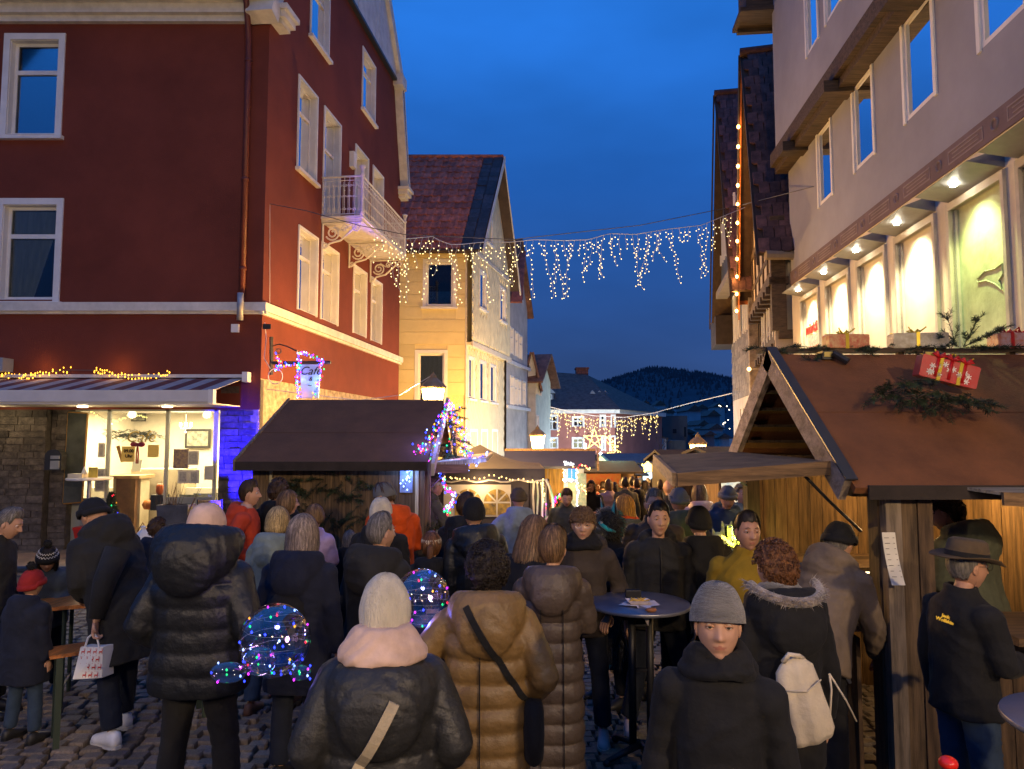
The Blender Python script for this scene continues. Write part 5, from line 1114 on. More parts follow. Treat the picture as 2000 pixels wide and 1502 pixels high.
# lower side wall under the counter (gable side) and front
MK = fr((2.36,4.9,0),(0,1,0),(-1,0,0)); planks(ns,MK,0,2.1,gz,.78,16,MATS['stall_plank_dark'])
MK = fr((2.75,4.74,0),(1,0,0),(0,-1,0)); planks(ns,MK,.2,1.55,gz,.85,9,MATS['stall_plank_dark'])  # front planks take the dark wood in place of shade
MB().box(2.08,2.62,4.9,6.95,.82,.86).build('side_counter',MATS['grey_wood'],ns); MB().box(3.05,4.3,4.35,5.0,.88,.93).build('front_counter',MATS['stall_plank_h'],ns)
MB().tube([(2.12,5.0,.82),(2.33,5.0,.45)],.015,5).build('bracket',MATS['steel'],ns)
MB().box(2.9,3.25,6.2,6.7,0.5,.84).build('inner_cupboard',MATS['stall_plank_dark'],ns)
# raised side flap with props
fl = MB(); P = [Vector(q) for q in ((2.2,4.82,1.975),(1.13,4.88,1.885),(1.42,7.0,1.955),(2.2,7.1,1.99))]
fl.slab(P[0],P[3],P[2],P[1],.03); fo = fl.build('side_flap',mat('flap_felt',(.09,.065,.04),.9,.25,5,.4),ns)
for k in range(6):
    t0,t1 = k/6,(k + 1)/6 - .004; a = P[1].lerp(P[2],t0); c = P[1].lerp(P[2],t1); d = P[0].lerp(P[3],t1); e = P[0].lerp(P[3],t0); o_ = Vector((0,0,-.034)); MB().slab(e + o_,d + o_,c + o_,a + o_,.022).build('flap_board',MATS['stall_plank'],fo)
b = MB(); o_ = Vector((0,0,.006)); q_ = Vector((0,0,-.085)); b.slab(P[1] + o_,P[0] + o_,P[0] + q_,P[1] + q_,.03); b.build('fascia',MATS['stall_plank_h'],fo); b = MB(); b.slab(P[2] + o_,P[1] + o_,P[1] + q_,P[2] + q_,.03); b.build('fascia',wood('fascia_light',(.30,.19,.09),stretch=(9,.7,9)),fo)
MB().tube([(2.0,4.93,1.9),(2.2,4.96,1.7),(2.44,5.0,1.48)],.012,6).ball((2.0,4.93,1.9),.03,6,5).build('flap_prop',MATS['dark_metal'],ns); MB().tube([(1.95,6.9,1.88),(2.3,6.98,1.66)],.012,6).build('flap_prop',MATS['dark_metal'],ns)
# front flap (right)
P = [Vector(q) for q in ((2.9,4.56,1.80),(4.32,4.56,1.80),(4.28,4.15,1.74),(2.98,4.35,1.785))]
for k in range(5):
    t0,t1 = k/5,(k + 1)/5 - .02; a,c,d,e = P[0].lerp(P[3],t0),P[1].lerp(P[2],t0),P[1].lerp(P[2],t1),P[0].lerp(P[3],t1); MB().slab(a,c,d,e,.02).build('front_flap_board',wood('flap_grey',(.26,.22,.16),stretch=(.7,9,9)),ns)
b = MB(); b.slab(P[3] + Vector((0,-.01,.02)),P[2] + Vector((0,-.01,.02)),P[2] + Vector((0,-.01,-.09)),P[3] + Vector((0,-.01,-.06)),.03); b.build('front_flap_edge',MATS['stall_plank_h'],ns)
# shelf above the ridge with gifts and fir
sh = thing('gift_shelf','long narrow board above the stall ridge carrying wrapped presents and fir twigs','shelf',(3.5,6.0,2.86))
MB().box(2.12,4.42,5.95,6.1,2.855,2.885).build('board',wood('shelf_wood',(.06,.04,.025),stretch=(.7,8,8)),sh)
for x in (2.3,3.3,4.25):MB().box(x,x + .05,6.0,6.05,2.75,2.855).build('support',MATS['stall_plank_dark'],sh)
for i,u in enumerate((1600,1792)):
    q = px(u,690,6.0); t = thing('flood_lamp',('black flood lamp under the gift shelf near the gable tip','black flood lamp under the gift shelf above the red present')[i],'flood lamp',q)
    MB().box(q.x - .05,q.x + .05,5.82,5.94,q.z - .07,q.z + .0,None).tube([(q.x + .03,5.8,q.z - .02),(q.x + .12,5.74,q.z - .1)],.03,8).build('housing',MATS['black_plastic'],t); MB().box(q.x - .04,q.x + .03,5.81,5.819,q.z - .05,q.z - .01).build('lens',mat('lens_yellow',(.5,.38,.1),.2,0,1,0),t)
def gift(label,c,sx_,sy_,sz,rot,m,ribbon,bow=True,tilt=0,nr=1):
    M = Matrix.Translation(c) @ Matrix.Rotation(rot,4,'Z') @ Matrix.Rotation(tilt,4,'Y'); t = thing('wrapped_present',label,'present',c,group=None); b = MB(); e = .008
    b.loft([[(x*f,y*f,z) for x,y in ((-sx_,-sy_),(sx_,-sy_),(sx_,sy_),(-sx_,sy_))] for f,z in ((.96,0),(1,e),(1,sz*2 - e),(.96,sz*2))]); b.build('box',m,t,M=M)
    r = MB()
    for k in range(nr):x = sx_*(-.1 if nr == 1 else -.35 + .7*k/(nr - 1)); r.box(x - .014,x + .014,-sy_ - .004,sy_ + .004,-.003,sz*2 + .004)
    r.box(-sx_ - .003,sx_ + .003,-.01,.01,sz*2 + .001,sz*2 + .005); r.build('ribbon',ribbon,t,M=M)
    if bow:
        w_ = MB()
        for k in range(nr):
            x = sx_*(-.1 if nr == 1 else -.35 + .7*k/(nr - 1))
            for s in (-1,1):w_.tube([(x,0,sz*2),(x + s*.03,0,sz*2 + .035),(x + s*.055,.005,sz*2 + .025),(x + s*.03,0,sz*2 + .008),(x,0,sz*2)],.011,5); w_.tube([(x,0,sz*2),(x + s*.04,-.03,sz*2 + .02),(x + s*.07,-.06,sz*2 + .05)],.006,4)
        w_.build('bow',ribbon,t,True,M=M)
    return t,M
mat('paper_red_gold',(.40,.05,.03),.35,.5,24,.1,col2=(.50,.34,.16),coat=.4); mat('paper_silver',(.46,.44,.36),.22,.3,14,.35,coat=.5,col2=(.26,.22,.14)); mat('paper_orange',(.45,.13,.05),.3,.5,26,.1,col2=(.45,.35,.40),coat=.4)
mat('paper_red_star',(.48,.03,.03),.3,.2,10,.05,col2=(.42,.10,.08),coat=.5); mat('gold_ribbon',(.55,.42,.04),.3,.1,6,0,metal=.5)
q = px(1652,676,6.0); gift('red and gold wrapped present with a yellow ribbon at the left end of the shelf',(q.x,6.0,2.886),.175,.06,.06,.05,MATS['paper_red_gold'],MATS['gold_ribbon'])
q = px(1792,672,6.0); gift('silver wrapped present with a gold ribbon in the middle of the shelf',(q.x,6.0,2.886),.22,.07,.065,-.12,MATS['paper_silver'],MATS['gold_ribbon'])
q = px(1982,668,6.0); gift('orange patterned present with a red bow at the right end of the shelf',(q.x,6.0,2.886),.19,.07,.065,.0,MATS['paper_orange'],MATS['red_ribbon'],nr=2)
q = px(1842,745,5.5); s_ = (ZR - ZE)/(YR - YA); yq = 5.32; cz = ZE + (yq - YA)*s_ + .03
c = px(1842,722,5.35); t,M = gift('red present with white star pattern and red bows lying tilted on the brown stall roof',(c.x,c.y,c.z - .10),.215,.05,.085,-.05,MATS['paper_red_star'],MATS['gold_ribbon'],tilt=.26,nr=2)
b = MB()
for k in range(16):
    cx,cz2 = random.uniform(-.18,.18),random.uniform(.03,.13)
    for j in range(3):
        a = j*math.pi/3 + k; b.box(-.022,.022,-.054,-.0525 - .0003*j,-.0035,.0035,Matrix.Translation((cx,0,cz2)) @ Matrix.Rotation(a,4,'Y'))
b.build('white_stars',MATS['white_paint'],t,M=M)
r = MB()
for x in (-.1,.0,.1):
    r.box(x - .012,x + .012,-.056,-.053,.02,.17)
    for s in (-1,1):r.tube([(x,-.05,.17),(x + s*.03,-.06,.205),(x + s*.05,-.06,.19),(x,-.05,.17)],.012,5)
r.build('red_bow',MATS['red_ribbon'],t,True,M=M)
def firs(name,label,specs,cat='fir branches',nl=.035,seed=1,extra=None):
    st = random.getstate(); random.seed(seed); mb = MB()
    for s in specs:fir_branch(mb,*s)
    t = thing(name,label,cat,specs[0][0]); mb.build('twigs',[mat('fir_needle',(.028,.050,.024),.7,.35,5,0),MATS['twig']],t,kind='stuff'); random.setstate(st); return t
sp_ = []
for i in range(46):
    x = 2.15 + i*.048 + random.uniform(-.02,.02)
    if i < 16 or random.random() < .55:sp_.append(((x,5.99 + random.uniform(-.03,.05),2.89),(random.choice((-1,1)),random.uniform(-.7,.2),random.uniform(-.15,.25)),random.uniform(.16,.3),.032,60,.2,1,.003))
firs('shelf_garland','fir twigs laid along the gift shelf above the stall roof',sp_,seed=4)
q = px(1868,682,5.98); firs('upright_fir_twigs','three upright fir twigs between the silver and the orange presents',[((q.x,5.98,2.9),(-.25,0,1),.30,.04,110,.0,2,.004),((q.x + .06,5.98,2.9),(.5,0,.9),.30,.04,110,.0,2,.004),((q.x + .05,5.95,2.9),(.9,-.1,.5),.36,.04,120,.05,3,.004),((q.x,5.95,2.9),(-.8,-.1,.35),.22,.04,90,.05,2,.004),((q.x + .2,5.95,2.88),(1,-.1,.1),.3,.04,90,.05,2,.004)],seed=5)
sp_ = []; st = random.getstate(); random.seed(11)
for i in range(34):
    u = random.uniform(1735,1900); v = 745 + (u - 1735)*.16 + random.uniform(-12,18); t_ = 5.25 - (v - 745)*.006; a = px(u,v,t_); z_ = ZE + (a.y - YA)*s_ + .05
    sp_.append(((a.x,a.y,max(a.z,z_)),(random.uniform(-1,1) + (.5 if u > 1830 else -.4),random.uniform(-.5,.1),random.uniform(-.5,.1)),random.uniform(.14,.26),.035,75,.15,1,.005))
random.setstate(st)
firs('roof_fir_bunch','large bunch of fir branches tied with gold string on the brown stall roof',sp_,seed=8)
sp_ = []
for i in range(26):
    y = YR + random.uniform(-.5,.12); z = ZE + random.uniform(.05,.75)*(1 - abs(y - YR)/1.4); sp_.append(((GX + .45 + random.uniform(-.1,.2),y,z + .1),(random.uniform(-.8,.1),random.uniform(-1,1),random.uniform(-.9,.3)),random.uniform(.2,.36),.045,80,.25,1,.004))
firs('gable_fir_wreath','dark fir branches hanging inside the open gable of the brown roofed stall',sp_,seed=9)
# menu sheet on the post
t = thing('price_list','long curled paper price list pinned to the corner post of the stall','price list',px(1738,1140,4.6)); b = MB(); a0 = px(1723,1040,4.61); a1 = px(1749,1040,4.61); zb_ = px(1740,1140,4.6).z
rows = [[(x + .012*k*.25,4.615 - .0018*k*k,a0.z + (zb_ - a0.z)*k/6) for x in (a0.x,a1.x)] for k in range(7)]; b.loft(rows,0,False,False); b.build('sheet',MATS['paper'],t,True)
b = MB()
for k in range(8):z = a0.z - .035 - k*.034; x0 = a0.x + .01 + .003*k*6/7; yy = 4.61 - .0018*((a0.z - z)/(a0.z - zb_)*6) ** 2; b.box(x0,x0 + random.uniform(.015,.035),yy - .003,yy - .001,z,z + .0025); b.box(x0 + .055,x0 + .065,yy - .003,yy - .001,z,z + .0025)
b.build('print',MATS['ink'],t)
# things on the side counter
def bottle(label,c,h,r,m,lab=None):
    t = thing('bottle',label,'bottle',c); MB().lathe([(r,0),(r,h*.6),(r*.8,h*.68),(r*.35,h*.78),(r*.33,h*.97),(r*.4,h)],14,c).build('glass',m,t,True)
    if lab:MB().lathe([(r*1.03,h*.15),(r*1.03,h*.45)],14,c,cap=False).build('paper_label',lab,t,True)
    return t
mat('green_glass',(.012,.03,.014),.08,0,1,0); mat('bottle_label',(.30,.28,.22),.6,.2,12,0)
zc = .861; q = px(1709,1170,5.0); bottle('dark wine bottle with a pale label on the side counter by the post',(q.x - .02,5.02,zc),.27,.038,MATS['green_glass'],MATS['bottle_label'])
q = px(1725,1205,4.95)
for i in range(3):
    t = thing('drinking_glass',('drinking glass on the side counter, nearest the post','drinking glass on the counter right before the bottle','drinking glass on the counter, farthest one')[i],'glass',(q.x - .02 - .04*i,4.98 + .09*i,zc),group='glasses on the side counter'); MB().lathe([(.025,0),(.032,.09)],14,(q.x - .02 - .06*(i % 2),4.97 + .09*i,zc)).build('bowl',MATS['clear_glass'],t,True)
t = thing('utensil_pot','dark pot bristling with pens and forks behind the bottle','pot',(2.42,5.35,zc)); MB().lathe([(.05,0),(.055,.1)],14,(2.42,5.35,zc)).build('pot',MATS['black_plastic'],t,True); b = MB()
for k in range(16):a = k*.7; b.tube([(2.42,5.35,zc + .05),(2.42 + .05*math.cos(a),5.35 + .05*math.sin(a),zc + random.uniform(.15,.2))],.004,4)
b.build('fork',MATS['black_plastic'],t)
for i,(x,y,r_,l) in enumerate(((2.32,5.7,.13,'wide steel bowl of food on the side counter'),(2.42,6.1,.11,'smaller steel bowl at the back of the side counter'),(2.3,6.45,.12,'dark pan at the far end of the side counter'))):
    t = thing('bowl',l,'bowl',(x,y,zc)); MB().lathe([(r_*.5,0),(r_*.9,.05),(r_,.08),(r_*.95,.08),(r_*.5,.015)],20,(x,y,zc)).build('dish',MATS['steel'] if i < 2 else MATS['dark_metal'],t,True)
    b = MB(); st = random.getstate()
    for k in range(14):b.ball((x + random.uniform(-.6,.6)*r_,y + random.uniform(-.6,.6)*r_,zc + .06 + random.uniform(0,.03)),random.uniform(.015,.03),6,4)
    b.build('food',mat('bread_tan',(.36,.22,.10),.7,.3,10,.1),t,True,kind='stuff')
point('stall_light',(3.6,6.0,1.68),16,(1,.62,.25),.12)['kind'] = 'structure'
lt = thing('stall_bulb_lamp','bare warm bulb hanging under the roof of the brown roofed stall','lamp',(3.9,6.3,1.8)); MB().ball((3.9,6.3,1.78),.03,8,6).build('bulb',MATS['warm_bulb'],lt,True); MB().tube([(3.9,6.3,1.81),(3.9,6.3,2.3)],.006,4).build('cord',MATS['cable'],lt)
point('bulb_light',(3.75,6.25,1.72),22,(1,.6,.22),.06,lt)
# ================================================================== LEFT STALL (dark felt roof)
LX0,LX1 = -3.38,-1.07; ly = 8.95
z_e,z_r = 1.83,2.66; ye,yr = 8.62,10.3
lsx = thing('dark_roof_stall','wooden market stall with dark brown felt roof and plank back wall seen from behind','market stall',(-2.2,10,ground(-2,9)))
b = MB(); P = [(-3.36,ye,z_e),(-1.03,ye,z_e),(-1.00,yr,z_r),(-3.24,yr,z_r)]; b.slab(P[0],P[1],P[2],P[3],.05); b.slab(P[3],P[2],(-1.0,11.9,z_e),(-3.3,11.9,z_e),.05); b.build('roof',MATS['roof_felt_l'],lsx)
d = Vector(P[3]) - Vector(P[0]); q0 = Vector(P[0]) + d*.42 + Vector((0,0,.006)); b = MB(); b.slab(q0,q0 + Vector((2.33,0,0)),Vector(P[2]) + Vector((0,0,.006)),Vector(P[3]) + Vector((0,0,.006)),.004); b.build('felt_lap',MATS['roof_felt_l'],lsx)
MB().box(-3.36,-1.03,ye - .012,ye + .02,z_e - .11,z_e - .0).build('eave_board',MATS['roof_dark'],lsx)
b = MB(); b.slab((-3.39,ye,z_e + .02),(-3.27,yr,z_r + .03),(-3.27,yr,z_r - .12),(-3.39,ye,z_e - .12),.04); b.build('left_gable_board',wood('pale_edge',(.22,.16,.10)),lsx)
for P_,Q_ in (((-.98,ye - .02,z_e - .02),(-.96,yr,z_r + .04)),((-.96,yr,z_r + .04),(-.96,11.95,z_e - .02))):
    MB().slab(P_,Q_,(Q_[0],Q_[1],Q_[2] - .15),(P_[0],P_[1],P_[2] - .15),.04).build('gable_board',wood('pale_board',(.40,.34,.30)),lsx)  # paler wood, shared with counters and the raised flap
FLs = fr((LX0 + .13,ly,0),(1,0,0),(0,-1,0)); planks(lsx,FLs,0,LX1 - LX0 - .15,-.3,z_e + .06,26,MATS['stall_plank_dark'] if False else wood('stall_plank_mid',(.13,.085,.045)))
for x in (-3.02,-1.19):MB().box(x - .02,x + .02,ly - .05,ly - .03,1.1 if x < -2 else 1.15,z_e).build('lath',wood('pale_lath',(.42,.38,.26)),lsx)
FLs = fr((LX0 + .13,ly,0),(0,1,0),(-1,0,0)); planks(lsx,FLs,0.03,2.8,-.3,z_e,16,MATS['stall_plank_mid'])
b = MB(); b.prism([(ly,z_e),(11.8,z_e),(yr,z_r - .08)],-.02,.02,Matrix(((0,1,0,-1.1),(1,0,0,0),(0,0,1,0),(0,0,0,1)))); b.build('gable_wall',MATS['stall_plank_mid'],lsx)
MB().box(-1.13,-1.03,ly,ly + .1,-.4,z_e).build('corner_post',MATS['stall_plank_mid'],lsx); MB().box(-1.13,-1.03,11.6,11.7,-.4,z_e).build('corner_post',MATS['stall_plank_mid'],lsx)
FLs = fr((-1.08,ly + .1,0),(0,1,0),(1,0,0)); planks(lsx,FLs,0,2.5,-.4,.72,16,MATS['stall_plank_mid'])
MB().box(-1.25,-.72,ly + .1,11.5,.72,.77).build('counter',MATS['pale_board'],lsx)
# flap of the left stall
b = MB(); b.slab((-1.05,9.05,1.79),(-.33,9.1,1.86),(-.30,11.2,1.88),(-1.05,11.2,1.80),.05); b.build('side_flap',MATS['pale_board'],lsx); MB().box(-1.0,-.55,9.02,9.045,1.67,1.78).build('flap_edge',MATS['stall_plank_h'],lsx); MB().tube([(-1.07,9.1,1.45),(-.75,9.12,1.78)],.012,5).build('flap_prop',MATS['dark_metal'],lsx)
fs = thing('star_on_stall','gold star ornament with painted glow on the tip of the lit gable','star ornament',px(890,790,10)); b = MB(); C_ = px(888,788,10)
for k in range(6):a = k*math.pi/3; b.tube([C_,C_ + Vector((.09*math.cos(a),0,.09*math.sin(a)))],[.03,.004],4)
for k in range(20):b.oct((C_ + Vector((random.uniform(-.1,.1),-.03,random.uniform(-.12,.1))))[:],.01)
b.build('ray',glow('gold_glow',(1,.6,.06),1.5),fs)  # ornament glows on its own to sparkle like glitter
def multilight(name,label,paths,cols,r,Y=None,jit=.03,glow_pts=()):
    t = thing(name,label,'fairy lights',paths[0][0][0]); bl = [MB() for _ in cols]; c = MB()
    for P,n in paths:
        P = [Vector(p) for p in P]; pts = []
        for i in range(n):
            s = i/max(1,n - 1)*(len(P) - 1); k = min(len(P) - 2,int(s)); q = P[k].lerp(P[k + 1],s - k) + Vector((random.gauss(0,jit),random.gauss(0,jit*.6),random.gauss(0,jit))); pts.append(q); bl[random.randrange(len(cols))].oct(q[:],r)
        c.tube(P,.005,3)
    for b_,m_ in zip(bl,cols):b_.build('light',m_,t,kind='stuff')
    c.build('cable',MATS['cable'],t)
    for p,e,col in glow_pts:point('string_glow',p,e,col,.04,t)
    return t
Pq = lambda u,v,Y:px(u,v,Y)
multilight('gable_light_string','tangle of blue, green, red and magenta lights outlining the gable of the dark roofed stall',[([Pq(880,785,9.9),Pq(855,830,9.4),Pq(828,880,8.9),Pq(822,893,8.8)],130),([Pq(884,790,10),Pq(897,835,10.1),Pq(908,870,10.2),Pq(912,895,10.3)],110),([Pq(880,800,9.9),Pq(885,850,10),Pq(880,885,9.9)],14),([Pq(838,868,9),Pq(845,892,9)],12)],[G_COL[0],G_COL[5],G_COL[0],G_COL[1],G_COL[2],G_COL[4],G_COL[3]],.0115,jit=.045,glow_pts=((Pq(840,850,8.9),6,(.2,.2,1)),(Pq(900,860,9.9),5,(1,.3,.6)),(Pq(870,820,9.7),5,(.2,.5,1)),(Pq(878,880,9.7),4,(.2,.4,1))))
sp_ = [((Pq(878 + random.uniform(-16,16),800 + random.uniform(0,90),10.1 + random.uniform(-.1,.15))),(random.uniform(-1,1),random.uniform(-1,-.1),random.uniform(-.6,.3)),random.uniform(.16,.3),.04,60,.2,1,.004) for _ in range(34)]
firs('gable_fir','silvery fir boughs filling the lit gable of the dark roofed stall',sp_,seed=12)
multilight('flap_light_string','cool blue lights along the raised flap of the dark roofed stall',[([Pq(918,898,9.2),Pq(932,904,9.2),Pq(940,893,9.4),Pq(952,890,9.6)],26),([Pq(858,919,9.15),Pq(878,915,9.15)],6),([Pq(858,925,9.3),Pq(864,918,9.3)],10),([Pq(911,911,9.2),Pq(912,913,9.2)],2)],[G_COL[0],G_COL[5]],.012,glow_pts=((Pq(935,908,9.0),1.5,(.2,.3,1)),))
t = multilight('blue_window_lights','bluish white lights glowing behind the small side pane of the dark roofed stall',[([Pq(792,903,8.86),Pq(806,908,8.86),Pq(790,945,8.86)],22),([Pq(787,955,8.86),Pq(805,905,8.86)],12)],[G_COL[5]],.011,glow_pts=((Pq(795,925,8.75),3.5,(.2,.35,1)),))
b = MB(); q1,q2 = Pq(782,898,8.92),Pq(806,962,8.92); b.box(q1.x,q2.x,8.9,8.92,q2.z,q1.z); b.build('side_pane',mat('blue_pane',(.25,.32,.5),.25,.2,8,0),lsx)
multilight('counter_garland','curving garland of blue, pink and green lights beside the counter of the dark roofed stall',[([Pq(868,935,9.2),Pq(870,955,9.1),Pq(884,965,9.1),Pq(886,982,9.1),Pq(874,992,9.1),Pq(872,1002,9.1)],70)],[G_COL[0],G_COL[4],G_COL[1],G_COL[2],G_COL[5]],.013,jit=.02,glow_pts=((Pq(878,970,8.9),4,(.5,.2,1)),))
sp_ = [((Pq(random.uniform(815,866),random.uniform(1000,1060),8.98)),(random.uniform(-.3,.3),-.3,-1),random.uniform(.2,.35),.045,60,.1,1,.004) for _ in range(26)]; firs('counter_fir','fir twigs covering the front under the counter of the dark roofed stall',sp_,seed=14)
t = thing('checked_cloth','red and white checked cloth laid over the counter beside the vendor','tablecloth',(-1,9.6,.77)); b = MB(); r = MB()
for i in range(7):
    for j in range(18):(b if (i + j) % 2 else r).box(-1.24 + i*.075,-1.24 + (i + 1)*.075,9.1 + j*.075,9.1 + (j + 1)*.075,.774,.777)
b.build('white_square',MATS['white_paint'],t,kind='stuff'); r.build('red_square',MATS['red_plastic'],t,kind='stuff')
rr = random.Random(9)
for i in range(7):
    c = (-1.1 + .08*(i % 3),9.2 + i*.15,.778); t = thing('honey_jar','small lidded jar of the row on the red checked counter, ' + ('nearest the flap prop','second from the near end','third from the near end','middle one','third from the far end','second from the far end','last at the far end')[i],'jar',c,group='jars on the checked counter'); MB().lathe([(.028,0),(.03,.05),(.025,.06)],10,c).build('glass',[MATS['orange_glass'],MATS['cream_paint'],MATS['green_glass']][i % 3],t,True); MB().lathe([(.028,.06),(.028,.075),(0,.075)],10,c).build('lid',MATS['steel'],t,True)
sp_ = []; st = random.getstate(); random.seed(21)
for i in range(46):
    u = random.uniform(560,590) if i < 18 else random.uniform(620,740); v = random.uniform(935,1015) if i < 18 else random.uniform(925,1010) + abs(u - 680)*.1
    sp_.append((px(u,v,8.88),(random.uniform(-1,1),random.uniform(-.35,-.1),random.uniform(-1,.5)),random.uniform(.15,.3),.045,70,.2,1,.004))
random.setstate(st); firs('wall_wreath','large dark fir wreaths hanging on the plank back wall of the stall',sp_,seed=22)
# ================================================================== pavilion tent with printed arch windows
mat('tent_brown',(.042,.036,.048),.85,.06,2,.1); mat('tent_white',(.55,.50,.44),.8,.06,3,.05); mat('tent_dark',(.05,.042,.052),.85,.06,2,.1); mat('clear_sheet',(.10,.085,.07),.15,.5,12,0,col2=(.5,.33,.08))
pv = thing('pavilion_tent','brown pavilion tent with white edging, printed arch windows and striped curtains','tent',(-.7,12.3,ground(0,12)))
zc_ = px(940,868,12.6).z; fr_l,fr_r,yf_,yb_ = -2.05,.52,11.25,13.9; ze_ = px(1060,918,11.25).z; ap = Vector((-.56,12.5,zc_))
b = MB(); cs = [(fr_l,yf_),(fr_r,yf_),(fr_r,yb_),(fr_l,yb_)]
for i in range(4):
    p,q = cs[i],cs[(i + 1) % 4]; rows = []
    for k in range(7):
        s = k/6; sag = -.09*math.sin(s*math.pi); rows.append([Vector((p[0] + (q[0] - p[0])*j/8,p[1] + (q[1] - p[1])*j/8,ze_ + .02*math.sin(j*1.1)*(1 - s))).lerp(ap,s) + Vector((0,0,sag)) for j in range(9)])
    b.loft(rows,0,False,False)
b.build('canopy',MATS['tent_brown'],pv,True)
b = MB(); e_ = MB()
for i in (0,1,3):
    p,q = cs[i],cs[(i + 1) % 4]; n = 26; top = []; bot = []
    for j in range(n + 1):s = j/n; x,y = p[0] + (q[0] - p[0])*s,p[1] + (q[1] - p[1])*s; top.append((x,y,ze_ + .02)); bot.append((x,y - .02,ze_ - .17 + .02*math.cos(s*12*math.pi)))
    b.loft([top,bot],0,False,False); e_.tube(bot,.014,4)
b.build('valance',MATS['tent_brown'],pv,True); e_.build('white_edging',MATS['tent_white'],pv)
b = MB(); b.box(fr_l,fr_r - .25,yf_ + .12,yf_ + .13,-.3,ze_ - .1); b.box(fr_l,fr_l + .02,yf_ + .1,yb_,-.3,ze_); b.box(fr_l,fr_r,yb_ - .05,yb_,-.3,ze_); b.build('side_wall',MATS['tent_dark'],pv)
zt_ = px(900,947,11.3).z; zb_ = px(900,1010,11.3).z; x0,x1 = px(866,950,11.3).x,px(998,950,11.3).x
MB().box(x0,x1,yf_ + .10,yf_ + .118,zb_,zt_).build('window_band',MATS['tent_white'],pv)
for cx in (px(918,1,11.3).x,px(972,1,11.3).x):
    R_ = .21; zc2 = zt_ - .07 - R_; pts = [(cx + R_*math.cos(a),zc2 + R_*math.sin(a)) for a in [math.pi*k/12 for k in range(13)]] + [(cx - R_,zb_ + .03),(cx + R_,zb_ + .03)]
    w_ = MB().prism([(x,z) for x,z in pts],yf_ + .09,yf_ + .099).build('arch_window',MATS['clear_sheet'],pv); g = MB()
    for a in (math.pi/4,math.pi/2,3*math.pi/4):g.slab((cx + math.sin(a)*.012,yf_ + .08,zc2 - math.cos(a)*.012),(cx - math.sin(a)*.012,yf_ + .08,zc2 + math.cos(a)*.012),(cx + R_*math.cos(a) - math.sin(a)*.012,yf_ + .08,zc2 + R_*math.sin(a) + math.cos(a)*.012),(cx + R_*math.cos(a) + math.sin(a)*.012,yf_ + .08,zc2 + R_*math.sin(a) - math.cos(a)*.012),.005)
    g.box(cx - R_,cx + R_,yf_ + .08,yf_ + .085,zc2 - .012,zc2 + .012); g.box(cx - .012,cx + .012,yf_ + .077,yf_ + .079,zb_,zc2); g.build('glazing_bar',MATS['tent_white'],w_)
for k in range(9):
    x = px(1034,1,11.2).x + k*.033; MB().loft([[(x + .033*j/3 + .01*math.sin(z*9 + k),yf_ + .03 + .02*math.sin(k*1.7 + j),z) for j in range(4)] for z in (ze_ - .14,ze_ - .4,ze_ - .75,ze_ - .98)],0,False,False).build('curtain_strip',MATS['tent_white' if k % 2 else 'tent_dark'],pv,True)
b = MB(); b.tube([px(u,v,11.2) for u,v in ((1066,936),(1073,950),(1079,972),(1080,992),(1074,1008),(1058,1020))],.022,6); b.build('curtain_edge',MATS['tent_white'],pv,True)
MB().tube([px(1061,935,11.2),px(1058,1040,11.2)],.015,6).build('leg',MATS['white_paint'],pv); MB().tube([(fr_l,yf_,-.4),(fr_l,yf_,ze_)],.015,6).build('leg',MATS['white_paint'],pv)
multilight('tent_light_string','sparse warm bulbs hanging under the front edge of the pavilion tent',[([px(870,931,11.15),px(905,937,11.1),px(960,930,11.15),px(1005,936,11.1),px(1058,941,11.15)],24),([px(1061,938,11.15),px(1062,980,11.15)],9)],[MATS['yellow_bulb']],.012,jit=.012,glow_pts=((px(940,950,11.1),9,(1,.65,.3)),(px(1040,950,11.0),6,(1,.65,.3))))
multilight('arch_light_string','green, pink and red lights on a hoop right of the striped curtain',[([px(1098,965,11.4),px(1088,975,11.4),px(1080,990,11.4)],22),([px(1095,990,11.4),px(1084,1008,11.4),px(1072,1018,11.4)],18),([px(1068,985,11.3),px(1067,1010,11.3),px(1074,1016,11.3)],9)],[G_COL[1],G_COL[1],G_COL[4],G_COL[2]],.016,jit=.015,glow_pts=((px(1088,980,11.1),2,(.1,1,.3)),(px(1084,1005,11.1),2,(1,.1,.5))))
sp_ = [((px(random.uniform(1062,1098),random.uniform(960,1035),11.75)),(random.uniform(-.6,.6),-.5,random.uniform(-1,.3)),.3,.05,60,.2,1,.004) for _ in range(26)]; firs('hoop_fir','fir boughs behind the green and pink light hoop',sp_,seed=15)
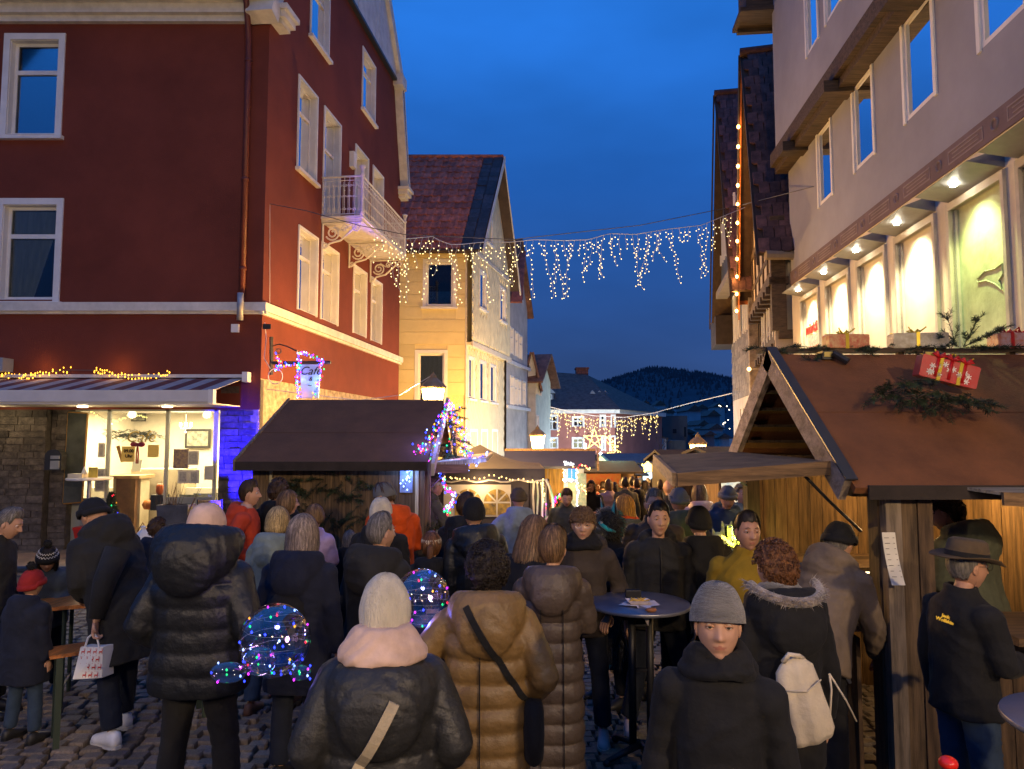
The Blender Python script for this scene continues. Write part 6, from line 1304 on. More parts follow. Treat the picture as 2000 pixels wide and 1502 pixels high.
# ================================================================== stalls down the street
def simple_stall(label,x0,x1,y0,y1,ze,zr,roofm,wallm,inner=None,glowc=(1,.75,.4),e=30,gz_=None,front=True,name='market_stall'):
    gz_ = ground((x0 + x1)/2,y0) if gz_ is None else gz_; t = thing(name,label,'market stall',((x0 + x1)/2,(y0 + y1)/2,gz_)); ym = (y0 + y1)/2
    b = MB(); b.slab((x0 - .15,y0 - .35,ze),(x1 + .15,y0 - .35,ze),(x1 + .15,ym,zr),(x0 - .15,ym,zr),.05); b.slab((x0 - .15,ym,zr),(x1 + .15,ym,zr),(x1 + .15,y1 + .2,ze),(x0 - .15,y1 + .2,ze),.05); b.build('roof',roofm,t)
    b = MB(); b.box(x0,x1,y1 - .04,y1,gz_,ze); b.box(x0,x0 + .04,y0,y1 - .04,gz_,ze); b.box(x1 - .04,x1,y0,y1 - .04,gz_,ze)
    if front:b.box(x0 + .04,x1 - .04,y0,y0 + .04,gz_,gz_ + 1.0)
    b.build('wall',wallm,t); b = MB(); b.box(x0 - .05,x1 + .05,y0 - .25,y0 + .4,gz_ + 1.0,gz_ + 1.05); b.build('counter',MATS['pale_board'],t)
    if inner:MB().box(x0 + .1,x1 - .1,y1 - .1,y1 - .05,gz_ + 1.1,ze - .1).build('goods_wall',inner,t)
    if e:point('stall_light',((x0 + x1)/2,y0 + .35,ze - .25),e,glowc,.1,t)
    return t
mat('roof_blue',(.035,.04,.085),.8,.08,2,.1); wood('orange_lit_wood',(.34,.20,.05)); mat('goods_amber',(.5,.3,.1),.7,.6,9,0,col2=(.6,.12,.05)); mat('goods_white',(.6,.6,.55),.7,.4,9,0,col2=(.15,.3,.5)); mat('tent_green',(.30,.52,.42),.8,.05,2,0)
xq0,xq1 = px(985,880,14.6).x,px(1166,880,14.6).x; ze_ = px(1000,911,14.2).z; zr_ = px(1000,880,15.3).z; gq = ground(1,15)
bq = thing('blue_roof_stall','market stall with flat dark blue roof, plank wall tinted lamp orange and bright picture window','market stall',(.8,15,gq))
b = MB(); b.slab((xq0,14.2,ze_),(xq1 - .08,14.2,ze_),(xq1 + .05,15.3,zr_),(xq0,15.3,zr_),.05); b.build('roof',MATS['roof_blue'],bq); MB().box(xq0,xq1 + .05,15.28,15.36,zr_ - .06,zr_ + .04).slab((xq1 - .05,14.2,ze_ - .08),(xq1 - .05,14.2,ze_ + .05),(xq1 + .08,15.3,zr_ + .05),(xq1 + .08,15.3,zr_ - .06),.04).build('edge_board',MATS['fascia_light'],bq)
FQ = fr((xq0 + .2,14.5,0),(1,0,0),(0,-1,0)); planks(bq,FQ,0,px(1103,950,14.5).x - xq0 - .2,gq,ze_ + .02,12,MATS['orange_lit_wood']); point('plank_light',(.95,14.0,ze_ - .2),14,(1,.6,.15),.05,bq)  # orange lamplight is put into the plank colour too
q0,q1 = px(1101,906,14.45),px(1141,1000,14.45); MB().box(q0.x,q1.x,14.46,14.5,q1.z,q0.z).build('window_board',MATS['white_paint'],bq); lb_ = glow('window_light',(1,.95,.7),.6); bb = glow('picture_blue',(.03,.2,.9),1.3)
MB().box(px(1104,0,14.45).x,px(1110,0,14.45).x,14.44,14.459,px(0,937,14.4).z,px(0,912,14.4).z).build('blue_picture',bb,bq); MB().box(px(1112,0,14.45).x,px(1119,0,14.45).x,14.44,14.459,px(0,937,14.4).z,px(0,912,14.4).z).build('blue_picture',bb,bq); MB().box(px(1121,0,14.45).x,px(1138,0,14.45).x,14.45,14.459,px(0,996,14.4).z,px(0,925,14.4).z).box(px(1104,0,14.45).x,px(1119,0,14.45).x,14.45,14.459,px(0,990,14.4).z,px(0,942,14.4).z).build('glowing_goods',mat('goods_glow',(.6,.55,.35),.5,.5,14,0,col2=(.1,.25,.2),emit=(.9,.85,.5),es=.12),bq)  # pictures and goods glow on their own to look lit
multilight('window_outline_lights','dense white lights outlining the bright window of the blue roofed stall',[([px(1102,940,14.3),px(1102,908,14.3),px(1106,903,14.3),px(1112,912,14.3),px(1116,905,14.3),px(1122,912,14.3)],46),([px(1100,938,14.3),px(1120,938,14.3)],14),([px(1126,915,14.3),px(1128,960,14.3),px(1127,1000,14.3)],30)],[glow('white_led',(.9,.95,1),4)],.015,jit=.012,glow_pts=((px(1118,925,13.6),5,(.9,.9,.8)),))
multilight('canopy_lights','red and warm lights with fir under the right end of the blue roof',[([px(1118,912,14.2),px(1140,910,14.2),px(1152,915,14.2)],22),([px(1132,950,14.2),px(1141,963,14.2),px(1143,950,14.2)],12)],[G_COL[2],MATS['yellow_bulb']],.014,jit=.02)
simple_stall('stall with grey tent roof and warm orange goods behind the black clad woman',1.75,3.3,19,21,px(1,922,18.6).z,px(1,900,20).z,MATS['roof_dark'],MATS['stall_plank_mid'],MATS['goods_amber'],(1,.55,.2),60)
t = thing('green_tent','tent roof glowing pale green between dark stall roofs','tent',(3.4,23,ground(3,23))); b = MB(); P = [px(1172,889,22),px(1163,910,21.5),px(1196,911,21.5),px(1216,917,24)]; b.add([P[0],P[1],P[2],P[3],P[0] + Vector((.3,2,0)),P[3] + Vector((.2,1.5,-.1))],[(0,1,2),(0,2,3),(0,3,5,4)]); b.build('canopy',MATS['tent_green'],t); MB().tube([P[1],(P[1].x,P[1].y,ground(P[1].x,22))],.03,5).tube([P[3],(P[3].x,P[3].y,ground(P[3].x,24))],.03,5).build('pole',MATS['steel'],t); point('tent_light',P[2] + Vector((0,-.6,.5)),50,(.5,1,.75),.2,t)
simple_stall('stall under a slate blue roof before the pink corner building',4.0,6.4,31,34,px(1,903,31).z,px(1,886,32).z,MATS['slate_grey'],MATS['stall_plank_mid'],MATS['goods_amber'],(1,.6,.3),90)
simple_stall('stall with many orange paper lamps shown as a glowing wall far down the street',2.9,4.6,25,27,px(1,926,25).z,px(1,914,26).z,MATS['roof_dark'],MATS['stall_plank_mid'],glow('amber_wall_glow',(1,.35,.06),.9),(1,.5,.2),90)  # back wall glows in place of the lamps
simple_stall('blue and white lit kiosk with a blue bucket far down the street',5.1,6.9,30,32,px(1,920,30).z,px(1,905,31).z,MATS['roof_blue'],MATS['white_wall2'],glow('kiosk_wall_glow',(.55,.85,1),.8),(.6,.85,1),110)  # back wall glows by itself so the kiosk looks lit
simple_stall('dark wooden stall left of the raised flap with posters',3.15,5.2,13.8,16,px(1,905,13.8).z,px(1,878,15).z,MATS['roof_dark'],MATS['stall_plank_dark'],None,(1,.6,.3),0)
q = px(1332,941,13.7);
for i,(u0,u1) in enumerate(((1317,1331),(1333,1347))):
    a,c = px(u0,931,13.4),px(u1,949,13.4); t = thing('pink_poster',('pale pink poster on the dark stall wall, left of a pair','pale pink poster on the dark stall wall, right of a pair')[i],'poster',(a.x,13.4,c.z),group='pink posters under the flap'); MB().box(a.x,c.x,13.4,13.42,c.z,a.z).build('sheet',mat('pink_paper',(.55,.40,.40),.7,.2,12,0),t)
MB().box(3.2,5.2,13.43,13.78,ground(4,14),px(1,925,13.5).z).build('wall_boards',MATS['stall_plank_dark'],COL.objects['pink_poster']) if False else None
w_ = thing('plank_screen','dark plank screen carrying the pink posters','screen',(3.8,13.5,ground(4,13.5))); planks(w_,fr((px(1305,1,13.5).x,13.5,0),(1,0,0),(0,-1,0)),0,1.15,ground(4,13.5),px(1,922,13.5).z,9,MATS['stall_plank_dark'])
star('yellow_star','yellow star lamp hanging at the dark stall corner in mid street',(1265,912),.16,20,MATS['star_yellow'],.03,60); q = px(1265,912,20); MB().lathe([(.0,0),(.13,.02),(0,.04)],12,M=Matrix.Translation(q) @ Matrix.Rotation(math.pi/2,4,'X')).build('core',MATS['star_yellow'],COL.objects['yellow_star'])
for i,(u,v,Y) in enumerate(((1143,877,24),(1173,886,26),(1236,896,34),(1271,898,40),(1245,914,30),(1226,917,32),(1143,868,42),(1222,890,44))):  # last two lamps are added only to brighten the pink building
    c = px(u,v,Y); t = thing('globe_lamp','cool white globe lamp, ' + ('above the blue roof edge','right beside the green tent','before the white flat building','right of the blue sign, low','over the kiosk roof','small one left over the kiosk','small one added to brighten the foot of the pink building','small one added to brighten the right corner of the pink building')[i],'lamp',c,group='white globe lamps down the street'); s = Y*.0021; MB().ball(c,s*(1 if i < 4 else .7),10,7).build('globe',glow('globe_white',(.8,.9,1),8),t,True); MB().tube([(c.x,c.y,ground(c.x,c.y)),c],.03,6).build('pole',MATS['dark_metal'],t)
    if i not in (4,5):point('globe_light',c + Vector((0,-.3,-.15)),260 if i < 4 else 900,(.75,.88,1),.1,t)
# lit stall corner right under the flap
rs = simple_stall('bright stall with plush animals and a small christmas tree seen beneath the raised flap',3.25,4.6,11.2,12.8,px(1,890,11).z,px(1,872,12).z,MATS['roof_dark'],MATS['stall_plank'],MATS['goods_white'],(1,.85,.6),70)
q = px(1470,1010,10.6); lit_conifer('counter_christmas_tree','bushy christmas tree with warm lights and glowing red baubles under the raised flap',(q.x,10.6,q.z - .15),.75,.36,80,60,[MATS['yellow_bulb'],glow('bauble_red_glow',(1,.12,.05),1.5),MATS['yellow_bulb']],.014,M_='garland_green',nl=.06); point('tree_glow',(q.x,10.2,q.z + .3),14,(1,.8,.4),.1)['kind'] = 'structure'  # baubles emit light like the bulbs
t = thing('pink_paper_bag','pale pink paper sheet standing beside the counter christmas tree','paper bag',px(1487,1015,8)); MB().slab(px(1480,985,8),px(1496,987,8),px(1497,1024,8),px(1474,1022,8),.05).build('bag',MATS['pink_paper'],t)
t = thing('bottle_lantern','greenish glass lantern filled with glowing fairy lights','lantern',px(1433,1070,7)); c = px(1433,1070,7); MB().lathe([(.055,0),(.08,.06),(.085,.2),(.08,.21)],14,c[:]).build('glass',MATS['clear_glass'],t,True); b = MB()
for k in range(60):a = k*.9; b.oct((c.x + .05*math.cos(a),c.y + .05*math.sin(a),c.z + .02 + .17*(k % 12)/12),.007)
b.build('light',glow('lime_led',(.8,.9,.06),3),t,kind='stuff'); point('lantern_light',(c.x,c.y - .14,c.z + .1),3.5,(.9,1,.3),.04,t)
t = thing('gold_led_cluster','heap of golden fairy lights below the glass lantern','fairy lights',px(1425,1072,6.9)); b = MB()
for k in range(40):q = px(random.uniform(1408,1440),1040 + random.uniform(0,32),6.9); b.oct((px(1410 + k*.7,1048 + k*.55 + random.uniform(-3,3),6.85))[:],.008)
b.build('light',glow('gold_led',(1,.65,.08),4),t,kind='stuff')
t = thing('display_table','low table with pale plush animals and gifts under the flap','table',(px(1425,1060,7).x,7.0,ground(2,7))); c = px(1425,1075,7.1); MB().box(c.x - .35,c.x + .22,6.9,7.5,c.z - .03,c.z).build('table_top',MATS['pale_board'],t)
for sx_ in (-.3,.2):
    for yy in (6.95,7.45):MB().tube([(c.x + sx_,yy,ground(2,7)),(c.x + sx_,yy,c.z - .03)],.02,5).build('leg',MATS['stall_plank'],t)
for i,(u,v) in enumerate(((1402,1060),(1420,1045))):
    q = px(u,v,7.25); t = thing('plush_animal',('pale plush animal with pointed ears at the left of the display table','cream plush bear seated behind the glass lantern')[i],'plush toy',q); b = MB(); b.ball(q + Vector((0,0,-.08)),(.07,.06,.09),10,8); b.ball(q + Vector((0,0,.05)),.06,10,8)
    for s in (-1,1):b.tube([q + Vector((s*.035,0,.08)),q + Vector((s*.05,0,.14))],[.025,.005],6); b.tube([q + Vector((s*.06,0,-.04)),q + Vector((s*.11,-.04,-.1))],.025,6)
    b.build('body',mat('plush',(.55,.46,.32),.95,.1,12,.3),t,True)
# ================================================================== bistro tables, beer table set
mat('table_top',(.115,.115,.15),.28,.12,5,.05,spec=.5); mat('top_edge',(.25,.25,.27),.35,.1,5,0,metal=.5); wood('beer_wood',(.46,.15,.028),rough=.35,stretch=(8,.7,8),rnd=.1,spec=.5); mat('bench_green',(.03,.045,.03),.5,.1,5,0)
def bistro(label,c,r):
    g = ground(c[0],c[1]); t = thing('bistro_table',label,'table',(c[0],c[1],g)); z = g + 1.1
    MB().lathe([(.0,z - .03),(r*.9,z - .03),(r - .004,z - .022),(r,z - .01),(r - .004,z)],48,(c[0],c[1],0),cap=False).build('rim',MATS['top_edge'],t,True); MB().lathe([(r - .004,z),(r - .01,z + .003),(0,z + .003)],48,(c[0],c[1],0),cap=False).build('table_top',MATS['table_top'],t,True)
    b = MB()
    for s in (-.055,.075):b.tube([(c[0] + s,c[1],g + .06),(c[0] + s,c[1],z - .03)],.028,10)
    b.build('pole',MATS['black_plastic'],t,True)
    for k in range(4):a = k*math.pi/2 + .5; MB().tube([(c[0],c[1],g + .1),(c[0] + .3*math.cos(a),c[1] + .3*math.sin(a),g + .04)],[.03,.02],6).ball((c[0] + .3*math.cos(a),c[1] + .3*math.sin(a),g + .025),.03,6,5).build('foot',MATS['black_plastic'],t,True)
    MB().tube([(c[0] - .055,c[1],g + .62),(c[0] + .075,c[1],g + .62)],.015,6).tube([(c[0] - .055,c[1],z - .16),(c[0] + .075,c[1],z - .16)],.015,6).build('brace',MATS['black_plastic'],t); return z
q = px(1248,1187,5.27); tz = bistro('round dark bistro table with a tray of chips at the centre right',(q.x,5.27),.372)
q2 = px(2040,1385,3.2); bistro('round bistro table cut by the right edge of the view',(2.30,2.8),.36)
t = thing('chips_tray','white paper napkin tray with chips on the bistro table','food tray',(q.x - .01,5.2,tz)); b = MB(); x,y,z = q.x - .02,5.17,tz + .006
P = [(x - .15,y - .02),(x - .06,y + .09),(x + .02,y + .12),(x + .13,y + .08),(x + .15,y - .02),(x + .07,y - .10),(x + .03,y - .20),(x - .03,y - .09)]; b.add([(x,y,z)] + [(a,c,z + (.012 if k % 2 else .003) - (.10 if k == 6 else 0)) for k,(a,c) in enumerate(P)],[(0,k + 1,(k + 1) % 8 + 1) for k in range(8)]); b.build('napkin',mat('napkin',(.62,.55,.56),.8,.06,8,.1),t,True)
MB().loft([[(x + sx_*a,y + .02 + sy_*a*.6,zz) for sx_,sy_ in ((-1,-1),(1,-1),(1,1),(-1,1))] for a,zz in ((.05,z + .004),(.085,z + .03),(.08,z + .03),(.05,z + .012))]).build('tray',MATS['napkin'],t)
b = MB()
for k in range(16):a = random.uniform(0,3.1); cx,cy = x + random.uniform(-.05,.05),y + .02 + random.uniform(-.03,.03); b.tube([(cx - .03*math.cos(a),cy - .02*math.sin(a),z + .02),(cx + .03*math.cos(a),cy + .02*math.sin(a),z + .035)],.005,4)
b.build('chips',mat('chips',(.55,.32,.05),.6,.2,10,0),t,kind='stuff')
t = thing('black_box','small black box standing on the bistro table behind the napkin','box',(q.x - .02,5.36,tz)); MB().loft([[(q.x - .02 + sx_*.055*f,5.40 + sy_*.03*f,tz + .003 + zz) for sx_,sy_ in ((-1,-1),(1,-1),(1,1),(-1,1))] for f,zz in ((1,0),(1,.055),(.93,.06))]).build('box',MATS['black_plastic'],t)
t = thing('bread_roll','piece of sausage roll in front on the bistro table','food',(q.x + .0,5.0,tz)); MB().ball((q.x + .03,4.97,tz + .018),(.04,.02,.016),10,7).build('roll',mat('roll',(.32,.12,.04),.6,.2,12,.1),t,True)
# beer table and bench
g_ = ground(-3.4,5.3); bt = thing('beer_table','orange folding beer table at the left behind the children','table',(-3.6,5.9,g_)); F = Matrix.Translation((px(88,1190,5.6).x - .75,5.6,0)) @ Matrix.Rotation(.42,4,'Z'); zt_ = px(120,1190,5.6).z
for k in range(3):MB().box(-.9,1.1,-.25 + k*.17,-.085 + k*.17,zt_ - .03,zt_,F).build('table_board',MATS['beer_wood'],bt)
for x in (-.6,.8):MB().tube([F @ Vector((x,-.18,g_)),F @ Vector((x,-.18,zt_ - .03))],.018,6).tube([F @ Vector((x,.2,g_)),F @ Vector((x,.2,zt_ - .03))],.018,6).tube([F @ Vector((x,-.18,g_ + .15)),F @ Vector((x,.2,g_ + .15))],.015,6).build('leg_frame',MATS['bench_green'],bt)
bn = thing('beer_bench','orange beer bench with dark green legs beside the sneakered person','bench',px(140,1300,5.2)); zb_ = px(140,1262,5.2).z; F = Matrix.Translation((px(150,1262,5.2).x,5.15,0)) @ Matrix.Rotation(.62,4,'Z'); MB().box(-.14,1.0,-.12,.13,zb_ - .025,zb_,F).build('seat',MATS['beer_wood'],bn)
for y in (-.1,.11):MB().box(-.10,-.06,y - .015,y + .015,g_,zb_ - .025,F).build('leg',MATS['bench_green'],bn)
MB().box(-.10,-.06,-.1,.11,zb_ - .16,zb_ - .13,F).build('brace',MATS['bench_green'],bn)
for y in (-.1,.11):MB().box(.86,.9,y - .015,y + .015,g_,zb_ - .025,F).build('leg',MATS['bench_green'],bn)
t = thing('grey_rail','dark horizontal rail crossing behind the children at the left edge','rail',(-4.2,8.5,.8)); MB().tube([px(-40,1112,8),px(240,1113,8)],.035,6).tube([px(5,1112,8),Vector((px(5,1112,8).x,8,ground(-5,8)))],.03,6).tube([px(225,1112,8),Vector((px(225,1112,8).x,8,ground(-5,8)))],.03,6).build('rail',MATS['dark_metal'],t)
t = thing('red_ball','glossy red round knob at the lower edge on the right','ball',px(1852,1490,2.2)); MB().ball(px(1852,1490,2.2),(.027,.027,.02),18,12).build('ball',mat('gloss_red',(.6,.02,.01),.15,0,1,0),t,True); MB().tube([px(1852,1492,2.2) - Vector((0,0,.01)),px(1852,1700,2.2)],.006,6).build('stick',MATS['white_paint'],t)
# ================================================================== PEOPLE
TS = bpy.data.scenes.new('tmp'); VL = TS.view_layers[0]
def skin_over(mb,vox,it=4):
    """fuse overlapping shapes into one continuous surface"""
    me = mb.mesh('m',[]); o = bpy.data.objects.new('m',me); TS.collection.objects.link(o)
    r = o.modifiers.new('r','REMESH'); r.mode = 'VOXEL'; r.voxel_size = vox; r.adaptivity = 0
    s = o.modifiers.new('s','SMOOTH'); s.iterations = max(1,it - 1); s.factor = .5
    with bpy.context.temp_override(scene=TS,view_layer=VL):
        dg = bpy.context.evaluated_depsgraph_get(); dg.update(); m2 = bpy.data.meshes.new_from_object(o.evaluated_get(dg),depsgraph=dg)
    bpy.data.objects.remove(o); bpy.data.meshes.remove(me); return m2
def wrinkle(me,amp,sc=(9,9,5),seed=0,fn=None):
    """cloth folds: ridged noise drawn out along slanting directions, pushed along the normals"""
    n = len(me.vertices); co = np.empty(n*3,np.float32); no = np.empty(n*3,np.float32)
    me.vertices.foreach_get('co',co); me.vertices.foreach_get('normal',no); co = co.reshape(-1,3); no = no.reshape(-1,3); d = np.empty(n,np.float32); N = noise.noise
    for i,(x,y,z) in enumerate(co.tolist()):
        w_ = N((x*3 + seed,y*3,z*3)); s_ = 1 if x > 0 else -1; q = z + .55*s_*x + .25*y
        f = 1 - abs(N((x*sc[0]*.45 + seed,y*sc[1]*.45,q*sc[2]*2.3 + w_*2)))*2.6; g = 1 - abs(N((x*sc[0]*1.5,y*sc[1]*1.5 + seed,z*sc[2]*1.2)))*2.2
        d[i] = amp*(max(-1,f)*(.55 + .45*w_) + .35*g) - amp*.45
    co += no*d[:,None]; me.vertices.foreach_set('co',co.ravel()); me.update()
def smooth_all(me):me.polygons.foreach_set('use_smooth',[True]*len(me.polygons)); me.update()
def fabric(name,col,rough=.85,sheen=.03,var=.12,bump=.25,bscale=26,**k):return mat('cloth_' + name,col,rough,var,7,bump,bscale,sheen=sheen,spec=k.pop('spec',.2),**k)
for n_,c_ in dict(black=(.012,.012,.013),charcoal=(.020,.020,.020),navy=(.014,.017,.030),teal=(.16,.20,.20),red=(.45,.05,.02),orange=(.60,.075,.008),lilac=(.30,.23,.40),brown=(.095,.062,.030),taupe=(.050,.038,.030),grey=(.12,.12,.12),olive=(.10,.09,.055),mustard=(.24,.15,.012),jean=(.03,.05,.085),jean_d=(.014,.018,.03),cream=(.58,.50,.38),pink=(.60,.42,.33),sand=(.16,.12,.085),wool_g=(.16,.15,.14),hatbrown=(.085,.058,.032),greygreen=(.08,.088,.060),ltblue=(.20,.24,.28),rose=(.42,.27,.24),dgrey=(.05,.055,.06),wine=(.28,.02,.02),bluegrey=(.05,.065,.085)).items():fabric(n_,c_)
for n_ in ('brown','taupe','black','charcoal','lilac','rose'):m_ = fabric(n_ + '_nylon',{'brown':(.19,.115,.042),'taupe':(.075,.055,.042),'black':(.010,.011,.012),'charcoal':(.022,.022,.021),'lilac':(.32,.24,.44),'rose':(.42,.27,.24)}[n_],.45,.0,.12,.3,34,spec=.38)
fabric('knit_grey',(.14,.13,.12),.95,.4,.25,.8,60,stretch=(.6,.6,3.5)); fabric('knit_cream',(.64,.57,.44),.95,.5,.14,.9,55,stretch=(2.5,2.5,.5)); fabric('fur',(.30,.24,.19),.95,.5,.4,.9,60)
SK = mat('skin',(.48,.27,.18),.5,.08,6,.05,spec=.35); SK2 = mat('skin_b',(.42,.22,.14),.5,.08,6,.05,spec=.35); LIP = mat('lips',(.36,.15,.11),.4,.05,6,0); EYE = mat('eye_white',(.62,.60,.57),.25,0,1,0); IRIS = mat('iris',(.03,.025,.02),.15,0,1,0)
for n_,c_ in dict(brown=(.050,.026,.012),dark=(.016,.010,.007),blond=(.38,.27,.12),ashblond=(.26,.20,.15),grey=(.16,.145,.13),ginger=(.14,.055,.018),light=(.16,.09,.04),orange=(.5,.2,.02)).items():mat('hair_' + n_,c_,.5,.28,30,.5,90,stretch=(3,3,.35),spec=.35)
HV = {}
for n_ in list(MATS):
    if n_.startswith('hair_'):
        c_ = MATS[n_].diffuse_color; HV[n_] = [mat(n_ + x,tuple(min(.8,c*f) for c in c_[:3]),.45,.15,20,0,spec=.35) for x,f in (('_hi',1.75),('_lo',.5))]
def head_mesh(mb,T,det,female=False,ears=True):
    nu,nv = ((64,56),(40,32),(18,14))[2 - det]; vs = []
    g = lambda a,s:math.exp(-(a/s) ** 2)
    for i in range(nv + 1):
        th = math.pi*i/nv
        for j in range(nu):
            ph = 2*math.pi*j/nu; dx,dy,dz = math.sin(th)*math.cos(ph),math.sin(th)*math.sin(ph),math.cos(th)
            x,y,z = dx*.075,dy*.094,dz*.118
            if z < 0:k = (-z/.118) ** 1.6; x *= 1 - .34*k; y = y*(1 - .10*k) + (.012*k if y > 0 else .035*k)
            if z > .03:x *= 1 + .03*(z - .03)/.09
            if y > 0 and det:
                f = min(1,y/.05)
                rz = (max(0,min(1,(.028 - z)/.05)) if z > -.026 else max(0,1 - (-.026 - z)/.010))
                y += f*(.026*g(x,.0105 + .004*rz)*rz + .004*g(abs(x) - .013,.006)*g(z + .022,.009)
                     + .0045*g(z - .036,.011)*g(abs(x) - .025,.028) - .0115*g(abs(x) - .032,.0165)*g(z - .016,.0125) + .004*g(abs(x) - .042,.018)*g(z + .02,.02)
                     + .0065*g(x,.022)*g(z + .056,.011) - .0045*g(x,.024)*g(z + .0560,.0030) - .003*g(x,.03)*g(z + .076,.008) + .007*g(x,.02)*g(z + .097,.015))
                y -= f*.006*g(z - .10,.03)
            vs.append((x,y,z))
    fs = [(i*nu + j,i*nu + (j + 1) % nu,(i + 1)*nu + (j + 1) % nu,(i + 1)*nu + j) for i in range(nv) for j in range(nu)]
    b0 = len(mb.v); mb.add(vs,fs,0,T)
    if det:
        for k,f in enumerate(fs):
            c = np.mean([vs[q] for q in f],0)
            if c[1] > .06 and ((c[0]/.021) ** 2 + ((c[2] + .056)/.0085) ** 2) < 1:mb.m[len(mb.m) - len(fs) + k] = 1
    if ears:
        for s in (-1,1):
            mb.ball((s*.074,-.006,-.002),(.009,.019,.030),8,6,0,T)
            if det:mb.ball((s*.080,-.002,.004),(.005,.011,.018),8,6,0,T)
    if det:
        for s in (-1,1):
            mb.ball((s*.032,.0735,.016),(.0128,.0118,.0118),12,9,2,T); mb.ball((s*.032,.0825,.0158),(.0074,.0034,.0074),10,7,3,T)
            mb.tube([(s*.017,.0815,.0145),(s*.026,.0865,.0212),(s*.036,.0848,.0215),(s*.047,.077,.0155)],.0040,6,0,True,T)
            mb.tube([(s*.019,.0815,.012),(s*.032,.0842,.0065),(s*.045,.077,.012)],.0022,5,0,True,T)
            mb.tube([(s*.014,.090,.0375),(s*.028,.0915,.0425),(s*.045,.084,.038)],[.0018,.0026,.001],5,4,True,T)
def hand(mb,W_,d,up,curl=.5,s=1.0,left=False):
    """palm + four unequal bent fingers + thumb; d = direction of the hand, up = back of the hand"""
    d = Vector(d).normalized(); up = Vector(up); up = (up - d*up.dot(d)).normalized(); sd = d.cross(up)*(1 if left else -1); W_ = Vector(W_)
    def P(a,b,c):return W_ + (d*a + sd*b + up*c)*s
    mb.loft([[P(a,w_*math.cos(q),h*math.sin(q)) for q in [k*math.pi/5 for k in range(10)]] for a,w_,h in ((-.03,.026,.022),(.0,.027,.018),(.03,.036,.016),(.065,.041,.014),(.085,.039,.012))])
    for k,(o,l) in enumerate(((.028,.070),(.010,.080),(-.009,.074),(-.027,.058))):
        pts = [P(.07,o,0)]; ang = .15 + curl*.35; a,c = .085,0.0
        for f in (.45,.32,.23):pts.append(P(a,o*1.05,c)); a += l*f*math.cos(ang); c -= l*f*math.sin(ang); ang += curl*.95
        pts.append(P(a,o*1.05,c)); mb.tube(pts,[.009,.0095,.0088,.008,.0055],7)
    mb.tube([P(.015,.026,-.003),P(.04,.045,-.012),P(.062,.052 - curl*.012,-.022),P(.082,.046 - curl*.022,-.030)],[.012,.0115,.0095,.006],7)
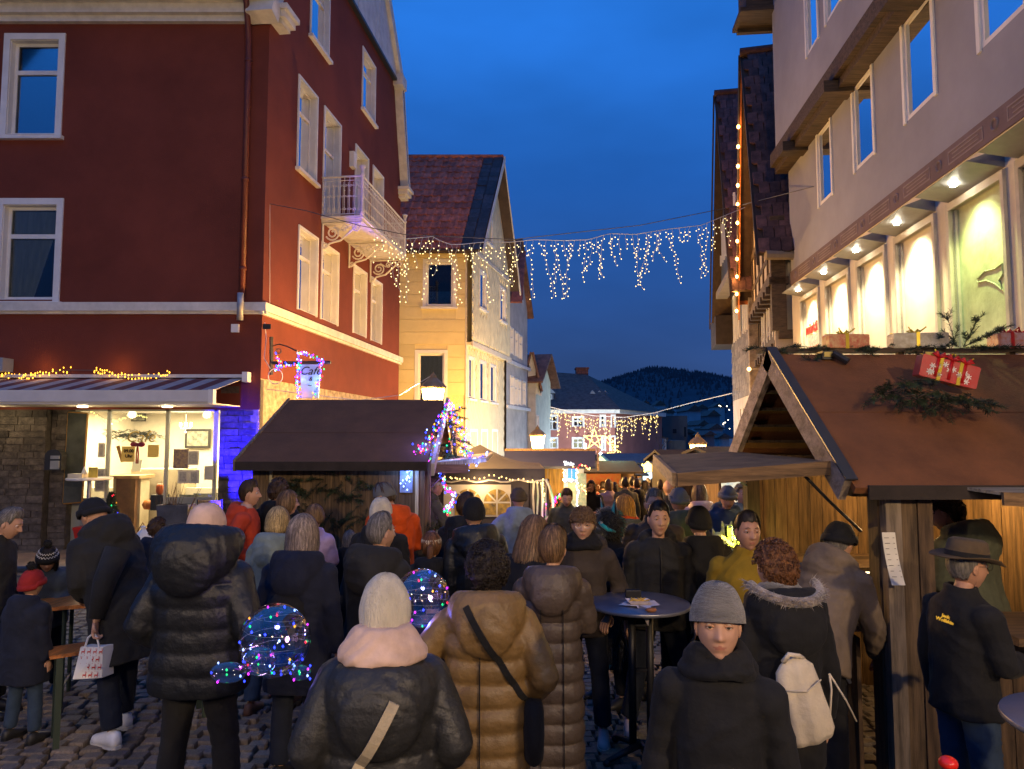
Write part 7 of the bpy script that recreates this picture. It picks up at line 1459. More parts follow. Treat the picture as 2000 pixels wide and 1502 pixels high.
def hairmesh(T,style,mt,det,length=0.0,seed=1,parent=None,M=I4,vol=1.0,fringe=0.0,thin=False):
    rr = random.Random(seed); mb = MB(); nu,nv = (72,26) if det else (32,12); curly = style == 'curly'
    def prof(ph):
        """how far the hair reaches (polar angle) and how far it hangs, by azimuth from the face"""
        a = abs(math.atan2(math.sin(ph - math.pi/2),math.cos(ph - math.pi/2)))
        if style in ('bob','long'):
            e = R(58 + fringe*12) if a < .55 else (R(58 + fringe*12) + (R(96) - R(58 + fringe*12))*sstep(.55,.95,a)); h = length*sstep(.7,1.15,a)
        else:
            base = 49 + fringe*24 + 2*math.sin(ph*9)*(a < .8); e = R(base) + (R(88) - R(base))*sstep(.9,1.28,a); e -= R(16)*math.exp(-((a - 1.45)/.25) ** 2); e += R(30)*sstep(1.65,2.2,a); h = 0
        return e,h
    def pt(ph,t,off):
        e,h = prof(ph); tt = min(1,t*(1 + h/.18)) if h else t; th = e*tt; k = .012*vol + off
        if style == 'short':k = k*(1.5 - 1.25*tt ** 1.5) + (.012 if math.sin(ph) > .3 else 0)*vol*(1 - abs(2*tt - 1))
        x,y,z = math.sin(th)*math.cos(ph)*(.077 + k),math.sin(th)*math.sin(ph)*(.096 + k),math.cos(th)*(.118 + k*1.1)
        if z < 0 and not h:x *= 1 - .2*(-z/.118); y *= 1 - .22*(-z/.118)
        if h and t > 1/(1 + h/.18):
            f = min(1.05,(t - 1/(1 + h/.18))/(1 - 1/(1 + h/.18))); z -= f*h; q = 1 + .16*f*vol - .38*f*f*(1 if style == 'bob' else .5); x *= q; y = y*q - .01*f
        return x,y,z
    rows = []
    for i in range(nv + 1):
        row = []
        for j in range(nu):
            ph = 2*math.pi*j/nu; t = i/nv
            n_ = noise.noise(Vector((math.cos(ph)*(2.4 if curly else 5) + seed,math.sin(ph)*(2.4 if curly else 5),t*(5 if curly else 1.2)*1.6)))
            off = n_*(.020 if curly else .007)*min(1,t*5)*vol + .002
            if curly:off += .010*noise.noise(Vector((math.cos(ph)*9,math.sin(ph)*9 + seed,t*16))) + .008
            elif det:off += .0022*math.sin(ph*47 + 3*n_)*min(1,t*4)
            row.append(pt(ph,t*(1 + .05*rr.uniform(-1,1)*(t > .95)),off))
        rows.append(row)
    inner = [[(x*.9,y*.9,z*.97 if z > 0 else z) for x,y,z in rows[-1]]]
    mb.loft(rows + inner,0,False,True,T)
    ns = (2200,500,0)[2 - det]*(0 if thin else 1)
    if curly:
        for k in range((330,130,50)[2 - det]):
            ph = rr.random()*6.28; t = .1 + .92*rr.random() ** .7; c = Vector(pt(ph,t,.012)); r_ = rr.uniform(.007,.014)*vol; ax = rr.random()*6; n = 7
            o = c.normalized(); a = o.orthogonal().normalized(); b_ = o.cross(a)
            mb.tube([T @ (c + (a*math.cos(ax + q) + b_*math.sin(ax + q))*r_*(1 - q*.06) + o*(q*.0022)) for q in [m*.95 for m in range(n)]],[.0035]*(n - 1) + [.001],4)
    else:
        for k in range(ns):
            ph = rr.random()*6.28; t0 = rr.uniform(0,.75); t1 = min(1.03,t0 + rr.uniform(.25,.5)); w_ = .0015 if det == 2 else .0024; fl = rr.random() ** 3*.004; j0 = rr.uniform(-.07,.07); o0 = rr.uniform(.001,.006 if style != 'short' else .009)
            P = [Vector(pt(ph + j0*q/4,t0 + (t1 - t0)*q/4,o0 + .004*math.sin(q*.8))) for q in range(5)]; sdv = Vector((-math.sin(ph),math.cos(ph),0))*w_; vs = []
            for q,p in enumerate(P):f = (1,1,1,.8,.25)[q]; vs += [T @ (p - sdv*f),T @ (p + sdv*f)]
            mb.add(vs,[(2*q,2*q + 1,2*q + 3,2*q + 2) for q in range(4)],rr.choice((0,0,1,2)))
    if style == 'ponytail':
        mb.tube([T @ Vector(p) for p in ((0,-.09,.03),(0,-.13,.0),(0,-.135,-.07),(0,-.125,-.16),(.0,-.115,-.24))],[.02,.032,.034,.026,.008],10)
    return mb.build('hair',[mt,HV[mt.name][0],HV[mt.name][1]],parent,True,M)
def beanie(T,mt,det,parent,M,peak=0.0,pom=None,low=0.0,cuff=True,puff=1.0,tall=1.0,zig=None):
    nu,nv = (64,22) if det else (26,10); rows = []
    def rim(ph):f = math.sin(ph); return R(82 + low - 6*f + (10 if f < -.2 else 0))
    for i in range(nv + 1):
        t = i/nv; row = []
        for j in range(nu):
            ph = 2*math.pi*j/nu; th = rim(ph)*t; k = .014*puff + .004*noise.noise(Vector((math.cos(ph)*2,math.sin(ph)*2,t*3))) + (.0020*math.cos(ph*nu/2) if det else 0)
            rs_ = math.sin(th) ** .74; x,y,z = rs_*math.cos(ph)*(.077 + k),rs_*math.sin(ph)*(.096 + k),math.cos(th)*(.118 + k*1.1)*tall
            if peak:z += peak*max(0,1 - t*3.2) ** 1.2; y -= .03*max(0,1 - t*2)*peak/.05; x *= 1 - .0*t
            row.append((x,y,z))
        rows.append(row)
    b = MB(); b.loft(rows,0,False,True,T); h = b.build('beanie',mt,parent,True,M)
    if cuff:
        c = MB(); rr = []
        for dk,dz in ((.014,-.002),(.024,-.004),(.026,.02),(.022,.042),(.012,.044)):
            rr.append([(math.sin(rim(2*math.pi*j/nu))*math.cos(2*math.pi*j/nu)*(.077 + dk*puff),math.sin(rim(2*math.pi*j/nu))*math.sin(2*math.pi*j/nu)*(.096 + dk*puff),math.cos(rim(2*math.pi*j/nu))*.12 + dz) for j in range(nu)])
        c.loft(rr,0,False,True,T); c.build('beanie_cuff',mt,h,True,M)
    if pom:
        p = MB(); cc = Vector((0,-.01,.118*tall + .05)); p.ball(cc,.036,12,9,0,T)
        for k in range(160):d = Vector((random.gauss(0,1),random.gauss(0,1),random.gauss(0,1))).normalized(); e = d.orthogonal()*.004; p.add([cc + d*.03 - e,cc + d*.03 + e,cc + d*.05],[(0,1,2)],0,T)
        p.build('pompom',pom,h,True,M)
    if zig:
        z_ = MB()
        for lv in (.55,.72,.88):
            pts = [];
            for j in range(41):ph = 2*math.pi*j/40; th = rim(ph)*(lv + (.045 if j % 2 else -.045)); pts.append((math.sin(th)*math.cos(ph)*.098,math.sin(th)*math.sin(ph)*.117,math.cos(th)*.142*tall))
            z_.tube(pts,.0032,4,0,False,T)
        z_.build('zigzag',zig,h,False,M)
    return h
ARM = dict(down=((.235,-.03,1.13),(.255,.04,.87)),pocket=((.30,-.10,1.13),(.20,.09,.98)),front=((.24,.04,1.14),(.07,.27,1.12)),phone=((.25,.08,1.14),(.11,.29,1.30)),reach=((.23,.22,1.20),(.16,.50,1.12)),back=((.25,-.12,1.14),(.24,-.10,.9)),up=((.26,.16,1.24),(.14,.2,1.5)),wide=((.34,-.02,1.20),(.33,.10,.98)))
PEOPLE = []
def person(label,u,v,D,yaw=0,det=1,H=None,coat='black',hem=.80,bulk=1.0,puff=0,pamp=.012,legs='black',arms=('down','down'),lean=0,hy=0,hp=0,hair=('short','brown'),hat=None,hood=1,hz=0,shoe=(.02,.02,.022),skin=None,stance=.10,stride=.0,headk=1.0,scarf=None,glasses=False,sit=0,female=False,hands=(1,1),flare=1.0,xy=None,roll=0,collar=1,shirt=None,cat='person',base=None,name='person',hairk={},hatk={},handd=None,zipper=False,twist=0):
    top = px(u,v,D); x,y = (top.x,D) if xy is None else xy; g = ground(x,y) if base is None else base
    hatH = {'beanie':.03,'fedora':.05}.get(hat[0] if hat else '',.012)
    if H is None:H = (top.z - g - hatH)
    s = H/1.75; M = Matrix.Translation((x,y,g)) @ Matrix.Rotation(R(yaw),4,'Z') @ Matrix.Scale(s,4)
    M0 = Matrix.Translation((x,y,g)) @ Matrix.Rotation(R(yaw),4,'Z')
    t = obj(name,None,None,M0); tag(t,label,cat); PEOPLE.append(t)
    hipz = .93 - sit; Lm = Matrix.Translation((0,0,hipz)) @ Matrix.Rotation(R(-lean),4,'X') @ Matrix.Rotation(R(roll),4,'Y') @ Matrix.Rotation(R(twist),4,'Z') @ Matrix.Translation((0,0,-.93))
    up = lambda p:Lm @ Vector(p)
    nk = up((0,.005,1.47)); Hm = Matrix.Translation(nk) @ Matrix.Rotation(R(yaw_l := hy),4,'Z') @ Matrix.Rotation(R(-lean*.45 - hp),4,'X') @ Matrix.Translation((0,.028,.158)) @ Matrix.Scale(headk*1.05,4) @ Matrix.Translation((0,0,.0))
    vox = ((.011,.017,.030)[2 - det])/s
    sk = skin or SK; hc = MATS['hair_' + hair[1]]
    # limbs
    A = []
    for i,sd in enumerate((-1,1)):
        a = arms[i]; E,Wp = ARM[a] if isinstance(a,str) else a; A.append([up((sd*.172,0,1.385)),up((sd*abs(E[0]),E[1],E[2])),up((sd*Wp[0] if isinstance(a,str) else Wp[0],Wp[1],Wp[2]))])
    Lg = []
    for sd in (-1,1):
        f = stride*sd
        if sit:Lg.append([Vector((sd*.09,0,hipz)),Vector((sd*.13,.42,hipz + .02)),Vector((sd*.13,.44,.08))])
        else:Lg.append([Vector((sd*.085,0,hipz)),Vector((sd*(.085 + stance*.25),f*.45 + .02,.50)),Vector((sd*(.07 + stance*.5),f,.085))])
    # body, one continuous surface
    b = MB(); tr = [(.90,.13,.09),(1.05,.115,.085),(1.25,.14,.095),(1.38,.15,.085),(1.45,.07,.06)]
    n = 12
    b.loft([[up((w_*math.cos(q),d_*math.sin(q),z)) for q in [2*math.pi*k/n for k in range(n)]] for z,w_,d_ in tr])
    b.tube([up((0,0,1.40)),nk,Hm @ Vector((0,-.012,-.06))],[.055,.052,.05],10)
    for P_ in A:b.tube([P_[0],P_[0].lerp(P_[1],.5),P_[1],P_[1].lerp(P_[2],.5),P_[2]],[.045,.042,.036,.034,.026],8)
    for P_ in Lg:b.tube([P_[0],P_[0].lerp(P_[1],.5),P_[1],P_[1].lerp(P_[2],.4),P_[2],P_[2] + Vector((0,.09,-.045))],[.07,.062,.045,.048,.032,.03],8)
    me = skin_over(b,.022/s,2); b = MB(); vs = [v.co.copy() for v in me.vertices]; b.add(vs,[tuple(p.vertices) for p in me.polygons]); bpy.data.meshes.remove(me)
    head_mesh(b,Hm,det,female)
    for i,P_ in enumerate(A):
        if hands[i]:
            dd = (P_[2] - P_[1]).normalized(); cv = hands[i] if isinstance(hands[i],float) else .5
            hand(b,P_[2] + dd*.02,handd[i] if handd and handd[i] else dd,up((0,0,1)) - up((0,0,0)) if abs(dd.z) < .7 else Vector(((-1,1)[i],.2,0)),cv,1.0,i == 1)
    b.build('body',[sk,LIP,EYE,IRIS,hc],t,True,M)
    # trousers
    if legs:
        b = MB(); lm = MATS['cloth_' + legs]; b.loft([[(.165*bulk ** .5*math.cos(q)*f,.12*bulk ** .5*math.sin(q)*f - .01,z - sit) for q in [2*math.pi*k/12 for k in range(12)]] for z,f in ((.84,.95),(.93,1),(1.02,.9))])
        for P_ in Lg:b.tube([P_[0],P_[0].lerp(P_[1],.5),P_[1],P_[1].lerp(P_[2],.5),P_[2] + Vector((0,0,.035))],[.098,.088,.073,.072,.068],10)
        me = skin_over(b,max(.016/s,vox),3); wrinkle(me,.006,(6,6,14),3); smooth_all(me); me.materials.append(lm); obj('trousers',me,t,M)
    # shoes
    sm = mat('shoe_%d%d%d' % tuple(int(c*99) for c in shoe),shoe,.5,.1,8,.1); so = mat('sole_white',(.5,.48,.44),.6,.1,8,0) if sum(shoe) > .6 else MATS['black_plastic']
    for P_ in Lg:
        a = P_[2]; b = MB(); rg = []
        for yy,w_,zt in ((-.075,.025,.07),(-.06,.036,.10),(-.01,.040,.115),(.05,.042,.085),(.12,.046,.06),(.17,.038,.045),(.195,.018,.03)):
            rg.append([(a.x + w_*cx,a.y + yy,.012 + zt*cz) for cx,cz in ((-1,0),(-1,.45),(-.75,.85),(0,1),(.75,.85),(1,.45),(1,0))])
        b.loft(rg); sh_ = b.build('shoe',sm,t,True,M); b = MB(); b.loft([[(a.x + w_*cx,a.y + yy,z) for yy,w_ in ((-.08,.02),(-.065,.038),(0,.042),(.06,.046),(.13,.05),(.18,.038),(.205,.01)) for cx in (1,)] + [(a.x - w_,a.y + yy,z) for yy,w_ in ((.205,.01),(.18,.038),(.13,.05),(.06,.046),(0,.042),(-.065,.038),(-.08,.02))] for z in (-.002,.018)]); b.build('sole',so,sh_,False,M)
    # coat
    cm = MATS['cloth_' + coat]; b = MB(); bk = bulk; n = 20; rings = []
    prof = [(hem,.185*flare,.135*flare),(.93,.180*(1 + (flare - 1)*.6),.138),(1.05,.168,.130),(1.18,.170,.132),(1.30,.180,.135),(1.38,.170,.122),(1.43,.150,.105),(1.475,.085,.082),(1.50,.070,.074)]
    zs = np.arange(hem,1.495,.0125); pz = [p[0] for p in prof]
    for z in zs:
        w_ = np.interp(z,pz,[p[1] for p in prof]); d_ = np.interp(z,pz,[p[2] for p in prof]); k = 1 + (bk - 1)*min(1,max(0,(1.50 - z)/.1))
        w_ = (w_ + .012)*k; d_ = (d_ + .010)*k
        if puff and z < 1.40:q = abs(math.sin(math.pi*(z - hem)/puff)) ** .4 - .75; w_ += pamp*q*1.7; d_ += pamp*q*1.7
        ring = []
        for k_ in range(n):
            a = 2*math.pi*k_/n; c,s_ = math.cos(a),math.sin(a); sx_ = math.copysign(abs(c) ** .82,c); sy_ = math.copysign(abs(s_) ** .85,s_)
            p = Vector((w_*sx_,d_*sy_ - .005,z))
            if z >= .93:p = up(p)
            else:
                p2 = up(p); f = max(0,min(1,(z - .70)/.23));
                if sit:p = up(p) if z > .85 else p - Vector((0,0,sit))
                else:p = p.lerp(p2,.35 + .65*f) if lean else p
            ring.append(p)
        rings.append(ring)
    b.loft(rings)
    for P_ in A:
        pts = []; rs = []; m = 26 if puff else 12
        for k in range(m + 1):
            f = k/m; q = P_[0].lerp(P_[1],f*2) if f < .5 else P_[1].lerp(P_[2],f*2 - 1)
            if .4 < f < .6:q = q.lerp((P_[0].lerp(P_[1],.82) + P_[1].lerp(P_[2],.18))/2,.35)
            r_ = (.083 - .034*f)*(bk ** .6) + (.006 if f > .5 else 0)
            if puff:r_ += pamp*.6*(abs(math.sin(math.pi*f*.56/(puff*1.0))) ** .4 - .75)
            pts.append(q); rs.append(r_)
        b.tube(pts,rs,12);
        b.ball(P_[0] + Vector((0,0,-.005)),(.088*bk ** .5,.088*bk ** .5,.080),12,8)
    if hood:
        hk = hood if isinstance(hood,float) else 1.0
        c0 = up((0,-.085,1.445));
        for k in range(15):   # draped hood: a fat crescent round the back of the neck
            a = math.pi*(-.08 + 1.16*k/14); f = math.sin(max(0,min(math.pi,a))); p = up((.108*hk*math.cos(a),-.01 - .10*f*hk,1.482 + hz - .05*f*hk)); r_ = .042 + .040*f
            b.ball(p,(r_*hk,r_*.85*hk,(r_ + .035*f)*hk),10,7)
        b.ball(up((0,-.13*hk,1.38 + hz)),(.115*hk,.055*hk,.11*hk),12,8)
    elif collar:b.loft([[up((r_*math.cos(q),r_*math.sin(q)*.95 + .0,z)) for q in [2*math.pi*k/14 for k in range(14)]] for z,r_ in ((1.44,.105),(1.50,.090),(1.53,.084),(1.535,.066),(1.49,.06))])
    me = skin_over(b,vox,2)
    wrinkle(me,(.011 if det == 2 else .010)*(1.0 if not puff else .38),(6,6,4) if not puff else (10,10,8),random.random()*9); smooth_all(me); me.materials.append(cm)
    nm = 'long_coat' if hem < .6 else 'jacket'; jk = obj(nm,me,t,M)
    for P_ in A:   # cuffs
        dd = (P_[2] - P_[1]).normalized(); MB().tube([P_[2] - dd*.03,P_[2] + dd*.012],.036*bk ** .5,10).build('cuff',cm,jk,True,M)
    if zipper:
        pts = [up((0,np.interp(z,pz,[p[2] for p in prof])*bk + .014,z)) for z in np.arange(hem + .03,1.46,.05)]; MB().tube(pts,.006,5).build('zip',MATS['black_plastic'],jk,False,M)
    if shirt:b = MB(); b.tube([up((0,.0,1.42)),up((0,.008,1.53))],[.08,.06],12); b.build('inner_collar',MATS['cloth_' + shirt],t,True,M)
    # hair, hat, scarf, glasses
    if hair[0] not in ('none','bald'):hairmesh(Hm,hair[0],hc,det,length=hairk.get('length',.14 if hair[0] == 'bob' else .26 if hair[0] == 'long' else 0),seed=int(u + v) % 97,parent=t,M=M,vol=hairk.get('vol',1),fringe=hairk.get('fringe',0),thin=bool(hat) and hair[0] == 'short')
    if hat:
        if hat[0] == 'beanie':beanie(Hm,MATS['cloth_' + hat[1]],det,t,M,**hatk)
        if hat[0] == 'fedora':
            b = MB(); T = Hm @ Matrix.Translation((0,-.005,.045)) @ Matrix.Rotation(R(-3),4,'X'); N = 40
            def rg(r1,r2,z,brim=0):return [(r1*math.cos(q),r2*math.sin(q),z + brim*(math.cos(2*q)*.5 + .5) ** 2 - (.012 if brim and math.sin(q) > .5 else 0)) for q in [2*math.pi*k/N for k in range(N)]]
            b.loft([rg(.086,.105,.0),rg(.162,.182,-.004,.028),rg(.163,.183,.002,.028),rg(.092,.112,.008),rg(.088,.107,.05),rg(.078,.098,.095),rg(.055,.078,.108),rg(.02,.05,.094)],0,True,True,T); h_ = b.build('felt_hat',MATS['cloth_hatbrown'],t,True,M)
            MB().loft([rg(.0935,.1135,.012),rg(.0905,.110,.038)],0,False,True,T).build('hat_band',MATS['cloth_black'],h_,True,M)
        if hat[0] == 'headband':MB().loft([[(math.cos(q)*r_,.004 + math.sin(q)*r_*1.22,z - .045*math.sin(q)*-.2) for q in [2*math.pi*k/28 for k in range(28)]] for r_,z in ((.088,.03),(.092,.05),(.086,.075))],0,False,True,Hm).build('headband',MATS['cloth_' + hat[1]],t,True,M)
    if scarf:
        b = MB(); kk = scarf[1] if len(scarf) > 1 else 1.0; N = 26
        for lv in range(3):
            pts = [];
            for q in range(N + 1):a = 2*math.pi*q/N; r_ = (.078 + .020*lv*min(kk,1.3))*(1 + .06*math.sin(3*a + lv)); pts.append(up((r_*math.cos(a)*1.1,r_*math.sin(a) - .005,1.545 - .034*lv + .012*math.sin(2*a + lv*2))))
            b.tube(pts,.030*min(kk,1.3),9)
        if kk > 1.15:b.loft([[up((r_*math.cos(q)*1.3,r_*math.sin(q) - .05,z)) for q in [2*math.pi*k/20 for k in range(20)]] for z,r_ in ((1.60,.09),(1.54,.125),(1.49,.145),(1.46,.14))])
        me = skin_over(b,vox,2); wrinkle(me,.008,(8,8,12),5); smooth_all(me); me.materials.append(MATS['cloth_' + scarf[0]]); obj('scarf',me,t,M)
    if glasses:
        b = MB()
        for sd in (-1,1):b.tube([(sd*.033 + .0225*math.cos(q),.099,.014 + .0195*math.sin(q)) for q in [k*math.pi/8 for k in range(17)]],.0013,5,0,False,Hm); b.tube([(sd*.055,.099,.018),(sd*.074,.075,.02),(sd*.078,.0,.016)],.0013,5,0,True,Hm)
        b.tube([(-.011,.099,.018),(0,.101,.021),(.011,.099,.018)],.0013,5,0,True,Hm); b.build('glasses',MATS['black_plastic'] if glasses != 'thin' else MATS['steel'],t,False,M)
    t['label'] = label
    return dict(jk=jk,t=t,M=M,up=up,Hm=Hm,A=A,s=s,prof=prof,bk=bk,pz=pz)
def torso_pt(P,x,z,side=-1,off=.02):
    w_ = np.interp(z,P['pz'],[p[1] for p in P['prof']])*P['bk'] + .02; d_ = np.interp(z,P['pz'],[p[2] for p in P['prof']])*P['bk'] + off
    return P['up']((x,side*d_*max(0,1 - (abs(x)/w_) ** 2.4) ** .5 - .005,z))
def strap(P,pts,m,w_=.03,name='strap',side=-1,off=.022):
    """ribbon lying on the coat: each point found on the coat's own surface"""
    from mathutils.bvhtree import BVHTree
    me = P['jk'].data; bv = BVHTree.FromPolygons([v.co for v in me.vertices],[tuple(p.vertices) for p in me.polygons]); q = []
    for x,z in pts:
        h = bv.ray_cast(P['up']((x,side*.8,z)),Vector((0,-side,0)))[0]; q.append((h if h is not None else torso_pt(P,x,z,side,off)) + Vector((0,side*.012,0)))
    b = MB(); M = P['M']; vs = []
    for i,p in enumerate(q):
        d = (q[min(i + 1,len(q) - 1)] - q[max(i - 1,0)]).normalized(); n_ = Vector((0,side,.0)); s_ = d.cross(n_).normalized()*w_/2; vs.append([p - s_ + n_*-.006,p + s_ + n_*-.006,p + s_ + n_*.004,p - s_ + n_*.004])
    b.loft(vs); return b,M
def line(a,c,n=12):return [(a[0] + (c[0] - a[0])*k/n,a[1] + (c[1] - a[1])*k/n) for k in range(n + 1)]
# ------------------------------------------------------------------ the crowd, near to far
P = person('woman in the foreground from behind with cream beanie, pink scarf and dark down jacket',752,1127,2.8,6,2,coat='charcoal_nylon',hem=.72,bulk=1.36,puff=.20,pamp=.010,arms=('pocket','pocket'),hair=('none','brown'),hat=('beanie','knit_cream'),hatk=dict(peak=.018,cuff=False,low=24,puff=1.7,tall=1.0),hood=1.5,hz=-.10,scarf=('pink',1.2),female=True,hp=-2)
t = thing('crossbody_bag','beige crossbody strap with small bag on the foreground woman with the cream beanie','bag',(P['M'] @ Vector((-.2,0,1)))[:]); b,M = strap(P,line((.06,1.36),(-.235,.80),20),MATS['cloth_cream'],.042,off=.05); b.build('strap',mat('cloth_strap',(.40,.33,.22),.8,.1,12,.2),t,False,M); MB().loft([[P['up']((-.27 + x*a,.0 + y*a,z)) for x,y in ((-.05,-.12),(.05,-.12),(.05,.12),(-.05,.12))] for a,z in ((.9,.62),(1,.66),(1,.80),(.85,.83))]).build('pouch',MATS['cloth_strap'],t,True,M)
P = person('boy with a grey knitted beanie in a black coat looking at the camera',1400,1147,2.6,160,2,coat='black',hem=.70,bulk=.88,arms=('down','down'),hair=('short','light'),hat=('beanie','knit_grey'),hatk=dict(low=1,puff=1.6,tall=1.16,cuff=False),hood=.95,hy=8,hp=-6,scarf=('black',.9),headk=1.0)
P = person('person with short curly dark hair in a shiny brown quilted long coat holding a phone',952,1066,3.55,0,2,coat='brown_nylon',hem=.42,bulk=1.14,puff=.115,pamp=.020,flare=1.0,arms=(((.40,.0,1.13),(-.36,.24,1.16)),'pocket'),hair=('curly','dark'),hood=1.3,hy=8,hairk=dict(vol=1.25),female=True,hands=(.6,1),roll=0)
M = P['M']; t = thing('shoulder_bag','black shoulder bag on a long strap over the brown quilted coat','bag',(M @ Vector((.25,-.1,1)))[:]); b,_ = strap(P,line((-.10,1.50),(.22,.98),20),None,.032,off=.035); b.build('strap',MATS['cloth_black'],t,False,M); b = MB(); b.loft([[P['up']((.235 + x*a,-.08 + y*a,z)) for x,y in [(.055*math.cos(q),.13*math.sin(q)) for q in [k*math.pi/7 for k in range(14)]]] for a,z in ((.5,.72),(.9,.75),(1,.85),(.95,.97),(.7,1.02))]); b.build('pouch',MATS['cloth_black'],t,True,M)
b,_ = strap(P,line((-.03,1.26),(-.03,.46),34),None,.005); b.build('seam',MATS['cloth_black'],P['jk'],False,M)
q = P['A'][0][2]; t = thing('mobile_phone','black mobile phone held up by the person in the brown quilted coat','phone',(M @ q)[:]); MB().box(-.037,.037,-.005,.005,-.02,.13,Matrix.Translation(q + Vector((-.02,.08,.04)))).build('case',MATS['black_plastic'],t,False,M)
P = person('tall person with short brown hair in a long dark taupe quilted coat',1078,1036,4.5,-4,2,coat='taupe_nylon',hem=.2,bulk=1.04,puff=.125,pamp=.015,flare=1.02,arms=('front','front'),hair=('short','light'),hood=1.25,hy=-14,hairk=dict(vol=1.5),legs='jean',shoe=(.3,.32,.34))
b,M = strap(P,line((-.07,1.30),(-.075,.25),40),None,.005); b.build('seam',MATS['cloth_black'],P['jk'],False,M); b,M = strap(P,line((.07,1.30),(.075,.25),40),None,.005); b.build('seam',MATS['cloth_black'],P['jk'],False,M)
P = person('broad person in a black quilted jacket with bunched hood and pale pink cap',452,976,4.0,-3,2,coat='black_nylon',hem=.78,bulk=1.32,puff=.115,pamp=.010,arms=('pocket','pocket'),hair=('none','grey'),hat=('beanie','pink'),hatk=dict(cuff=False,low=10,tall=.92),hood=1.55,hz=.09,hp=-4,xy=(-1.72,4.0),stance=.22)
P = person('woman with ash blond bob in a long navy coat from behind',588,1009,4.7,-6,2,coat='navy',hem=.62,bulk=1.15,arms=('down','down'),hair=('bob','ashblond'),hairk=dict(length=.13,vol=1.7),hood=1.2,legs='jean_d',female=True)
t = thing('black_backpack','soft black backpack on the back of the ash blond woman','backpack',(P['M'] @ Vector((0,-.15,1.1)))[:]); MB().loft([[P['up']((x*a - .03,-.155 + y*a,z)) for x,y in [(.14*math.cos(q),.07*math.sin(q)) for q in [k*math.pi/8 for k in range(16)]]] for a,z in ((.7,.86),(1,.9),(1.02,1.08),(.9,1.22),(.5,1.27))]).build('pouch',MATS['cloth_black'],t,True,P['M'])
P = person('auburn haired woman with fur trimmed hood carrying a cream drawstring backpack',1520,1062,3.6,8,2,coat='black',hem=.66,bulk=1.04,puff=.2,pamp=.007,arms=('down','down'),hair=('curly','ginger'),hairk=dict(vol=.9),hood=1.35,scarf=('knit_grey',.85),female=True,legs='black',hy=10)
M = P['M']; b = MB()
for k in range(420):
    a = math.pi*random.uniform(-.05,1.05); f = math.sin(a); c = P['up']((.175*math.cos(a),-.03 - .185*f,1.565 - .055*f)); d = Vector((math.cos(a) + random.gauss(0,.5),-f + random.gauss(0,.5),random.gauss(.1,.6))).normalized(); e = d.orthogonal()*.0035; b.add([c - e,c + e,c + d*random.uniform(.03,.06)],[(0,1,2)])
b.tube([P['up']((.175*math.cos(a),-.03 - .185*math.sin(a),1.565 - .055*math.sin(a))) for a in [math.pi*k/14 for k in range(15)]],.026,8); b.build('fur_trim',MATS['cloth_fur'],P['t'],False,M)
t = thing('drawstring_backpack','cream drawstring backpack hanging aslant on the auburn haired woman','backpack',(M @ Vector((-.05,-.25,1)))[:]); b = MB(); T = Matrix.Translation((-.03,-.235,1.07)) @ Matrix.Rotation(R(-14),4,'Y'); rg = []
for z,a,dp in ((.19,.35,.02),(.17,.62,.035),(.14,.88,.05),(.05,1.0,.065),(-.07,1.1,.075),(-.17,1.12,.07),(-.205,1.0,.05),(-.215,.6,.03)):rg.append([(.108*a*math.cos(q)*(1 + .03*math.sin(5*q + z*20)),dp*math.sin(q)*(1 + .12*math.sin(7*q)) ,z) for q in [2*math.pi*k/36 for k in range(36)]])
b.loft(rg,0,True,True,T); b.build('sack',fabric('canvas_cream',(.56,.48,.36),.85,.1,.08,.5,18),t,True,M); b = MB(); b.tube([T @ Vector(p) for p in ((-.05,-.01,.19),(-.02,-.03,.225),(.03,-.02,.20),(.06,0,.17))],.012,6); b.tube([T @ Vector(p) for p in ((.11,0,-.15),(.17,.02,-.02),(.185,.03,.05))],.006,5); b.tube([T @ Vector(p) for p in ((.185,.03,.05),(.235,.03,-.10),(.27,.05,-.22))],.005,5); b.tube([T @ Vector(p) for p in ((-.09,-.06,.08),(0,-.075,.055),(.09,-.06,.08))],.004,5); b.build('cord',MATS['cloth_canvas_cream'],t,True,M)
P = person('man in profile with a brown felt hat, dark navy jacket and blue jeans',1872,1046,3.85,-80,2,coat='black',hem=.84,bulk=1.0,arms=('down','front'),hair=('short','grey'),hat=('fedora',),hood=0,legs='jean',hy=-8,hp=4,glasses=True,skin=SK2)
M = P['M']; b = MB(); q0 = P['up']((-.12,-.155,1.33)); T = face_M(px(1850,1205,3.05),(1,0,0),(0,0,1)); text_obj('Jack\nWolfskin',.022,mat('logo_yellow',(.75,.48,.02),.6,0,1,0),P['t'],Matrix.Translation(px(1846,1208,3.60)) @ Matrix.Rotation(R(-14),4,'Z') @ Matrix.Rotation(R(78),4,'X') @ Matrix.Rotation(R(-18),4,'Z'),'jacket_logo',.002,.001)
P = person('old man with black beanie and glasses bending over the stall side counter',1560,985,4.55,-48,2,H=1.80,xy=(1.93,4.62),coat='sand',hem=.78,bulk=1.15,lean=34,arms=(((.24,.26,1.16),(-.10,.34,.98)),'reach'),hair=('short','grey'),hat=('beanie','black'),hatk=dict(puff=1.2,tall=1.0),hood=1.1,hp=8,glasses='thin',legs='black',hands=(1,.4))
P = person('short haired man in dark jacket standing behind the bistro table facing the camera',1284,981,5.75,176,2,coat='charcoal',hem=.80,bulk=1.1,arms=('down','down'),hair=('short','dark'),hairk=dict(vol=.75),hood=1.0,hy=5,legs='jean_d',shoe=(.45,.36,.30),stance=.34,zipper=True)
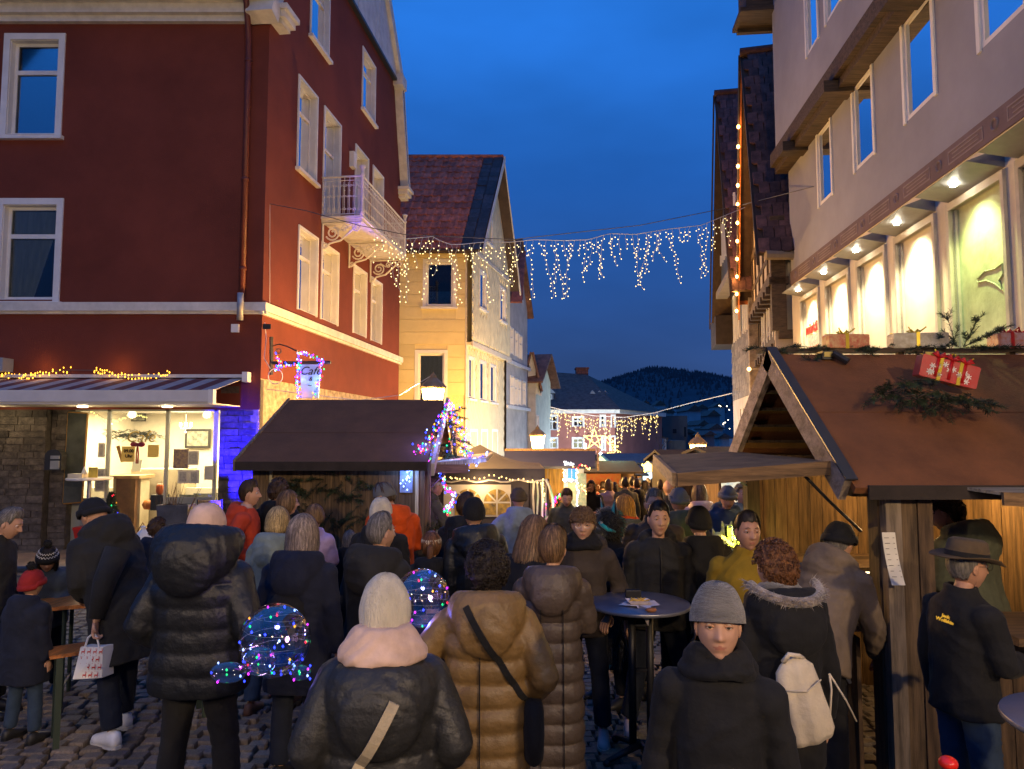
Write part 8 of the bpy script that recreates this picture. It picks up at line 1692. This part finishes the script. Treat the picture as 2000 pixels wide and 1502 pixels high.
M = P['M']; b = MB(); b.add([torso_pt(P,x,z,1,.026) for x,z in ((-.16,1.16),(0,1.16),(.16,1.16),(.16,1.165),(0,1.165),(-.16,1.165))],[(0,1,4,5),(1,2,3,4)]); b.build('chest_seam',MATS['black_plastic'],P['t'],False,M)
P = person('teenage boy with round glasses in a black hooded jacket facing the camera',1138,992,5.6,174,2,coat='taupe',hem=.80,bulk=1.0,puff=.19,pamp=.008,arms=('pocket','pocket'),hair=('curly','light'),hairk=dict(vol=.72,fringe=1),hood=1.25,glasses='thin',legs='jean_d',shoe=(.34,.35,.36),scarf=('black',1.1),stance=.15)
P = person('man in a mustard yellow jacket turning his head beside the raised flap',1464,1007,4.75,158,2,coat='mustard',hem=.78,bulk=1.1,arms=('down','down'),hair=('short','dark'),hairk=dict(vol=.7),hood=0,shirt='teal',hy=24,skin=SK2,xy=(1.62,4.95))
P = person('person all in black with a black beanie from behind, right of the bistro table',1368,986,5.9,10,1,coat='black',hem=.72,bulk=1.25,arms=('down','down'),hair=('none','dark'),hat=('beanie','black'),hatk=dict(low=12),hood=1.1)
P = person('grey haired man in a black hooded coat looking to the right',738,1006,5.0,-22,2,coat='charcoal',hem=.60,bulk=1.22,arms=('down','down'),hair=('short','grey'),hairk=dict(vol=1.0),hood=1.4,hy=-26)
P = person('bending person in black coat and white sneakers holding a reindeer gift bag',190,1030,5.25,62,2,H=1.78,xy=(-2.84,5.25),coat='charcoal',hem=.52,bulk=1.25,lean=30,arms=('front',((.22,.10,1.10),(.26,.32,.96))),hair=('none','dark'),hat=('beanie','black'),hood=1.2,legs='jean_d',shoe=(.72,.71,.70),stance=.1,stride=.12,hp=14,hands=(1,.9))
M = P['M']; q = M @ P['A'][1][2]; q = px(183,1245,4.95);
t = thing('gift_bag','white paper gift bag with red reindeer print held by the bending person','bag',q); zt_ = px(183,1262,4.95).z; zb_ = px(183,1322,4.95).z; x0,x1 = px(156,1300,4.95).x,px(203,1300,4.95).x
b = MB(); b.loft([[(x0 - .015,4.90,zb_),(x1,4.93,zb_),(x1 + .03,5.02,zb_),(x0 + .02,5.0,zb_)],[(x0 + .012,4.93,zt_),(x1 + .0,4.93,zt_),(x1 + .03,5.0,zt_),(x0 + .04,5.0,zt_)]],0,True); b.build('bag_body',mat('bag_white',(.66,.65,.62),.6,.04,5,.1),t); b = MB()
for x in (x0 + .035,x1 - .02):pass
b.tube([(x0 + .04,4.935,zt_),(x0 + .055,4.94,zt_ + .06),(q.x,4.95,zt_ + .09),(x1 - .05,4.94,zt_ + .06),(x1 - .03,4.935,zt_)],.007,5); b.build('handle',MATS['bag_white'],t); b = MB()
for k in range(16):
    cx,cz = x0 + .015 + (k % 4)*.040 + (.018 if (k // 4) % 2 else 0),zb_ + .02 + (k // 4)*.05; f = .022; yy = 4.915 + (cz - zb_)*.09 - .006; T = Matrix.Translation((cx,yy,cz))
    b.box(-f*.5,f*.5,-.001,0,0,f*.4,T); b.box(-f*.5,-f*.36,-.001,0,-f*.5,0,T); b.box(f*.36,f*.5,-.001,0,-f*.5,0,T); b.box(f*.4,f*.6,-.001,0,f*.3,f*.8,T); b.box(f*.3,f*.38,-.001,0,f*.8,f*1.3,T); b.box(f*.62,f*.7,-.001,0,f*.8,f*1.2,T); b.oct((cx - f*.4,yy,cz + f*1.4),.0022)
b.build('reindeer_print',mat('print_red',(.5,.04,.03),.7,0,1,0),t,kind='stuff')
b = MB(); hand(b,Vector((q.x,4.97,zt_ + .165)),(0,-.1,-1),(-1,0,0),.95,.95); b.tube([Vector((q.x,4.97,zt_ + .16)),Vector((q.x + .01,5.0,zt_ + .25))],[.024,.03],8)
o_ = b.build('hand',SK,P['t'],True)
MB().tube([(q.x,4.97,zt_ + .18),(q.x + .02,5.02,zt_ + .42),(q.x + .05,5.12,zt_ + .62)],[.052,.075,.09],12).build('sleeve',MATS['cloth_charcoal'],P['t'],True)
P = person('child in dark blue jacket, jeans and a red bobble hat with fur lined black boots',58,1112,5.15,-16,2,coat='navy',hem=.62,bulk=1.35,arms=('down','down'),hair=('none','dark'),hat=('beanie','wine'),hatk=dict(pom=MATS['cloth_black'],low=10,puff=1.2),hood=1.1,legs='jean',shoe=(.02,.02,.02),headk=1.12,stance=.2)
P = person('sitting child with black and white zigzag bobble hat at the beer table',96,1066,6.1,-150,1,H=1.25,base=-.02,coat='bluegrey',hem=.8,bulk=1.2,arms=('front','front'),hair=('bob','dark'),hat=('beanie','black'),hatk=dict(pom=MATS['cloth_black'],zig=MATS['white_paint'],low=6),hood=0,headk=1.15,lean=10,xy=(px(96,1066,6.1).x,6.1),hp=20)
P = person('grey haired man in profile cut by the left edge of the view',-2,990,5.6,-80,2,coat='charcoal',hem=.7,arms=('down','down'),hair=('short','grey'),hood=0,hp=20)
P = person('person with curly brown hair in navy jacket sitting near the lantern',303,1044,7.2,-30,1,H=1.35,coat='navy',hem=.7,bulk=1.1,hair=('curly','brown'),hood=1.0,arms=('front','front'),base=-.05)
P = person('young man in profile with pink hoodie collar and red jacket before the blue pier',482,941,7.3,-80,2,coat='red',hem=.8,bulk=1.05,arms=('pocket','pocket'),hair=('short','brown'),hairk=dict(vol=1.25),hood=1.1,shirt='rose',base=-.02)
P = person('curly haired person in dark coat raising an arm by the stall wall',541,937,7.6,-10,1,coat='black',hem=.75,bulk=1.1,arms=('up','down'),hair=('curly','brown'),hood=1,base=-.02)
P = person('woman with glasses and brown hair in profile by the stall wall',556,958,7.0,-70,1,coat='black',hem=.7,bulk=1.1,arms=('down','front'),hair=('bob','light'),hairk=dict(length=.08),hood=1,glasses=True,base=-.02)
P = person('woman with short light blond hair in a grey green coat and brown boots',540,992,5.9,-8,2,coat='teal',hem=.55,bulk=1.15,arms=('down','down'),hair=('bob','blond'),hairk=dict(length=.07,vol=1.4),hood=1.2,legs='jean',shoe=(.11,.05,.03),stride=.15,female=True)
P = person('child in a lilac quilted coat with fair hair from behind',612,987,7.0,-14,1,coat='lilac_nylon',hem=.55,bulk=1.15,puff=.13,pamp=.010,arms=('front','front'),hair=('bob','light'),hairk=dict(length=.05),hood=1,base=-.06,headk=1.06)
P = person('child with shiny hair clip in front of the stall wall',682,1044,7.6,0,1,coat='black',hem=.6,bulk=1.1,hair=('bob','grey'),hood=1,base=-.08,headk=1.1,H=1.2)
P = person('man in an orange red jacket with a grey flat beanie looking down to the left',768,936,7.1,18,2,coat='orange',hem=.72,bulk=1.12,arms=('down','front'),hair=('short','brown'),hat=('beanie','grey'),hatk=dict(cuff=False,puff=.9),hood=1.1,hy=50,hp=22,legs='jean')
P = person('woman with round cream bobble beanie in a black coat beside the orange jacket',742,970,6.3,-6,2,coat='black',hem=.6,bulk=1.15,arms=('down','down'),hair=('none','brown'),hat=('beanie','knit_cream'),hatk=dict(cuff=False,low=10,puff=1.3),hood=1)
P = person('fair haired vendor in a green grey quilted jacket leaning over the counter',850,914,9.4,-62,2,xy=(-1.28,9.75),H=1.72,base=-.12,coat='greygreen',hem=.85,bulk=1.15,puff=.11,pamp=.008,lean=24,arms=('reach','reach'),hair=('ponytail','ashblond'),hat=('headband','cream'),hood=1.1,hp=-10,female=True,hy=-10)
P = person('man with brown hair in a black coat bending toward the counter',905,966,6.9,-8,2,coat='black',hem=.6,bulk=1.2,arms=('down','front'),hair=('short','brown'),hood=1.2,lean=6,hy=-18)
P = person('person with black beanie in dark navy padded jacket leaning left',938,969,6.1,14,2,coat='black_nylon',hem=.65,bulk=1.2,arms=('down','front'),hair=('none','dark'),hat=('beanie','black'),hatk=dict(low=8,cuff=False),hood=1.3,roll=-5)
P = person('person in pale blue hooded jacket and brown beanie reaching at the tent',1008,951,8.9,8,1,coat='ltblue',hem=.7,bulk=1.12,arms=('wide','front'),hair=('none','dark'),hat=('beanie','hatbrown'),hood=1.1,roll=4)
P = person('child with a cream ear band and long brown ponytail before the counter',842,1042,6.1,2,1,coat='black',hem=.6,bulk=1.15,hair=('ponytail','ginger'),hat=('headband','cream'),hood=1.1,headk=1.1)
P = person('woman with long streaked brown hair falling over her black coat',1012,1008,5.2,-34,2,coat='black',hem=.6,bulk=1.1,arms=('front','front'),hair=('long','light'),hairk=dict(length=.19,vol=2.1),hood=0,lean=6,hp=12,roll=6)
P = person('dark dressed person half hidden behind the glowing round balloon',845,1120,4.1,4,1,coat='navy',hem=.5,bulk=1.15,hair=('short','brown'),hood=1.1,H=1.42)
P = person('bearded man in an olive jacket looking down by the blue roofed stall',1106,951,10.6,160,1,coat='olive',hem=.75,bulk=1.12,arms=('pocket','pocket'),hair=('short','brown'),hood=0,hp=22,hy=20)
P = person('woman dressed in black with a face covering holding a cup in mid street',1154,938,15.5,180,1,coat='black',hem=.4,bulk=1.05,arms=('front','up'),hair=('long','dark'),hood=0)
P = person('ginger haired person with orange scarf behind the wolf costume',1222,968,7.4,10,1,coat='olive',hem=.6,bulk=1.1,hair=('long','orange'),hairk=dict(length=.2,vol=1.5),hood=1,scarf=('orange',1))
P = person('elderly man with rimless glasses and grey hair in a brown jacket',1276,956,6.7,170,2,coat='taupe',hem=.75,bulk=1.2,arms=('down','down'),hair=('short','grey'),hairk=dict(vol=.5),hood=0,glasses='thin',hy=10)
P = person('person in an olive hooded coat with grey beanie, shoulder strap across the back',1328,951,7.6,6,1,coat='olive',hem=.6,bulk=1.15,arms=('pocket','pocket'),hair=('none','dark'),hat=('beanie','wool_g'),hood=1.2)
P = person('person in a pale pink beige quilted jacket from behind before the posters',1367,945,10.0,4,1,coat='rose_nylon',hem=.62,bulk=1.12,puff=.1,pamp=.008,arms=('front','front'),hair=('bob','light'),hood=1.1)
P = person('bald man in a dark coat walking away in mid street',1306,937,12.0,2,1,coat='charcoal',hem=.5,bulk=1.2,hair=('bald','grey'),hood=0)
P = person('man with grey beanie in a blue grey parka looking down at the display',1417,942,8.6,176,1,coat='bluegrey',hem=.55,bulk=1.15,arms=('front','front'),hair=('none','dark'),hat=('beanie','wool_g'),hood=1.1,hp=20)
P = person('grey haired visitor in teal jacket behind the counter christmas tree',1447,946,9.8,186,1,coat='teal',hem=.7,hair=('curly','grey'),hood=0)
P = person('woman with white hair behind the branches of the counter christmas tree',1462,940,10.8,160,0,coat='black',hem=.7,hair=('bob','blond'),hood=0)
P = person('dark haired vendor in a grey green hooded coat working inside the stall',1895,965,4.9,30,2,xy=(3.38,5.25),H=1.88,base=-.15,coat='greygreen',hem=.7,bulk=1.2,lean=10,arms=('front',((.30,.18,1.24),(.42,.46,1.16))),hair=('curly','dark'),hairk=dict(vol=1.7),hood=1.3,hp=16,hy=30)
# wolf costume
P = person('person in a furry black and teal wolf costume holding a drink',1192,968,6.5,118,2,H=1.66,coat='black',hem=.35,bulk=1.25,arms=('front','front'),hair=('none','dark'),hood=0,legs='black',name='costumed_person',stance=.2)
M,T = P['M'],P['Hm']; b = MB(); te = fabric('teal_fur',(.02,.30,.32),.95,.4,.25,.5,40); bf = fabric('black_fur',(.012,.013,.014),.95,.4,.3,.6,40); d_ = MB()
def tuft(mb,c,d,l,w_,mi=0,T=None):e = d.orthogonal().normalized()*w_; f = d.cross(e).normalized()*w_; mb.add([c - e,c + e*.5 + f,c + e*.5 - f,c + d*l],[(0,1,3),(1,2,3),(2,0,3)],mi,T)
b.ball((0,-.01,.03),(.125,.135,.145),20,14,0,T); b.ball((0,.12,-.035),(.055,.10,.045),16,10,0,T); b.ball((0,.215,-.02),(.022,.015,.016),10,7,0,T)
for s_ in (-1,1):
    b.add([(s_*.03,.0,.14),(s_*.12,-.01,.11),(s_*.09,-.05,.12),(s_*.115,.0,.27)],[(0,1,3),(1,2,3),(2,0,3),(0,2,1)],0,T); b.add([(s_*.05,.004,.145),(s_*.105,-.002,.13),(s_*.108,.002,.24)],[(0,1,2)],1,T)
    b.tube([(s_*.03,.115,.055),(s_*.06,.10,.03),(s_*.10,.06,-.01),(s_*.12,.0,-.03)],[.014,.02,.02,.008],7,1,True,T); b.ball((s_*.05,.108,.045),(.018,.012,.02),10,7,2,T)
for k in range(900):
    a,z = random.random()*6.28,random.uniform(-.9,1); r_ = (1 - z*z) ** .5; c = Vector((.125*r_*math.cos(a),.135*r_*math.sin(a) - .01,.145*z + .03))
    if c.y > .08 and c.z < .05:continue
    tuft(b,c,(Vector((c.x,c.y - .05,c.z - .09)).normalized() + Vector((0,-.5,-.5))).normalized(),random.uniform(.03,.06),.005,1 if (c.y < -.05 and k % 3 == 0) else 0,T)
b.tube([(0,.19,-.055),(.01,.17,-.065),(.0,.13,-.075)],.014,6,1,True,T); b.build('wolf_head',[bf,te,MATS['white_paint']],P['t'],True,M)
b = MB()
for k in range(1500):
    z = random.uniform(.4,1.44); a = random.random()*6.28; w_ = np.interp(z,P['pz'],[p[1] for p in P['prof']])*1.28; e = np.interp(z,P['pz'],[p[2] for p in P['prof']])*1.28; c = Vector((w_*math.cos(a),e*math.sin(a),z)); tuft(b,c,Vector((math.cos(a)*.4,math.sin(a)*.4,-1)).normalized(),random.uniform(.04,.07),.007,1 if (math.sin(z*9 + a*2) > .75) else 0)
b.build('fur_coat',[bf,te],P['t'],False,M)
for sd in (0,1):
    q = P['A'][sd][2]
    b = MB(); b.ball(q,(.06,.07,.06),10,8); b.build('paw',bf,P['t'],True,M)
# far crowd
FC = [(1166,946,19,'wine','short','ginger'),(1178,941,20,'black','short','dark'),(1190,936,16.5,'rose_nylon','bob','light'),(1201,942,17,'black','long','dark'),(1207,932,21,'lilac','short','brown'),(1214,936,20,'charcoal','short','grey'),(1222,933,16,'olive','short','brown'),(1229,936,22,'navy','short','dark'),(1236,932,17.5,'charcoal','short','dark'),(1245,936,16.8,'black','short','brown'),(1252,934,22,'bluegrey','short','grey'),(1259,938,19,'black','bob','dark'),(1266,934,24,'taupe','short','blond'),(1275,935,17,'black','short','dark'),(1284,937,20,'navy','bob','brown'),(1185,930,24,'sand','short','grey'),(1241,930,26,'wine','short','dark'),(1172,936,26,'grey','short','dark'),(1292,938,15,'black','short','brown'),(1210,930,27,'black','short','dark')]
FL_ = ['in a wine red jacket at the left of the far crowd','in black beside the wine red jacket, far crowd','in a pink quilted jacket in the far crowd','with long dark hair right of the pink quilted jacket','in a lilac jacket behind the long dark hair','grey haired in a charcoal coat in the middle of the far crowd','in an olive coat, broad, in the middle of the far crowd','in a navy jacket far behind the olive coat','dark haired in a charcoal coat right of the olive coat','in a black coat, largest of the middle group walking away','grey haired in a blue grey jacket far behind','with dark bob in black right of the middle group','blond in a brown taupe coat far behind','in black at the right of the far crowd','with brown bob in navy at the right of the far crowd','in a sand coat farthest left behind the pink jacket','in a wine red coat farthest in the middle','in a grey coat farthest left before the orange stall','in black nearest the dark stall at the right','in black farthest behind the lilac jacket']
for k,(u,v,D,c,hs_,hc_) in enumerate(FC):
    P = person('person ' + FL_[k],u,v,D,random.uniform(-25,25),0,coat=c,hem=random.choice((.5,.65,.75)),bulk=1.15,hair=(hs_,hc_),hood=k % 2,legs=random.choice(('black','jean_d','jean')),hands=(1,1),puff=.12 if 'nylon' in c else 0); P['t']['group'] = 'crowd far down the street'
bpy.data.scenes.remove(TS)
# ------------------------------------------------------------------ glowing balloons
def balmat():
    m = bpy.data.materials.new('balloon_film'); m.use_nodes = True; nt = m.node_tree; nt.nodes.clear(); L = nt.links.new
    o = _n(nt,'ShaderNodeOutputMaterial'); t = _n(nt,'ShaderNodeBsdfTransparent'); g = _n(nt,'ShaderNodeBsdfGlossy'); mx = _n(nt,'ShaderNodeMixShader'); f = _n(nt,'ShaderNodeLayerWeight',Blend=.28)
    t.inputs[0].default_value = (.88,.90,.95,1); g.inputs['Roughness'].default_value = .04; L(f.outputs['Facing'],mx.inputs[0]); ma = _n(nt,'ShaderNodeMath'); ma.operation = 'MULTIPLY_ADD'; ma.inputs[1].default_value = .55; ma.inputs[2].default_value = .12; L(f.outputs['Facing'],ma.inputs[0]); L(ma.outputs[0],mx.inputs[0])
    L(t.outputs[0],mx.inputs[1]); L(g.outputs[0],mx.inputs[2]); L(mx.outputs[0],o.inputs[0]); return m
BF = balmat()
def balloon(name,label,c,r,n,extras=()):
    t = thing(name,label,'balloon',c); b = MB(); c = Vector(c); k = 40
    b.loft([[c + Vector((r*math.sin(th)*math.cos(q)*(1 + .03*math.sin(th)*math.cos(6*q)),r*math.sin(th)*math.sin(q),r*1.04*math.cos(th))) for q in [2*math.pi*j/k for j in range(k)]] for th in [math.pi*i/24 for i in range(25)]],0,False); b.build('film',BF,t,True)
    bl = [MB() for _ in G_COL]; w_ = MB(); pts = []
    for i in range(n):
        z = 1 - 2*(i + .5)/n; a = i*2.4; rr_ = (1 - z*z) ** .5; q = c + Vector((rr_*math.cos(a),rr_*math.sin(a),z))*r*.97; pts.append(q); bl[(0,4,1,5,3,0,2)[i % 7]].oct(q[:],.0058)
    for i in range(0,60):z = 1 - 2*i/60; a = i*.55; rr_ = (max(0,1 - z*z)) ** .5; pts.append(c + Vector((rr_*math.cos(a),rr_*math.sin(a),z))*r*.975)
    w_.tube(pts[n:],.0004,3); w_.build('wire',MATS['white_cable'],t)
    for e,(ec,er) in enumerate(extras):
        x = MB(); x.ball(ec,er,18,12); x.build('fin',BF,t,True)
        for i in range(9):a = i*2.4; z = 1 - 2*(i + .5)/9; q = Vector(ec) + Vector((er[0]*math.cos(a)*.9,er[1]*math.sin(a)*.9,er[2]*z)); bl[(0,5,1,4)[i % 4]].oct(q[:],.0052)
    for b_,m_ in zip(bl,G_COL):
        if b_.v:b_.build('light',m_,t,kind='stuff')
    point('led_light',c + Vector((0,-r*.5,-r*.6)),1.6,(.2,.2,1),.02,t); point('led_light',c + Vector((-r*.5,-r*.3,0)),.5,(1,.5,.9),.02,t); return t
c = px(537,1250,3.4); r = 66/FPX*3.4
t = balloon('turtle_balloon','transparent turtle shaped balloon full of coloured lights before the broad black jacket',c,r,27,(((c.x - .20,3.36,c.z - .135),(.085,.04,.05)),((c.x + .14,3.34,c.z - .13),(.05,.035,.035)),((c.x - .01,3.22,c.z - .04),(.075,.05,.065))))
b = MB(); b.lathe([(r*.75,-r*.55),(r*.5,-r*.8),(0,-r*.9)],24,c,cap=False); b.build('blue_underside',glassmat('blue_film',(.35,.4,.95),.05),t,True)
c = px(824,1168,3.7); balloon('round_balloon','round transparent balloon with coloured lights behind the cream beanie',c,53/FPX*3.7,24)
